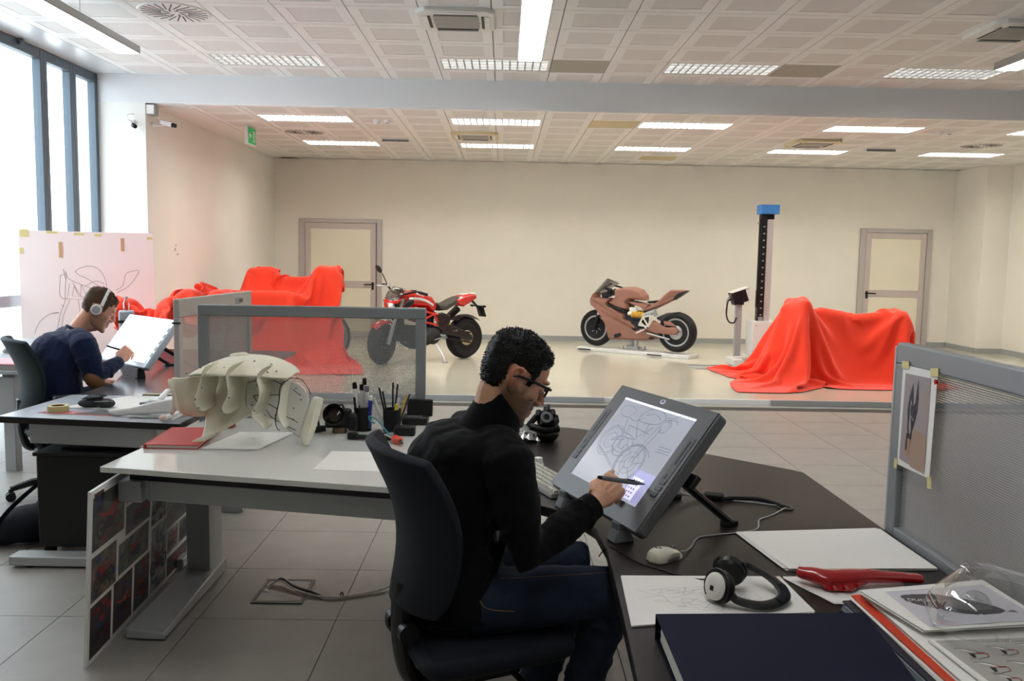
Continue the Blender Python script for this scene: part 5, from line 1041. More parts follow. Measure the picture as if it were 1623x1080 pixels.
obj('barrel', MB().tube([tip+pd*.012, tip+pd*.03, tip+pd*.075, tip+pd*.15, end-pd*.006], [.004, .0068, .0078, .0072, .0062], 14), m_grey, pe, world=True)
obj('nib', MB().cyl(tip, tip+pd*.013, .0012, .004, 10), m_black, pe, world=True); obj('eraser', MB().tube([end-pd*.008, end, end+pd*.006], [.006, .0058, .004], 12), m_black, pe, world=True); obj('rocker_switch', MB().tube([tip+pd*.04+V((0, -.003, .006)), tip+pd*.07+V((0, -.003, .0066))], .003, 8), m_black, pe, world=True)
# man further back, in profile with a headset
def loc2(f, r, z): return V((-2.86, 5.55, 0))+V((.75, .66, 0))*f+V((.66, -.75, 0))*r+V((0, 0, z))
F2_, R2_ = V((.75, .66, 0)), V((.66, -.75, 0))
H2 = head_matrix((-2.665, 5.665, 1.195), math.radians(22), math.radians(30), math.radians(-2))
hand2 = frame((-2.535, 5.70, .865), (.20, .72, .62), (.30, -.85, .42))
J2 = dict(head=H2, hip=tuple(loc2(0, 0, .49)), neck=tuple(loc2(.10, .01, 1.045)), F=F2_, R=R2_,
    spine=[tuple(loc2(*q)) for q in ((0, 0, .52), (-.02, 0, .64), (-.03, 0, .78), (-.015, 0, .88), (.03, 0, .97), (.09, 0, 1.02))], sw=[.185, .18, .175, .185, .175, .10],
    SR=(-2.665, 5.46, .985), ER=(-2.60, 5.47, .785), WR=(-2.537, 5.692, .858), SL=tuple(loc2(.06, -.20, .98)), EL=tuple(loc2(.20, -.27, .78)), WL=tuple(loc2(.26, -.10, .70)),
    hipR=tuple(loc2(.02, .09, .57)), kneeR=tuple(loc2(.44, .12, .60)), ankR=tuple(loc2(.34, .12, .10)), hipL=tuple(loc2(.02, -.09, .57)), kneeL=tuple(loc2(.44, -.12, .60)), ankL=tuple(loc2(.30, -.12, .10)),
    handR=(hand2, ((40, 34, 20, .05), (52, 50, 28, .02), (60, 60, 34, -.02), (62, 62, 36, -.05)), ((.012, .026, -.008), (.045, .046, -.022), (.080, .044, -.036), (.108, .030, -.050)), 1.08),
    handL=(frame(tuple(loc2(.27, -.10, .70)), (.75, .66, -.1), (0, 0, 1)), ((20, 25, 15), (20, 25, 15), (22, 25, 15), (25, 25, 15)), ((.012, .026, -.008), (.04, .05, -.012), (.07, .06, -.016), (.098, .066, -.02))))
p2 = person('man with cropped brown hair and white headset in a navy sweater with elbow patches', J2, m_skin2, ('cf9a82', 'cc8470', '8a6552', 'a8695e'), .75)
def edge2(x, y, z):
    if x > .045: return min(z-.088+.5*abs(y), .03) if abs(y) < .05 else min(z-.06, .064-x)
    if x > .018: return min(z-.010, .03)
    if x > -.036: return min(z-.038, .03)
    return min(z+.045, .03)
obj('hair', hair_piece(H2, edge2, .009, 8, 2600, .014), m_hair2, p2, 60, world=True)
eb = MB()
for s in (-1, 1): eb.tube([H2 @ V(p) for p in ((.099, s*.014, .040), (.100, s*.03, .045), (.088, s*.048, .042))], [.003, .0035, .002], 6)
obj('eyebrows', eb, m_hair2, p2, world=True)
for s in (-1, 1): ey = obj('eye', MB().ell(H2 @ V((.0865, s*.033, .015)), .0105), m_white, p2, world=True); obj('iris', MB().ell(H2 @ V((.0945, s*.033, .0115)), (.004, .0045, .0045)), m_black, ey, world=True)
Rv = V(J2['R']); g = lambda k: V(J2[k])
slp = [g('SR'), g('SR').lerp(g('ER'), .5), g('ER'), g('ER').lerp(g('WR'), .45), g('ER').lerp(g('WR'), .93)]; slp2 = [g('SL'), g('SL').lerp(g('EL'), .5), g('EL'), g('EL').lerp(g('WL'), .5), g('EL').lerp(g('WL'), .92)]; slr = [.080, .076, .066, .056, .042]
c2 = loc2(.08, 0, 1.0)
tub = [([g(k)+(c2-g(k))*.8, g(k)+(c2-g(k))*.35+V((0, 0, .006)), g(k), q], [.09, .09, .084, .076], 1, None) for k, q in (('SR', slp[1]), ('SL', slp2[1]))]+[([V(p) for p in J2['spine']], [.21, .205, .205, .210, .195, .10], .72, Rv), (slp, slr, 1, None), (slp2, slr, 1, None), ([g('SL'), loc2(.08, 0, .99), g('SR')], [.078, .088, .078], 1, None)]+folds(slp, slr, 7, 21)
sw_ = garment(p2, 'sweater', tub, [(loc2(-.03, 0, .92), (.15, .17, .14), Rz(.7)), (loc2(0, 0, .57), (.20, .19, .12), Rz(.7))], .008, 4, m_navy, (.007, 16), 7)
nb = V(J2['neck']); up_ = V((.45, .30, .85)).normalized(); x_ = V((.75, .66, 0)); x_ = (x_-up_*x_.dot(up_)).normalized(); y_ = up_.cross(x_)
obj('neckband', MB().tube([nb+up_*.012+x_*(.078*math.cos(2*PI*k/24)+.005)+y_*(.072*math.sin(2*PI*k/24)) for k in range(24)], .012, 8, closed=True), m_navy, sw_, 80, world=True)
e = g('ER'); ax = (g('WR')-g('SR')).normalized(); pn_ = V((.25, -.78, -.50)).normalized(); FM = frame(tuple(e+ax*.0), (g('WR')-e).normalized()*.6+(e-g('SR')).normalized()*.8, pn_)
obj('elbow_patch', MB().ell(e+pn_*.030+V((.0, 0, -.012)), (.072, .050, .048), FM.to_3x3()), m_patch, sw_, 180, world=True)
w = g('WR'); d = (w-e).normalized(); obj('cuff', MB().tube([w-d*.06, w-d*.055, w-d*.015, w-d*.01], [.042, .045, .042, .038], 18), m_navy, sw_, world=True)
lg = []
for s in 'RL':
    a, b, c = g('hip'+s), g('knee'+s), g('ank'+s); lg.append(([a, a.lerp(b, .5), b, b.lerp(c, .15), b.lerp(c, .6), c], [.10, .092, .075, .07, .062, .062], 1, None))
garment(p2, 'trousers', lg+[([loc2(0, 0, .53), loc2(-.01, 0, .64)], [.19, .175], .72, Rv)], [], .012, 3, m_jeans, (.006, 20), 9)
for s in 'RL':
    c = g('ank'+s); sh = MB().ell(c+F2_*.07+V((0, 0, -.06)), (.145, .052, .045), Rz(math.atan2(F2_.y, F2_.x))).ell(c+V((0, 0, -.04)), (.06, .05, .06)); sh = remesh(sh, .01, 3); sh.v = [(x, y, max(z, .002)) for x, y, z in sh.v]; obj('shoe', sh, m_shoe, p2, 180, world=True)
hs = thing('headset', 'white headset worn by the man in the navy sweater', 'headphones', tuple(H2 @ V((0, 0, .15))))
obj('headband', MB().tube([H2 @ V((.010-.012*math.cos(a), .096*math.sin(a)*-1 if False else .096*math.sin(a), .020+.134*math.cos(a))) for a in [math.radians(-82+164*k/20) for k in range(21)]], .0055, 8, flat=2.2, upv=tuple(H2.to_3x3() @ V((0, 0, 1)))), m_white, hs, world=True)
for s in (-1, 1):
    c0, c1 = H2 @ V((-.008, s*.078, .004)), H2 @ V((-.008, s*.105, .004)); o = obj('ear_cup', MB().tube([c0, c0.lerp(c1, .3), c0.lerp(c1, .85), c1], [.026, .034, .034, .026], 20), m_white, hs, world=True)
    obj('cup_ring', MB().tube([c0.lerp(c1, .9), c1.lerp(c0, -.08)], [.029, .022], 20), m_alug, o, world=True); obj('ear_pad', MB().tube([H2 @ V((-.008, s*.070, .004)), c0], [.03, .033], 20), m_grey, o, world=True)
tip2 = V((-2.575, 5.905, .892)); end2 = V((-2.625, 5.70, .955)); pd = (end2-tip2).normalized()
pe2 = thing('stylus', 'black stylus in the hand of the man in the navy sweater', 'pen', tuple(tip2))
obj('barrel', MB().tube([tip2+pd*.012, tip2+pd*.03, tip2+pd*.08, end2], [.004, .0075, .008, .006], 12), m_black, pe2, world=True); obj('nib', MB().cyl(tip2, tip2+pd*.013, .0012, .004, 8), m_grey, pe2, world=True)
# ------------------------------------------------------------------ small things: papers, models, tools
def sheet(name, label, cat, pts, z, n=1, th=.0006, m=None, group=None, curl=0, seed=1, jitter=.006):
    """a sheet (or a loose pile of n sheets) lying at height z; each sheet of a pile is a part"""
    m = m or m_paper; r = random.Random(seed); cx = sum(p[0] for p in pts)/len(pts); cy = sum(p[1] for p in pts)/len(pts); t = thing(name, label, cat, (cx, cy, z), 0, group)
    for k in range(n):
        dx, dy, a = (r.uniform(-jitter, jitter), r.uniform(-jitter, jitter), r.uniform(-.02, .02)) if n > 1 and k < n-1 else (0, 0, 0)
        P_ = []
        for x, y in pts: X, Y_ = x-cx, y-cy; P_.append((X*math.cos(a)-Y_*math.sin(a)+dx, X*math.sin(a)+Y_*math.cos(a)+dy))
        G = [];
        for i in range(9):
            u = i/8; row = []
            for j in range(9):
                v = j/8; A_ = V(P_[0]).lerp(V(P_[1]), u); B_ = V(P_[3]).lerp(V(P_[2]), u); q = A_.lerp(B_, v); h = curl*max(0, (u-.75)/.25)**2*max(0, (.35-v)/.35)+.0007*math.sin(u*5+k)*math.sin(v*4+k)*(1 if n > 1 else .3)
                row.append((q.x, q.y, th*.5+k*(th+.0008 if n > 1 else th)+max(0, h)))
            G.append(row)
        obj('sheet', MB().grid(G), m, t, None, solid=th)
    return t
# sheets and part on the dark desk
sheet('paper_stack', 'large pile of blank white sheets by the partition, behind the red part', 'paper', [(.806, 2.312), (1.232, 2.333), (1.222, 2.683), (.753, 2.624)], .7405, 5, seed=3, jitter=.013)
t = sheet('sketch_sheets', 'white sheets with a faint pencil sketch under the headphones', 'paper', [(.3135, 1.933), (.777, 2.030), (.764, 2.262), (.330, 2.252)], .7405, 3, seed=4, jitter=.003)
sk = MB(); r = random.Random(5)
for k in range(16):
    c = (r.uniform(-.16, .02), r.uniform(-.10, .05)); sk.ribbon([(p.x, p.y) for p in spline([(c[0]+r.uniform(-.05, .05), c[1]+r.uniform(-.03, .03), 0) for _ in range(4)], 5)], .0009, None, .0055)
sk.ribbon([(p.x, p.y) for p in spline([(-.19, .03, 0), (-.12, -.02, 0), (-.06, .0, 0), (.02, .02, 0)], 6)], .001, None, .0055); sk.ribbon(arc((-.07, -.035), .014, 0, 330, 14), .001, None, .0055); sk.ribbon([(.07, .02), (.11, .03), (.12, -.02), (.09, -.03), (.07, .02)], .001, None, .0055)
obj('pencil_sketch', sk, pm('faint_pencil', 'a9a9ac', .9), t, None)
sheet('sketch_sheets', 'white rounded-corner sheets lying under the red plastic part', 'paper', [(.845, 2.085), (1.03, 2.085), (1.10, 2.262), (.772, 2.262)], .7405, 3, seed=6, jitter=.004)
# red tail part
rp = thing('plastic_part', 'glossy red plastic motorcycle part lying on white sheets', 'plastic part', (.93, 2.2, .745))
m_rp = pm('red_plastic', 'a81218', .22, spec=.6, coat=.5)
a = [(.795, 2.222, .772), (.83, 2.205, .772), (.87, 2.185, .770), (.95, 2.195, .773), (1.05, 2.212, .765), (1.13, 2.225, .757)]
b = MB().tube(spline(a, 6), [.012+.010*math.sin(min(1, i/12)*PI*.5)*(1 if i < 12 else max(.12, 1-(i-12)/17)) for i in range(31)], 12, flat=1.5, upv=(0, 0, 1))
b.add([(.845, 2.145, .748), (.915, 2.140, .748), (.955, 2.185, .75), (.86, 2.20, .75), (.84, 2.165, .772), (.92, 2.162, .772), (.97, 2.195, .775), (.845, 2.205, .775)], [(3, 2, 1, 0), (4, 5, 6, 7), (0, 1, 5, 4), (1, 2, 6, 5), (2, 3, 7, 6), (3, 0, 4, 7)])
b = remesh(b, .004, 4); W_('shell', b, m_rp, rp, smooth=180)
for x in (.868, .898): W_('boss', MB().cyl((x, 2.150, .760), (x, 2.136, .759), .006, .005, 12), m_rp, rp)
W_('rib', MB().tube([(.93, 2.155, .762), (.965, 2.18, .764)], .006, 8).tube([(.80, 2.222, .783), (.87, 2.195, .786), (.98, 2.20, .786)], .004, 8), m_rp, rp)
# mouse
mz = thing('computer_mouse', 'white corded computer mouse on the dark desk', 'mouse', (.475, 2.395, .74), math.radians(33))
G = []; n, m = 20, 18
for i in range(n+1):
    f = i/n; x = -.057+.114*f; e_ = max(0, 1-(2*f-1)**4)**.5; w = (.0325-.004*f)*e_**.8+.0004; h = (.038-.016*f**1.6)*max(0, 1-(1.75*f-.72)**2*.55)**.5*e_**.5+.0005
    G.append([(x, w*math.copysign(abs(math.cos(PI*j/m))**.8, math.cos(PI*j/m)), .002+h*math.sin(PI*j/m)**.85) for j in range(m+1)])
mb = MB().grid(G); mb.f.append(tuple(range(m, -1, -1))); mb.m.append(0); mb.f.append(tuple(n*(m+1)+j for j in range(m+1))); mb.m.append(0)
body = obj('shell', mb, pm('ivory_plastic', 'd6d2bf', .35, coat=.2), mz, 70)
obj('side_grip', MB().grid([[(-.02+.066*u, -(.0322-.004*u-.002*v)*(1-.5*max(0, u-.7)**1.5*4), .004+(.020-.012*(2*u-1)**2)*v) for v in (0, .5, 1)] for u in [k/8 for k in range(9)]]), pm('mouse_side', '8e8d80', .45), mz, 60, solid=.002)
obj('button_split', MB().tube([(.012, 0, .0385), (.03, 0, .032), (.05, 0, .018)], .0010, 5), m_grey, mz); obj('scroll_wheel', MB().cyl((.030, -.004, .0285), (.030, .004, .0285), .006, n=14), m_grey, mz)
mk = text_mb('mx', .012, T(-.030, 0, .0352) @ Ry(-.28) @ Rz(-PI/2)); obj('print', MB().box((-.030, .004, .0375), (.004, .010, .0012), Ry(-.25)).box((-.024, -.005, .0386), (.004, .010, .0012), Ry(-.2)), pm('print_grey', '4a4a55', .6), mz)
W_('cord', MB().tube(spline([(.528, 2.428, .752), (.548, 2.450, .746), (.575, 2.50, .7425), (.612, 2.58, .7425), (.665, 2.608, .7425), (.76, 2.64, .7425), (.81, 2.664, .7425), (.835, 2.70, .7425), (.862, 2.778, .7425), (.92, 2.83, .7425), (.985, 2.905, .744), (.992, 2.915, .735)], 6), .0024, 7), m_alug, mz)
cbl = thing('display_cable', 'thick black display cable with a ferrite lump running to the desk grommet', 'cable', (.75, 2.99, .74))
W_('cord', MB().tube(spline([(.585, 3.03, .865), (.64, 3.05, .80), (.70, 3.02, .757), (.76, 2.99, .750), (.84, 3.005, .749), (.92, 3.0, .749), (.965, 2.96, .748), (.99, 2.925, .743)], 7), .0075, 9), m_black, cbl); W_('ferrite', MB().tube([(.728, 3.005, .757), (.733, 3.003, .757), (.79, 2.990, .757), (.795, 2.989, .757)], [.012, .0165, .0165, .012], 14), m_black, cbl)
W_('thin_cord', MB().tube(spline([(.60, 3.03, .80), (.66, 3.08, .745), (.78, 3.02, .7425), (.88, 2.985, .7425), (.985, 2.935, .743)], 7), .0022, 6), m_alug, cbl)
# headphones
hp = thing('headphones', 'black and white over-ear headphones lying on the sketch sheets', 'headphones', (.58, 2.11, .746))
def cup(c, ax, white):
    ax = V(ax).normalized(); F = frame(c, ax.orthogonal(), ax); o = None
    W_('ear_pad', MB().lathe([(.022, -.020), (.036, -.022), (.041, -.014), (.040, -.003), (.034, .004)], F, 28), m_black, hp); o = W_('ear_cup', MB().lathe([(0, -.012), (.030, -.012), (.038, -.002), (.0375, .006), (.034, .010)], F, 28), m_black, hp)
    W_('cup_cover', MB().lathe([(.0345, .008), (.034, .013), (.027, .019), (.012, .022), (0, .0225)], F, 28), m_whitepl if white else m_black, hp)
    if white: W_('cup_mark', MB().box((0, 0, .0226), (.011, .014, .001), None), m_dark, hp) if False else W_('cup_mark', (lambda q: q)(MB().box(tuple(F @ V((.004, -.002, .0222))), (.012, .012, .0016), F.to_3x3() @ Matrix.Rotation(PI/4, 3, 'Z'))), m_dark, hp)
c1, c2 = V((.548, 2.075, .786)), V((.600, 2.165, .797))
cup(c1, (-.86, -.46, .22), True); cup(c2, (.35, .80, .30), False)
bd = spline([c1+V((.025, -.012, .006)), V((.585, 2.045, .765)), V((.645, 2.030, .757)), V((.700, 2.055, .760)), V((.722, 2.105, .765)), V((.705, 2.165, .778)), V((.660, 2.20, .795)), c2+V((.02, .026, .012))], 8)
W_('headband', MB().tube(bd[6:-8], .0055, 10, flat=3.0, upv=(0, 0, 1)), m_black, hp); W_('headband_pad', MB().tube(bd[22:36], .0085, 10, flat=1.7, upv=(0, 0, 1)), m_blackfab, hp)
for sl_ in (bd[:9], bd[-10:]): W_('yoke', MB().tube(sl_, .0075, 10, flat=1.3, upv=(0, 0, 1)), m_black, hp)
for cc, ax in ((c1, V((-.86, -.46, .22))), (c2, V((.35, .80, .30)))):
    ax = ax.normalized(); F = frame(cc, ax.orthogonal(), ax); W_('yoke_arch', MB().tube([F @ V((.0415*math.cos(a), .0415*math.sin(a), .004)) for a in [PI*k/14*1.5 for k in range(15)]], .0042, 8), m_black, hp)
W_('cord', MB().tube(spline([(.585, 2.20, .762), (.53, 2.235, .743), (.46, 2.29, .7425), (.39, 2.36, .7425), (.345, 2.46, .7425), (.32, 2.50, .735), (.30, 2.52, .70)], 7), .002, 6), m_black, hp)
# binder
bi = thing('ring_binder', 'big dark blue binder in the right foreground', 'binder', (.6, 1.72, .741))
m_bl = pm('navy_cloth_board', '10142a', .7, spec=.15, bump=.05, bscale=300)
q = [(.354, 1.866), (.838, 1.888), (.785, 1.40), (.354, 1.40)]
W_('front_cover', MB().prism(q, .798, .802), m_bl, bi, bevel=.0015); W_('back_cover', MB().prism([(.357, 1.866), (.838, 1.888), (.785, 1.40), (.357, 1.40)], .741, .745), m_bl, bi, bevel=.0015)
W_('spine', MB().prism([(.354, 1.864), (.838, 1.886), (.838, 1.890), (.354, 1.868)], .741, .802), m_bl, bi, bevel=.0015)
for k in range(5): W_('page_block', MB().prism([(.364+.0012*(k % 2), 1.852), (.82, 1.872), (.772, 1.405), (.364+.0012*(k % 2), 1.405)], .7455+k*.0082, .7455+k*.0082+.0072), m_paper, bi)
# stack of folders and prints at the right edge
def slab_thing(name, label, cat, pts, z0, z1, m, bev=.0008, group=None):
    cx = sum(p[0] for p in pts)/4; cy = sum(p[1] for p in pts)/4; t = thing(name, label, cat, (cx, cy, z0), 0, group); W_('cover', MB().prism(pts, z0, z1), m, t, bevel=bev); return t
ST = [(.862, 2.035), (1.235, 2.10), (1.235, 1.40), (.885, 1.40)]
def stq(dx, dy, sx_=0): return [(ST[0][0]+dx, ST[0][1]+dy), (ST[1][0], ST[1][1]+dy), (ST[2][0], ST[2][1]), (ST[3][0]+dx+sx_, ST[3][1])]
slab_thing('folder', 'dark navy folder at the bottom of the stack beside the blue binder', 'folder', stq(-.032, -.02), .741, .752, m_bl)
t = thing('plastic_folder', 'grey clear plastic folders in the stack above the navy folder', 'folder', (1.05, 1.75, .7525)); 
for k in range(3): W_('sleeve', MB().prism(stq(-.024+.002*k, -.012), .7525+.004*k, .7555+.004*k), pm('clear_grey_plastic', '8d949c', .25, spec=.6), t)
slab_thing('folder', 'thin black folder in the middle of the paper stack', 'folder', stq(-.016, .004), .765, .769, pm('black_card', '1b1d2b', .5))
sheet('paper_sheets', 'white sheets between the black folder and the orange folder', 'paper', stq(.003, .004), .7695, 3, seed=8, jitter=.002)
slab_thing('folder', 'orange red folder in the paper stack', 'folder', stq(.010, .016), .775, .779, pm('orange_card', 'd2401c', .55))
sheet('paper_sheets', 'loose white sheets on top of the orange folder', 'paper', stq(.030, .02, .0), .7795, 6, seed=9, jitter=.005)
m_gp = pm('grey_print', 'aeaca4', .7); m_lp = pm('lilac_print', 'c9c6cc', .7)
def print_(name, label, pts, z, field, fm):
    t = sheet(name, label, 'print', pts, z, 2, seed=12, jitter=.003); return t
ctr = lambda pts: V((sum(p[0] for p in pts)/4, sum(p[1] for p in pts)/4, 0))
PA = [(.925, 1.77), (1.238, 1.80), (1.238, 1.42), (.955, 1.42)]
t = sheet('print', 'grey print with black and red sketches of wing shaped parts', 'print', PA, .7905, 3, seed=12, jitter=.003)
c = ctr(PA); W_('grey_field', MB().add([(.936, 1.765, .7945), (1.232, 1.793, .7945), (1.232, 1.595, .7945), (.955, 1.578, .7945)], [(3, 2, 1, 0)]), m_gp, t, smooth=None)
bk, rdm = pm('print_black', '2a2a2c', .7), pm('print_red', '9c2c26', .7)
A_, B_ = MB(), MB(); Wf = MB()
for (x, y, s) in ((.985, 1.705, 1), (1.06, 1.722, .9), (1.13, 1.735, .9), (.995, 1.645, 1), (1.068, 1.652, 1), (1.14, 1.672, .9), (1.0, 1.60, .7), (1.19, 1.70, .7)):
    f = lambda u, v: (x+u*s*.6, y+v*s*.62)
    A_.ribbon([f(*p) for p in ((-.05, .035), (-.02, .036), (.01, .022), (.03, .008), (.05, .0))], .0016, None, .7949); A_.ribbon([f(*p) for p in ((.05, .0), (.045, -.022), (.0, -.04), (-.03, -.038))], .0018, None, .7949); A_.flat([f(*p) for p in ((-.012, .006), (.006, -.002), (-.002, -.028), (-.014, -.032))], None, .7949)
    B_.flat([f(*p) for p in ((.0, -.002), (.05, .002), (.042, .010), (.02, .006))], None, .7951); B_.ribbon([f(*p) for p in ((.05, .0), (.045, -.022), (.034, -.026))], .002, None, .7952); Wf.flat([f(*p) for p in ((-.04, .034), (-.01, .028), (.02, .010), (.0, .012))], None, .79485)
W_('ink_lines', A_, bk, t, smooth=None); W_('red_marks', B_, rdm, t, smooth=None); W_('highlights', Wf, m_paper, t, smooth=None)
PB = [(.878, 2.02), (1.225, 2.10), (1.238, 1.845), (.928, 1.795)]
t = sheet('print', 'white print showing a dark grey engine cover with lettering', 'print', [PB[3], PB[2], PB[1], PB[0]], .7985, 4, seed=14, jitter=.004)
zb = .8045; W_('lilac_field', MB().add([(.948, 1.812, zb), (1.225, 1.858, zb), (1.205, 2.065, zb), (.937, 2.01, zb)], [(0, 1, 2, 3)]), m_lp, t, smooth=None)
ol = [(.958, 1.965), (.962, 1.985), (.985, 1.995), (1.01, 1.996), (1.05, 2.0), (1.08, 1.985), (1.12, 1.965), (1.16, 1.93), (1.172, 1.905), (1.15, 1.89), (1.10, 1.878), (1.06, 1.885), (1.02, 1.905), (.99, 1.925), (.965, 1.945)]
W_('engine_cover_picture', MB().flat([tuple(p) for p in ol], None, zb+.0004), pm('print_dark_grey', '4d4b4e', .7), t, smooth=None)
W_('picture_shading', MB().flat([(1.06, 1.965), (1.12, 1.945), (1.15, 1.915), (1.09, 1.90), (1.05, 1.92)], None, zb+.0007).flat([(1.165, 1.90), (1.195, 1.895), (1.19, 1.91)], None, zb+.0005), pm('print_mid_grey', '6d6a6c', .7), t, smooth=None)
tx = text_mb('DUCATI', .020, T(1.005, 1.958, zb+.0009) @ Rz(-.12)); W_('lettering', tx, m_paper, t, smooth=None)
bs = MB()
for p in ol[::2]: bs.flat(arc(p, .005, 0, 315, 7), None, zb+.0008)
W_('bolt_tabs', bs, m_lp, t, smooth=None)
# clear moulded windscreen on the prints
m_clear = bpy.data.materials.new('clear_acrylic'); m_clear.use_nodes = True; _glass(m_clear, (.90, .91, .91, 1), .22)
cw = thing('windscreen', 'clear moulded plastic windscreen lying on the prints', 'windscreen', (1.10, 1.86, .806))
rw = [[(.973, 1.892, .83), (.947, 1.795, .822), (.97, 1.733, .815), (1.032, 1.724, .812), (1.131, 1.733, .812)], [(.974, 1.868, .868), (.954, 1.752, .878), (.995, 1.705, .885), (1.085, 1.695, .882), (1.17, 1.71, .875)], [(1.018, 1.888, .890), (1.030, 1.85, .922), (1.060, 1.815, .938), (1.10, 1.775, .938), (1.18, 1.76, .925)], [(1.03, 1.915, .872), (1.055, 1.90, .905), (1.09, 1.88, .925), (1.13, 1.85, .925), (1.20, 1.82, .91)], [(1.04, 1.93, .85), (1.075, 1.94, .86), (1.12, 1.935, .87), (1.16, 1.91, .875), (1.21, 1.87, .87)]]
tc_ = [spline(r_, 4) for r_ in rw]; G = [list(r_) for r_ in zip(*[spline(c_, 4) for c_ in zip(*tc_)])]
W_('shell', MB().grid(G), m_clear, cw, smooth=180)
n1, n2 = len(G), len(G[0])
W_('rim', MB().tube([G[i][0] for i in range(n1)]+[G[n1-1][j] for j in range(1, n2)]+[G[i][n2-1] for i in range(n1-2, -1, -1)]+[G[0][j] for j in range(n2-2, 0, -1)], .0013, 6, closed=True), m_clear, cw, smooth=80)
for (x, y, z) in ((1.015, 1.75, .893), (1.045, 1.83, .928)): W_('moulded_boss', MB().lathe([(.026, 0), (.020, .007), (.012, .009), (.011, .004), (0, .004)], T(x, y, z) @ Rz(.3) @ Rx(.4), 20), m_clear, cw, smooth=60)
# taped print on the partition
tp = thing('taped_print', 'colour print of a dark motorcycle fork part taped to the right partition', 'print', (1.235, 2.52, .97))
def PX(y, z, x=1.2405): return (x, y, z)
W_('paper', MB().add([PX(2.634, .972), PX(2.634, 1.286), PX(2.421, 1.290), PX(2.43, .978)], [(0, 1, 2, 3)]), m_paper, tp, smooth=None, solid=.0008)
mg = pm('print_photo_ground', '9a98a8', .7, col2='a48f7e', vscale=3.0); W_('photo', MB().add([PX(2.620, .992, 1.239), PX(2.612, 1.262, 1.239), PX(2.455, 1.268, 1.239), PX(2.458, .985, 1.239)], [(0, 1, 2, 3)]), mg, tp, smooth=None)
W_('photo_lower', MB().add([PX(2.548, .985, 1.2386), PX(2.548, 1.10, 1.2386), PX(2.459, 1.10, 1.2386), PX(2.459, .985, 1.2386)], [(0, 1, 2, 3)]), pm('print_tan', 'a98e7c', .7), tp, smooth=None)
def pp(X, Y): f = (X-40)/(290-40); return (2.620-.163*f, 1.268-(Y-95)/(920-95)*.280)
def flatx(pts, x): return MB().add([(x, *pp(*p)) for p in pts], [tuple(range(len(pts)))])
dkp = pm('print_charcoal', '3d3b42', .7)
for pts in (((137, 180), (110, 300), (96, 420), (100, 490), (118, 480), (112, 420), (122, 320), (134, 360), (150, 380)), ((183, 135), (170, 290), (165, 360), (150, 380), (150, 400), (182, 350), (192, 290)), ((134, 360), (122, 420), (130, 470), (160, 500), (175, 420), (175, 350), (150, 390)), ((192, 290), (190, 420), (172, 520), (152, 600), (146, 600), (160, 510), (178, 420), (182, 330)), ((100, 480), (104, 600), (110, 640), (122, 645), (112, 560), (116, 490)), ((130, 480), (142, 600), (136, 650), (148, 650), (158, 520)), ((102, 640), (150, 640), (148, 690), (112, 680)), ((100, 640), (112, 660), (108, 800), (94, 800))): W_('picture_shape', flatx(pts, 1.2380), dkp, tp, smooth=None)
W_('picture_shape', flatx(((118, 690), (138, 690), (132, 845), (114, 840)), 1.2381), pm('print_orange', 'b8834e', .7), tp, smooth=None)
for y, z, a, b in ((2.615, 1.287, .045, .022), (2.437, 1.288, .045, .024), (2.640, .972, .02, .03), (2.425, .968, .024, .034)): W_('tape', MB().box((1.2383, y, z), (.0008, a, b), Rx(rnd.uniform(-.2, .2))), m_tape, tp, smooth=None)
pn_ = thing('push_pin', 'small red pin in the perforated partition beside the taped print', 'pin', (1.232, 2.405, 1.265)); obj('head', MB().cyl((0, 0, 0), (-.006, 0, 0), .006, .008, 12), m_rp, pn_); obj('needle', MB().cyl((0, 0, 0), (.028, 0, 0), .001, n=6), m_alu, pn_)
# keyboard, cap, casting
kb = thing('keyboard', 'grey white keyboard half hidden behind the pen display', 'keyboard', (.17, 3.22, .74), math.radians(-68))
obj('case', MB().box((0, 0, .010), (.44, .16, .018), t=(.985, .93)), pm('kb_grey', '8f8e88', .5), kb, bevel=.004)
key_me = mesh_of('key', MB().box((0, 0, .005), (.0165, .0165, .008), t=(.78, .78)), pm('key_white', 'c4c2b6', .5), None)
for r_ in range(5):
    for c_ in range(22): piece('key', key_me, kb, (-.205+.0195*c_, -.055+.0262*r_, .0185))
cp = thing('beaker', 'small white plastic beaker standing upside down by the keyboard', 'beaker', (.155, 3.50, .74)); obj('wall', MB().lathe([(.020, 0), (.017, .028), (.014, .03), (0, .03)], None, 20), m_whitepl, cp); obj('rim', MB().lathe([(.0225, 0), (.0225, .004), (.02, .005)], None, 20), m_whitepl, cp)
en = thing('metal_casting', 'black motorcycle engine part with a silver foil base standing on the dark desk', 'machine part', (.16, 3.96, .74))
for p, r_ in (((.215, 3.96, .775), (.055, .06, .04)), ((.215, 3.95, .835), (.052, .045, .035))): W_('housing', MB().ell(p, r_, None, 14, 9), m_black, en, smooth=60)
W_('flange', MB().tube([(.13, 3.92, .815), (.20, 3.91, .80), (.265, 3.93, .805)], [.016, .020, .016], 10).tube([(.12, 3.93, .815), (.16, 3.95, .855), (.20, 3.96, .875)], [.012, .016, .014], 8), m_black, en)
for i, (x, y, z, s) in enumerate(((.17, 3.94, .870, .017), (.205, 3.94, .885, .016), (.235, 3.95, .872, .018), (.25, 3.95, .845, .019), (.225, 3.915, .855, .016), (.19, 3.915, .835, .016), (.25, 3.93, .815, .017), (.215, 3.93, .90, .010))): W_('bolt_boss', MB().cyl((x, y-.012, z-.012), (x, y+.012, z+.014), s, s*.8, 10), m_black if i % 3 else m_dark, en, bevel=.003)
W_('port', MB().lathe([(.02, 0), (.028, .01), (.024, .02), (.014, .02), (.012, .0)], T(.205, 3.90, .86) @ Rx(1.2), 16), m_grey, en)
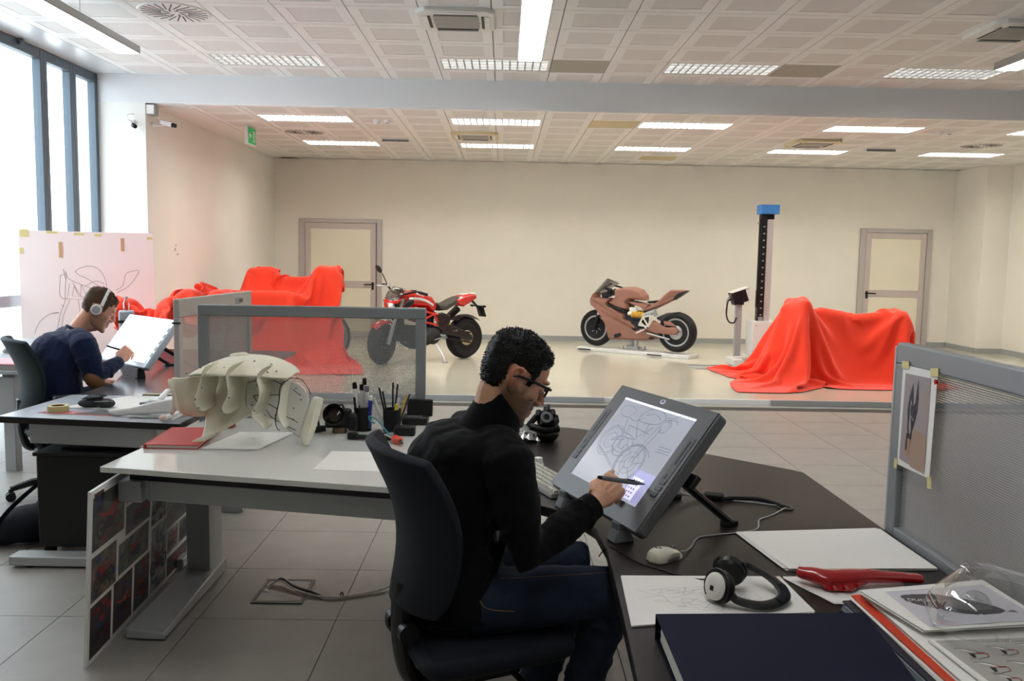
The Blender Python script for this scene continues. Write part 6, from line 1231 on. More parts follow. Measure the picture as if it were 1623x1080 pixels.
fo = MB(); r = random.Random(4)
G = [[(.06+.11*u+r.uniform(-.004, .004), 3.90+.11*v+r.uniform(-.004, .004), .742+.05*math.sin(PI*min(1, v+.15))*(1-.5*abs(u-.5))+r.uniform(-.008, .008)) for v in [k/7 for k in range(8)]] for u in [k/8 for k in range(9)]]
W_('silver_foil', fo.grid(G), pm('crumpled_foil', 'c9c9cb', .22, .9), en, smooth=None)
W_('lug', MB().bx((.085, 3.97, .78), (.15, 3.985, .82)), m_whitepl, en, bevel=.004)
# ---- things on the white desk
rb = thing('book', 'red hardback notebook on the white desk', 'book', (-1.46, 3.86, .7405)); Q = [(-1.545, 3.672), (-1.312, 3.668), (-1.345, 4.055), (-1.565, 4.045)]
rc = pm('red_bookcloth', 'c23a30', .55, bump=.04, bscale=300)
W_('back_cover', MB().prism(Q, .7405, .7435), rc, rb, bevel=.0008); W_('front_cover', MB().prism(Q, .7565, .7595), rc, rb, bevel=.0008); W_('pages', MB().prism([(-1.537, 3.678), (-1.32, 3.674), (-1.352, 4.048), (-1.556, 4.04)], .7435, .7565), m_paper, rb); W_('spine', MB().prism([(-1.548, 3.67), (-1.541, 3.67), (-1.561, 4.045), (-1.568, 4.045)], .7405, .7595), rc, rb)
sheet('paper_sheets', 'white sheets sticking out behind the red notebook', 'paper', [(-1.575, 3.70), (-1.35, 3.90), (-1.40, 4.14), (-1.545, 4.14)], .7402, 1, seed=20)
t = sheet('sketch_sheets', 'white sheets with a small scribble below the cream foam model', 'paper', [(-1.30, 3.675), (-1.055, 3.670), (-.985, 4.04), (-1.24, 4.03)], .7405, 4, seed=21, jitter=.005)
sk = MB()
for pts in ([(-.02, .02), (0, .05), (.02, .03), (.03, .06), (.05, .05)], [(0, .03), (.03, .02), (.06, .04)]): sk.ribbon([(p.x, p.y) for p in spline([(a, b, 0) for a, b in pts], 5)], .0012, None, .0065)
obj('scribble', sk, m_ink, t, None)
t = sheet('sketch_sheets', 'white sheet with faint lines on the white desk near the chair', 'paper', [(-.745, 3.352), (-.43, 3.332), (-.52, 3.675), (-.735, 3.68)], .7405, 1, seed=22)
sk = MB(); sk.ribbon([(-.02, .0), (.05, .03), (.12, .06)], .001, None, .0016); sk.ribbon([(.0, .02), (.06, .04), (.12, .04)], .001, None, .0016); obj('faint_lines', sk, pm('faint_pencil2', 'b5b5b2', .9), t, None)
rbx = thing('small_box', 'small reddish brown box behind the red notebook', 'box', (-1.36, 4.16, .7405)); obj('body', MB().bx((-.05, -.03, 0), (.05, .03, .035)), pm('brown_card', '8e4433', .6), rbx, bevel=.002); obj('lid', MB().bx((-.052, -.032, .026), (.052, .032, .037)), pm('brown_card2', '7c3a2c', .6), rbx, bevel=.002); obj('label_patch', MB().bx((-.03, -.0335, .006), (.03, -.032, .022)), m_paper, rbx)
# cream foam fender model: curved shell with ribs
m_foam = pm('cream_foam', 'e3dfca', .7, spec=.25, var=.05, vscale=10, bump=.05, bscale=150); m_fpap = pm('lined_paper_skin', 'e0ddd6', .75)
fm = thing('foam_model', 'cream foam mock-up of a ribbed motorcycle body shell on the white desk', 'model', (-1.15, 3.88, .741))
def FM_(X, Y, dy=0): # model silhouette coordinates: X 0..270, Y 0..180 measured from upper left
    return (-1.525+X*.00278, 3.86+dy, 1.164-Y*.00268)
def sheet3(name, rows, m, th, nm=None): return W_(name, MB().grid([[FM_(*p) for p in r_] for r_ in rows]), m, fm, smooth=70, solid=th, sub=1)
# back/top canopy
sheet3('top_shell', [[(45, 46, -.10), (52, 40, .0), (56, 36, .10), (62, 34, .2)], [(60, 40, -.12), (72, 26, .0), (86, 20, .12), (95, 22, .22)], [(90, 42, -.13), (105, 22, .0), (118, 16, .12), (124, 20, .22)], [(120, 42, -.13), (130, 22, .0), (142, 17, .12), (150, 22, .22)], [(155, 42, -.13), (160, 26, .0), (170, 22, .12), (176, 28, .2)], [(190, 46, -.10), (195, 36, .0), (202, 34, .1), (205, 40, .16)], [(208, 48, -.06), (210, 44, .0), (211, 43, .06), (212, 48, .1)]], m_foam, .008)
sheet3('front_ledge', [[(48, 46, -.14), (48, 48, .02)], [(80, 41, -.14), (80, 43, .02)], [(120, 40, -.14), (120, 42, .02)], [(160, 42, -.13), (160, 44, .02)], [(208, 50, -.08), (208, 51, .02)]], m_foam, .009)
sheet3('left_panel', [[(8, 48, .0), (12, 70, -.02), (20, 95, -.02), (20, 113, .0)], [(28, 50, -.04), (34, 72, -.06), (38, 95, -.06), (40, 117, -.02)], [(48, 46, -.06), (58, 70, -.02), (58, 95, .0), (56, 119, .0)], [(56, 40, .0), (70, 70, .04), (72, 95, .06), (66, 122, .04)]], m_foam, .008)
sheet3('left_wing', [[(5, 54, -.02), (18, 72, -.05), (20, 92, -.05), (8, 116, -.04)], [(14, 48, -.03), (26, 70, -.06), (28, 95, -.06), (22, 114, -.04)]], m_foam, .012)
sheet3('back_wall', [[(54, 50, .10), (56, 80, .10), (60, 112, .04), (72, 148, -.08), (60, 155, -.13)], [(80, 48, .10), (82, 80, .09), (86, 112, .03), (92, 138, -.06), (90, 143, -.10)], [(110, 48, .10), (112, 80, .08), (116, 108, .02), (122, 116, -.02), (120, 124, -.04)], [(130, 48, .10), (132, 75, .08), (138, 95, .05), (144, 106, .02), (144, 112, .0)]], m_foam, .009)
sheet3('lined_skin', [[(124, 52, .06), (124, 70, .05), (126, 88, .03), (128, 106, .0)], [(160, 50, .05), (162, 75, .03), (164, 92, .01), (170, 112, -.03)], [(195, 54, .02), (196, 80, .0), (196, 105, -.03), (196, 126, -.06)], [(222, 52, -.02), (224, 80, -.04), (222, 110, -.07), (220, 142, -.09)], [(240, 74, -.05), (240, 95, -.07), (236, 120, -.09), (230, 148, -.10)]], m_fpap, .006)
def rib(name, pts, dy0, dy1, m=m_foam, th=.008):
    G = []
    for X, Y, d0 in pts: G.append([FM_(X+d0, Y, dy0), FM_(X+d0*.4+2, Y, (dy0+dy1)/2), FM_(X, Y, dy1)])
    return W_(name, MB().grid(G), m, fm, smooth=70, solid=th, sub=1)
rib('rib', [(84, 22, 0), (80, 34, -2), (78, 46, -4), (80, 58, -8), (76, 70, -10), (72, 84, -8), (74, 98, -4), (78, 100, 2)], -.14, .08)
rib('rib', [(128, 20, 0), (122, 30, -4), (118, 42, -3), (120, 56, -2), (124, 72, -4), (118, 86, -8), (112, 98, -6), (116, 104, 2)], -.15, .07)
rib('rib', [(176, 24, 0), (168, 36, -4), (166, 48, -3), (170, 60, -2), (172, 76, -4), (166, 92, -8), (158, 106, -6), (166, 116, 0), (174, 130, 2)], -.15, .03)
rib('rib', [(218, 44, 0), (210, 50, -4), (206, 60, -4), (204, 74, -4), (202, 92, -6), (200, 108, -4), (204, 122, 0), (206, 126, 2)], -.15, -.04)
sheet3('right_flange', [[(244, 74, -.05), (238, 90, -.08), (232, 120, -.10), (226, 144, -.12)], [(256, 76, -.08), (250, 96, -.11), (246, 124, -.13), (238, 158, -.15)], [(262, 78, -.02), (258, 98, -.05), (252, 130, -.08), (244, 154, -.10)]], m_foam, .010)
sheet3('rear_crest', [[(92, 16, .10), (98, 24, .08)], [(96, 14, .12), (104, 20, .10)], [(110, 12, .12), (112, 18, .10)], [(118, 11, .13), (128, 18, .10)], [(128, 18, .13), (134, 24, .10)]], m_foam, .008)
sheet3('lower_foot', [[(55, 150, -.12), (56, 157, -.13)], [(75, 142, -.10), (78, 151, -.12)], [(92, 138, -.08), (96, 142, -.10)]], m_foam, .012)
for pts in (((218, 44), (208, 50), (204, 62), (203, 80), (199, 98), (197, 112), (200, 124), (204, 127)),): W_('black_edge_line', MB().tube(spline([FM_(x-3, y, -.158) for x, y in pts], 5), .0022, 6), m_edge, fm)
W_('black_edge_line', MB().tube(spline([FM_(x, y, d) for x, y, d in ((206, 50, -.155), (216, 43, -.12), (228, 47, -.08), (236, 58, -.07), (242, 73, -.06))], 5), .0018, 6), m_edge, fm)
for pts in ([(134, 60, .03), (145, 56, .03), (160, 54, .03)], [(176, 54, .015), (190, 59, .0), (201, 63, -.015)], [(143, 81, .02), (160, 78, .015)], [(172, 78, .0), (199, 76, -.025)], [(143, 81, .02), (153, 94, .0)], [(170, 92, -.012), (191, 101, -.04)], [(168, 101, -.03), (178, 112, -.045), (190, 119, -.06)], [(212, 66, -.035), (226, 75, -.05)], [(204, 110, -.065), (224, 118, -.085)], [(204, 124, -.08), (222, 130, -.10)]): W_('marker_line', MB().tube(spline([FM_(x, y, d-.012) for x, y, d in pts], 5) if len(pts) > 2 else [FM_(x, y, d-.012) for x, y, d in pts], .0018, 5), m_edge, fm)
for X, Y, d in ((64, 32, -.03), (92, 32, -.05), (104, 31, -.05), (147, 21, .0), (174, 26, .0), (175, 36, -.07), (187, 35, -.05), (117, 46, -.15), (81, 59, -.15), (70, 78, -.15), (75, 92, -.15), (123, 74, -.155), (111, 96, -.155), (165, 59, -.155), (162, 95, -.155), (155, 106, -.155), (149, 63, .02), (142, 96, .0), (217, 64, -.04), (226, 82, -.05), (215, 96, -.06), (216, 113, -.08), (185, 109, -.05), (18, 62, -.03), (41, 42, -.03)): W_('screw_mark', MB().ell(FM_(X, Y, d-.01), (.004, .004, .004), None, 8, 5), m_grey, fm)
# pen pots and clutter by the partition
def pot(label, x, y, h, r_, m):
    t = thing('pen_pot', label, 'pen holder', (x, y, .7405)); obj('wall', MB().lathe([(r_*.96, 0), (r_, h), (r_-.003, h), (r_*.96-.003, .004), (0, .004)], None, 24), m, t, 60); obj('rim', MB().tube([(r_*math.cos(2*PI*k/24), r_*math.sin(2*PI*k/24), h) for k in range(24)], .0022, 6, closed=True), m_black, t); obj('base', MB().lathe([(r_*.98, -.0), (r_*.98, .004), (0, .004)], None, 24), m_black, t); return t
m_pot = pm('black_mesh_pot', '1a1a1b', .5, .3)
pot('black pen pot holding fat grey markers', -.675, 4.135, .115, .042, m_pot); pot('black mesh pen pot holding yellow pens and cable ties', -.535, 4.14, .105, .044, m_pot)
def stick(name, label, cat, a, b, r_, m, capm=None, group=None, rr=None):
    t = thing(name, label, cat, a); a, b = V(a), V(b); d = b-a; o = obj('barrel', MB().tube([V((0, 0, 0)), d*.05, d*.85, d*.87], [r_*.6, r_, r_, r_*.8], 10), m, t)
    obj('cap', MB().tube([d*.86, d*.88, d*.99, d], [r_*.9, r_*1.02, r_*.95, r_*.6], 10), capm or m, t); return t
for i, (dx, dy, ex, h, m, c, w_) in enumerate(((-.025, .0, -.030, .215, 'd0d0cc', 'white', 'leftmost'), (-.004, .01, -.008, .205, 'c4c4c0', 'white', 'second'), (.012, -.008, .012, .200, 'b9b9b5', 'white', 'third'))):
    mk_ = stick('marker', '%s fat pale grey marker in the left pen pot' % w_, 'pen', (-.675+dx, 4.135+dy, .748), (-.675+dx+ex*.6, 4.14+dy, .74+h+.02), .0115, pm('marker_grey%d' % i, m, .4), m_black if i < 2 else m_grey, 'markers in the left pen pot')
stick('marker', 'tallest pale grey marker in the left pen pot', 'pen', (-.665, 4.15, .748), (-.672, 4.155, .995), .0105, pm('marker_white', 'd9d9d5', .4), m_black, 'markers in the left pen pot')
stick('marker', 'black marker behind the grey markers in the left pen pot', 'pen', (-.70, 4.13, .748), (-.715, 4.135, .905), .009, m_black)
stick('marker', 'dark blue pen in the left pen pot', 'pen', (-.648, 4.12, .748), (-.634, 4.115, .915), .010, pm('blue_pen', '23318f', .4), m_whitepl)
for i, (dx, dy, ex, ey, h, mc, lab) in enumerate(((-.03, -.01, -.055, -.02, .165, 'c9c9c2', 'pale grey pen leaning left in the mesh pen pot'), (-.02, .01, -.045, .0, .21, '151515', 'black cable tie rod leaning left in the mesh pen pot'), (-.01, .0, -.035, -.01, .195, '1d1d1d', 'black thin rod in the mesh pen pot'), (.01, -.01, .015, -.01, .135, 'd6cf2b', 'short yellow highlighter in the mesh pen pot'), (.02, .01, .045, .02, .175, 'cfae1e', 'yellow pencil leaning right in the mesh pen pot'), (.028, -.005, .06, -.01, .185, '3a3a2c', 'dark green pencil leaning right in the mesh pen pot'), (.005, .012, .018, .02, .225, '141414', 'tallest black rod with a knob in the mesh pen pot'), (.0, .015, .0, .02, .232, '101010', 'straight black rod with a knob in the mesh pen pot'), (.012, .0, .02, .0, .16, 'c5c0c8', 'pale lilac pen in the mesh pen pot'))):
    stick('pen', lab, 'pen', (-.535+dx, 4.14+dy, .748), (-.535+dx+ex, 4.14+dy+ey, .74+h), .0045 if 'rod' in lab or 'pencil' in lab else .008, pm('pen_col%d' % i, mc, .4), m_black if 'rod' in lab else None)
cm = thing('camera', 'black camera with a round lens hood beside the pen pots', 'camera', (-.778, 4.08, .7405))
obj('body', MB().box((-.01, .02, .065), (.12, .07, .09)), m_black, cm, bevel=.012, seg=3); obj('grip', MB().box((.065, .01, .05), (.05, .075, .08)), m_black, cm, bevel=.014, seg=3)
M = T(-.015, -.03, .085) @ Rx(PI/2-.35); obj('lens_hood', MB().lathe([(.036, -.02), (.040, .02), (.052, .045), (.048, .047), (.034, .02), (0, .016)], M, 28), pm('glossy_black', '15110f', .15, spec=.6), cm); obj('front_glass', MB().lathe([(.033, .021), (.02, .026), (0, .028)], M, 24), pm('lens_brown', '2a1d18', .08), cm); obj('prism_hump', MB().box((-.01, .03, .118), (.06, .05, .03), t=(.6, .7)), m_black, cm, bevel=.006); obj('base_plate', MB().cyl((.0, .0, 0), (0, 0, .026), .035, n=20), pm('brass_dark', '6a5b45', .4, .5), cm)
hd = thing('glue_clamp', 'black angled clamp standing at the left of the camera', 'tool', (-.935, 4.10, .7405))
obj('head', MB().box((-.035, .0, .12), (.075, .05, .04)), m_black, hd, bevel=.008); obj('arm', MB().tube([(-.02, 0, .12), (.03, -.01, .06), (.04, -.02, .02)], [.022, .026, .024], 10), m_black, hd); obj('foot', MB().tube([(-.0, -.02, .016), (.05, -.03, .016), (.09, -.02, .018)], [.014, .018, .014], 10), m_black, hd); obj('stripe', MB().tube([(.052, -.035, .03), (.045, -.034, .055)], .004, 6), m_alug, hd); obj('block', MB().bx((-.075, .0, 0), (-.01, .045, .075)), m_dark, hd, bevel=.004)
for k in range(5): obj('knurl', MB().bx((-.072+.015*k, -.026, .138), (-.064+.015*k, .024, .146)), m_black, hd)
ph = thing('desk_phone', 'black phone cradle at the corner of the partition', 'phone', (-.44, 4.33, .7405)); obj('base', MB().box((0, 0, .02), (.13, .12, .04)), m_black, ph, bevel=.008); obj('back_plate', MB().box((.02, .03, .075), (.13, .03, .09), Rx(-.2)), m_black, ph, bevel=.008); obj('button_row', MB().box((0, -.04, .042), (.08, .02, .006)), m_grey, ph)
tl = thing('soldering_tool', 'orange handled tool with a teal lead lying on the white desk', 'tool', (-.54, 3.86, .7405))
obj('handle', MB().tube([(.085, -.05, .02), (.08, -.035, .02), (.055, -.0, .02), (.045, .015, .02)], [.010, .018, .019, .012], 12), pm('orange_grip', 'd8432a', .5), tl); obj('tip', MB().cyl((.085, -.05, .02), (.098, -.075, .016), .008, .004, 10), m_black, tl)
obj('lead', MB().tube(spline([(.045, .015, .02), (.0, .09, .04), (-.05, .16, .075), (-.09, .19, .085), (-.085, .17, .07), (-.06, .15, .06)], 6), .004, 7), pm('teal_lead', '3f8f96', .5), tl)
gp = thing('pliers', 'black and green pliers lying in front of the pen pots', 'tool', (-.60, 3.93, .7405))
obj('handle', MB().tube(spline([(-.09, .03, .012), (-.03, .0, .014), (.04, -.03, .014)], 5), .009, 8), pm('green_grip', '2d6b45', .5), gp); obj('handle', MB().tube(spline([(-.07, -.02, .012), (-.02, -.02, .016), (.04, -.03, .016)], 5), .009, 8), m_black, gp); obj('jaw', MB().tube([(.04, -.03, .015), (.075, -.042, .014), (.10, -.052, .012)], [.013, .011, .004], 8), m_dark, gp)
bo_ = thing('charger_block', 'black charger block on the white desk behind the orange tool', 'charger', (-.46, 4.04, .7405)); obj('body', MB().box((0, 0, .022), (.10, .06, .044)), m_black, bo_, bevel=.006); obj('rib', MB().box((0, -.031, .022), (.08, .003, .03)), m_dark, bo_); obj('cable', MB().tube(spline([(-.05, 0, .02), (-.10, -.02, .01), (-.14, -.05, .006), (-.16, -.04, .006)], 5), .004, 7), m_black, bo_)
ad = thing('cable_plug', 'small black plug at the edge of the pen pots', 'plug', (-.69, 3.93, .7405)); obj('body', MB().box((0, 0, .016), (.045, .035, .03)), m_black, ad, bevel=.006); obj('prong', MB().cyl((-.022, -.006, .016), (-.035, -.006, .016), .0025, n=6), m_alu, ad); obj('prong', MB().cyl((-.022, .006, .016), (-.035, .006, .016), .0025, n=6), m_alu, ad)
# collage board of motorcycle photos
cb = thing('collage_board', 'white board covered in dark motorcycle photos, leaning on the white desk leg', 'board', (-1.60, 3.76, 0))
Bd = Matrix(((-.045, 0, 0, -1.572), (.999, 0, 0, 3.165), (0, 0, 0, 0), (0, 0, 0, 1))); ub = V((-.045, .999, 0)); vb = V((.055, .0, .9985)); nb_ = ub.cross(vb)
BMx = Matrix(((ub.x, vb.x, nb_.x, -1.572), (ub.y, vb.y, nb_.y, 3.165), (ub.z, vb.z, nb_.z, .0), (0, 0, 0, 1)))
def cbw(mb): mb.v = [tuple(BMx @ V(p)) for p in mb.v]; return mb
W_('board', cbw(MB().bx((0, 0, -.012), (1.20, .69, 0))), m_white, cb, bevel=.001)
r = random.Random(23); U0, V0 = 0, 0
phs = [(.01, .44, .33, .665, '5a5c52'), (.02, .555, .12, .68, '8a5a4c'), (.34, .54, .62, .685, '7c7f80'), (.63, .56, .84, .685, '8b8576'), (.85, .47, 1.18, .685, '3c4254'), (.01, .24, .26, .43, '8f7a68'), (.34, .40, .63, .535, '6a6f78'), (.27, .25, .62, .395, '7f8576'), (.64, .34, .84, .55, 'b9bab8'), (.85, .26, 1.18, .46, '55525c'), (.01, .015, .22, .235, '4a3034'), (.23, .02, .44, .245, '59433f'), (.45, .02, .64, .245, '62656c'), (.65, .02, .86, .335, 'aeb0b0'), (.87, .13, 1.03, .255, 'a0a3a6'), (1.04, .13, 1.18, .255, '6f747c'), (.87, .015, 1.18, .12, '44464e')]
cols = ['9c2320', '22242c', '2a3a6e', '1b1b1d', '7a2c2a', '31406a', 'b0452a', '202020', '5d1d1d']
mcol = [pm('photo_ink_%d' % i, c, .45) for i, c in enumerate(cols)]
for i, (a, b, c, d, g_) in enumerate(phs):
    p = obj('photo_print', MB(), m_paper, cb) if False else W_('photo_print', cbw(MB().box(((a+c)/2, (b+d)/2, .0012), (c-a, d-b, .0016))), m_paper, cb, smooth=None)
    e_ = .006; f_ = W_('picture', cbw(MB().add([(a+e_, b+e_, .0024), (c-e_, b+e_, .0024), (c-e_, d-e_, .0024), (a+e_, d-e_, .0024)], [(0, 1, 2, 3)])), pm('photo_ground_%d' % i, ''.join('%02x' % int(int(g_[k:k+2], 16)*.95) for k in (0, 2, 4)), .4, col2='1c1d20', vscale=17), p, smooth=None)
    w_, h_ = c-a-2*e_, d-b-2*e_; cx, cy = (a+c)/2, b+e_+h_*.44; s = min(w_*.46, h_*.62); fl_ = r.choice((-1, 1)); q = MB()
    if h_ > w_*1.2: s = w_*.62
    X = lambda u, v: (cx+fl_*u*s, cy+v*s)
    for k, (u, rr_) in enumerate(((-.58, .30), (.58, .29))):
        o_ = arc(X(u, -.18), rr_*s, 0, 360, 18); n_ = arc(X(u, -.18), rr_*s*.62, 0, 360, 18)
        for j in range(18): q.flat([o_[j], o_[j+1], n_[j+1], n_[j]], None, .0029)
        q.flat(arc(X(u, -.18), rr_*s*.2, 0, 330, 9), None, .0029)
    q.flat([X(*t_) for t_ in ((-.32, -.28), (.28, -.30), (.34, .02), (.0, .10), (-.30, .04))], None, .0030); q.flat([X(*t_) for t_ in ((-.6, -.2), (-.3, -.08), (-.3, -.16), (-.6, -.26))], None, .0031); q.flat([X(*t_) for t_ in ((.40, .28), (.62, -.16), (.56, -.18), (.32, .26))], None, .0031)
    W_('motorcycle_silhouette', cbw(q), mcol[(3, 1, 7)[i % 3]], p, smooth=None)
    q = MB(); q.flat([X(*t_) for t_ in ((-.08, .10), (.30, .02), (.42, .24), (.30, .34), (.02, .30))], None, .0033); q.flat([X(*t_) for t_ in ((-.78, .34), (-.40, .14), (-.06, .12), (-.10, .22), (-.5, .30))], None, .0033); q.flat([X(*t_) for t_ in ((.34, .36), (.52, .22), (.62, .30), (.44, .50))], None, .0034); q.flat([X(*t_) for t_ in ((.44, .12), (.80, .06), (.84, .0), (.5, .04))], None, .0034)
    q2 = MB()
    for _ in range(9):
        u, v = r.uniform(a+.02, c-.02), r.uniform(b+.02, d-.02); z_ = r.uniform(.006, .02); an = r.uniform(0, 3); q2.flat([(min(c-.007, max(a+.007, u+z_*math.cos(an+t_)*(1.6 if t_ % 2 else 1))), min(d-.007, max(b+.007, v+z_*math.sin(an+t_)))) for t_ in (0, 1.3, 2.4, 3.6, 5)], None, .0027)
    tag(W_('photo_detail', cbw(q2), mcol[(4, 5, 8, 1, 0, 2)[i % 6]], p, smooth=None), kind='stuff')
    W_('motorcycle_bodywork', cbw(q), mcol[(0, 2, 4, 5, 6, 0, 8)[i % 7]], p, smooth=None)
# floor box and its cables
fx = thing('floor_box', 'square steel-rimmed floor outlet in the tiles with cables coming out', 'floor outlet', (-1.014, 3.94, .0))
for a_, b_ in (((-.118, -.145), (.118, -.128)), ((-.118, .128), (.118, .145)), ((-.118, -.128), (-.104, .128)), ((.104, -.128), (.118, .128))): obj('rim', MB().bx((*a_, .0004), (*b_, .005)), m_dark, fx)
obj('lid', MB().bx((-.10, -.12, .0004), (.10, .124, .004)), m_tile, fx); obj('cable_slot', MB().bx((-.102, -.02, .004), (-.07, .06, .0052)), m_edge, fx)
for k, (m, off) in enumerate(((m_whitepl, .0), (m_black, .02), (m_whitepl, .035))):
    t = thing('floor_cable', ('thin white cable from the floor outlet, nearer strand', 'black cable among the white ones from the floor outlet', 'thin white cable from the floor outlet, farther strand')[k], 'cable', (-1.0, 3.9, 0), 0, 'cables on the floor'); 
    W_('cord', MB().tube(spline([(-1.095, 3.96+off, .006), (-1.05, 4.0+off, .03), (-.97, 3.93+off, .02), (-.88, 3.88+off*1.3, .012), (-.78, 3.86-off*.4, .009), (-.68, 3.88+off*.3, .009), (-.58, 3.93+off*.4, .010), (-.50, 4.0+off*.2, .03), (-.44, 4.08, .10), (-.40, 4.15, .30), (-.38, 4.18, .60)], 7), .0042, 7), m, t)
    if k == 1: W_('cable_tie', MB().tube([(-.73+.006*math.cos(a), 3.872, .016+.012*math.sin(a)) for a in [2*PI*i/10 for i in range(10)]], .003, 6, closed=True), m_black, t)
# ---- things on the far man's desk
sheet('paper_sheets', 'big white card sheet on the grey topped desk behind the black pouch', 'paper', [(-2.37, 4.60), (-1.97, 4.56), (-1.80, 4.98), (-2.18, 5.0)], .7405, 3, seed=31, jitter=.004)
tp = thing('tape_roll', 'roll of yellowish masking tape on the grey topped desk', 'tape', (-2.34, 4.50, .742)); obj('tape', MB().lathe([(.034, 0), (.052, 0), (.052, .03), (.034, .03), (.034, 0)], None, 32), pm('yellow_tape', 'c4bd86', .6), tp); obj('core', MB().lathe([(.031, .001), (.0345, .001), (.0345, .029), (.031, .029), (.031, .001)], None, 32), pm('card_core', '8a6a4a', .8), tp)
pz = thing('pouch', 'dark grey zipped soft pouch on the grey topped desk', 'pouch', (-2.19, 4.62, .7405)); pz.scale = (.75, .75, .75); pb = MB().ell((-.05, 0, .035), (.085, .05, .035), Rz(.3)).ell((.06, .0, .035), (.075, .045, .035), Rz(-.2)).ell((-.02, .0, .060), (.07, .035, .03)); pb = remesh(pb, .008, 3); pb.v = [(a, b, max(c, .001)) for a, b, c in pb.v]; obj('pouch', pb, pm('charcoal_fabric', '34363a', .7, bump=.1, bscale=500), pz, 180); obj('flap', MB().add([(-.09, -.045, .07), (.03, -.05, .075), (.06, .03, .085), (-.04, .05, .10)], [(0, 1, 2, 3)]), m_blackfab, pz, solid=.004); obj('zip', MB().tube(spline([(.0, -.045, .05), (.06, -.048, .055), (.12, -.02, .05)], 5), .003, 6), m_alug, pz)
slab_thing('card', 'dark grey card square in front of the pouch', 'card', [(-2.22, 4.43), (-1.98, 4.405), (-1.955, 4.50), (-2.12, 4.53)], .7425, .7445, pm('dark_card', '3b3d42', .6))
slab_thing('card', 'pinkish card under the masking tape roll', 'card', [(-2.42, 4.445), (-2.02, 4.385), (-2.0, 4.44), (-2.38, 4.53)], .7405, .7420, pm('pink_card', 'b3605a', .6))
def foam_part(label, pts3, ang):
    t = thing('foam_part', label, 'model', pts3[0]); return t
w1 = thing('foam_part', 'larger white foam wing mock-up at the front right of the grey topped desk', 'model', (-1.82, 4.40, .7405))
obj('wing', slab([(-.20, .01), (-.17, .0), (.12, .02), (.18, .05), (.14, .10), (.02, .075), (-.10, .045), (-.21, .03)], lambda x, z: .016, .006, 0, .006, 2), m_white, w1, 180); obj('web', MB().add([(.0, .0, .085), (.17, -.02, .07), (.22, .14, .06), (.05, .16, .075)], [(0, 1, 2, 3)]), m_white, w1, solid=.01); obj('fin', MB().add([(.02, .0, .07), (.06, .0, .07), (.075, .10, .125), (.05, .10, .125)], [(0, 1, 2, 3)]), m_white, w1, solid=.008)
obj('under_plate', MB().bx((-.08, -.06, .001), (.14, .04, .010)), m_alug, w1, bevel=.002)
w2 = thing('foam_part', 'smaller white foam part with a pink tip beside the cream model', 'model', (-1.60, 4.30, .7405))
obj('body', slab([(-.10, .005), (.08, .03), (.10, .07), (.02, .065), (-.08, .035), (-.11, .02)], lambda x, z: .02, .006, 0, .006, 2), m_white, w2, 180); obj('tip', MB().ell((-.10, 0, .018), (.022, .022, .017)), pm('pinkish_foam', 'e0c4b8', .7), w2); obj('brace', MB().tube([(-.06, -.02, .01), (.02, -.03, .05), (.09, -.01, .05)], .006, 6), m_whitepl, w2)
w2.rotation_euler = (0, 0, .35)
bk_ = slab_thing('book', 'grey blue book behind the white foam parts', 'book', [(-1.98, 4.66), (-1.80, 4.64), (-1.66, 4.93), (-1.86, 4.95)], .7450, .7650, pm('grey_book', '6f7681', .5))
sheet('paper_sheets', 'white torn sheets at the foot of the far pen display', 'paper', [(-2.0, 5.15), (-1.86, 5.12), (-1.84, 5.5), (-1.95, 5.55)], .7405, 2, seed=33)
rl = thing('ruler', 'cream wooden ruler on the dark glossy desk', 'ruler', (-2.0, 5.08, .7405)); obj('stick', MB().box((.02, .0, .003), (.30, .03, .005), Rz(.1)), pm('pale_wood', 'd8cfb4', .6), rl); obj('edge_strip', MB().box((.02, .014, .006), (.30, .002, .002), Rz(.1)), m_alu, rl)
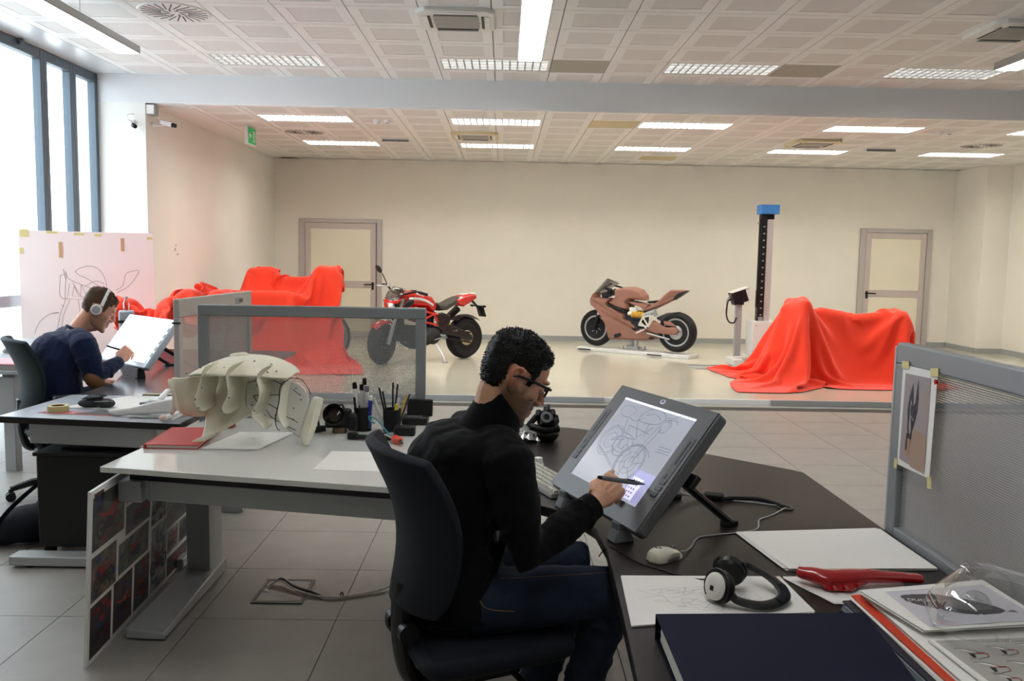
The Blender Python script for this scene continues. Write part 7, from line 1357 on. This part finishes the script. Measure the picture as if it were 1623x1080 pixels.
sp_ = thing('desk_speaker', 'pale grey upright box with a clear bottle on top behind the far display', 'speaker', (-2.93, 6.70, .7405))
obj('cabinet', MB().box((0, 0, .19), (.11, .14, .38), Rz(.4)), pm('pale_blue_grey', 'a9b1bb', .45), sp_, bevel=.01); obj('grille', MB().box((.022, -.062, .20), (.085, .01, .28), Rz(.4)), m_alug, sp_, bevel=.004); obj('strap', MB().box((0, 0, .30), (.12, .15, .02), Rz(.4)), m_dark, sp_)
bt = thing('bottle', 'small clear bottle standing on the pale grey box', 'bottle', (-2.93, 6.70, 1.122)); obj('glass', MB().lathe([(.0, 0), (.022, 0), (.023, .06), (.012, .08), (.011, .095)], None, 16), m_clear, bt); obj('cap', MB().lathe([(.013, .093), (.013, .108), (0, .109)], None, 14), m_alug, bt)
# ---- things on the desk by the windows
sheet('paper_sheets', 'white papers on the desk by the windows', 'paper', [(-4.2, 6.6), (-3.75, 6.55), (-3.85, 7.15), (-4.3, 7.2)], .7405, 3, seed=41)
slab_thing('folder', 'pink folder on the near end of the desk by the windows', 'folder', [(-4.1, 5.98), (-3.39, 5.98), (-3.5, 6.3), (-4.1, 6.3)], .775, .785, pm('pink_folder', 'c98a94', .6))
slab_thing('book', 'grey books under the pink folder by the windows', 'book', [(-4.1, 5.97), (-3.40, 5.97), (-3.5, 6.28), (-4.1, 6.28)], .7405, .772, pm('grey_books', '8f8a88', .6))
slab_thing('clipboard', 'dark clipboard sticking out of the papers by the windows', 'clipboard', [(-3.95, 6.50), (-3.62, 6.50), (-3.72, 6.85), (-4.0, 6.85)], .7475, .7530, m_dark)
m3 = thing('computer_mouse', 'dark grey computer mouse on the papers by the windows', 'mouse', (-3.98, 6.95, .749), 1.2); pb = MB().ell((0, 0, .012), (.07, .04, .032)); pb.v = [(a, b, max(c, .0)) for a, b, c in pb.v]; obj('shell', pb, m_grey, m3, 180); obj('button_split', MB().tube([(.0, 0, .045), (.05, 0, .036)], .002, 6), m_black, m3); obj('wheel', MB().cyl((.035, -.006, .04), (.035, .006, .04), .01, n=10), m_black, m3)
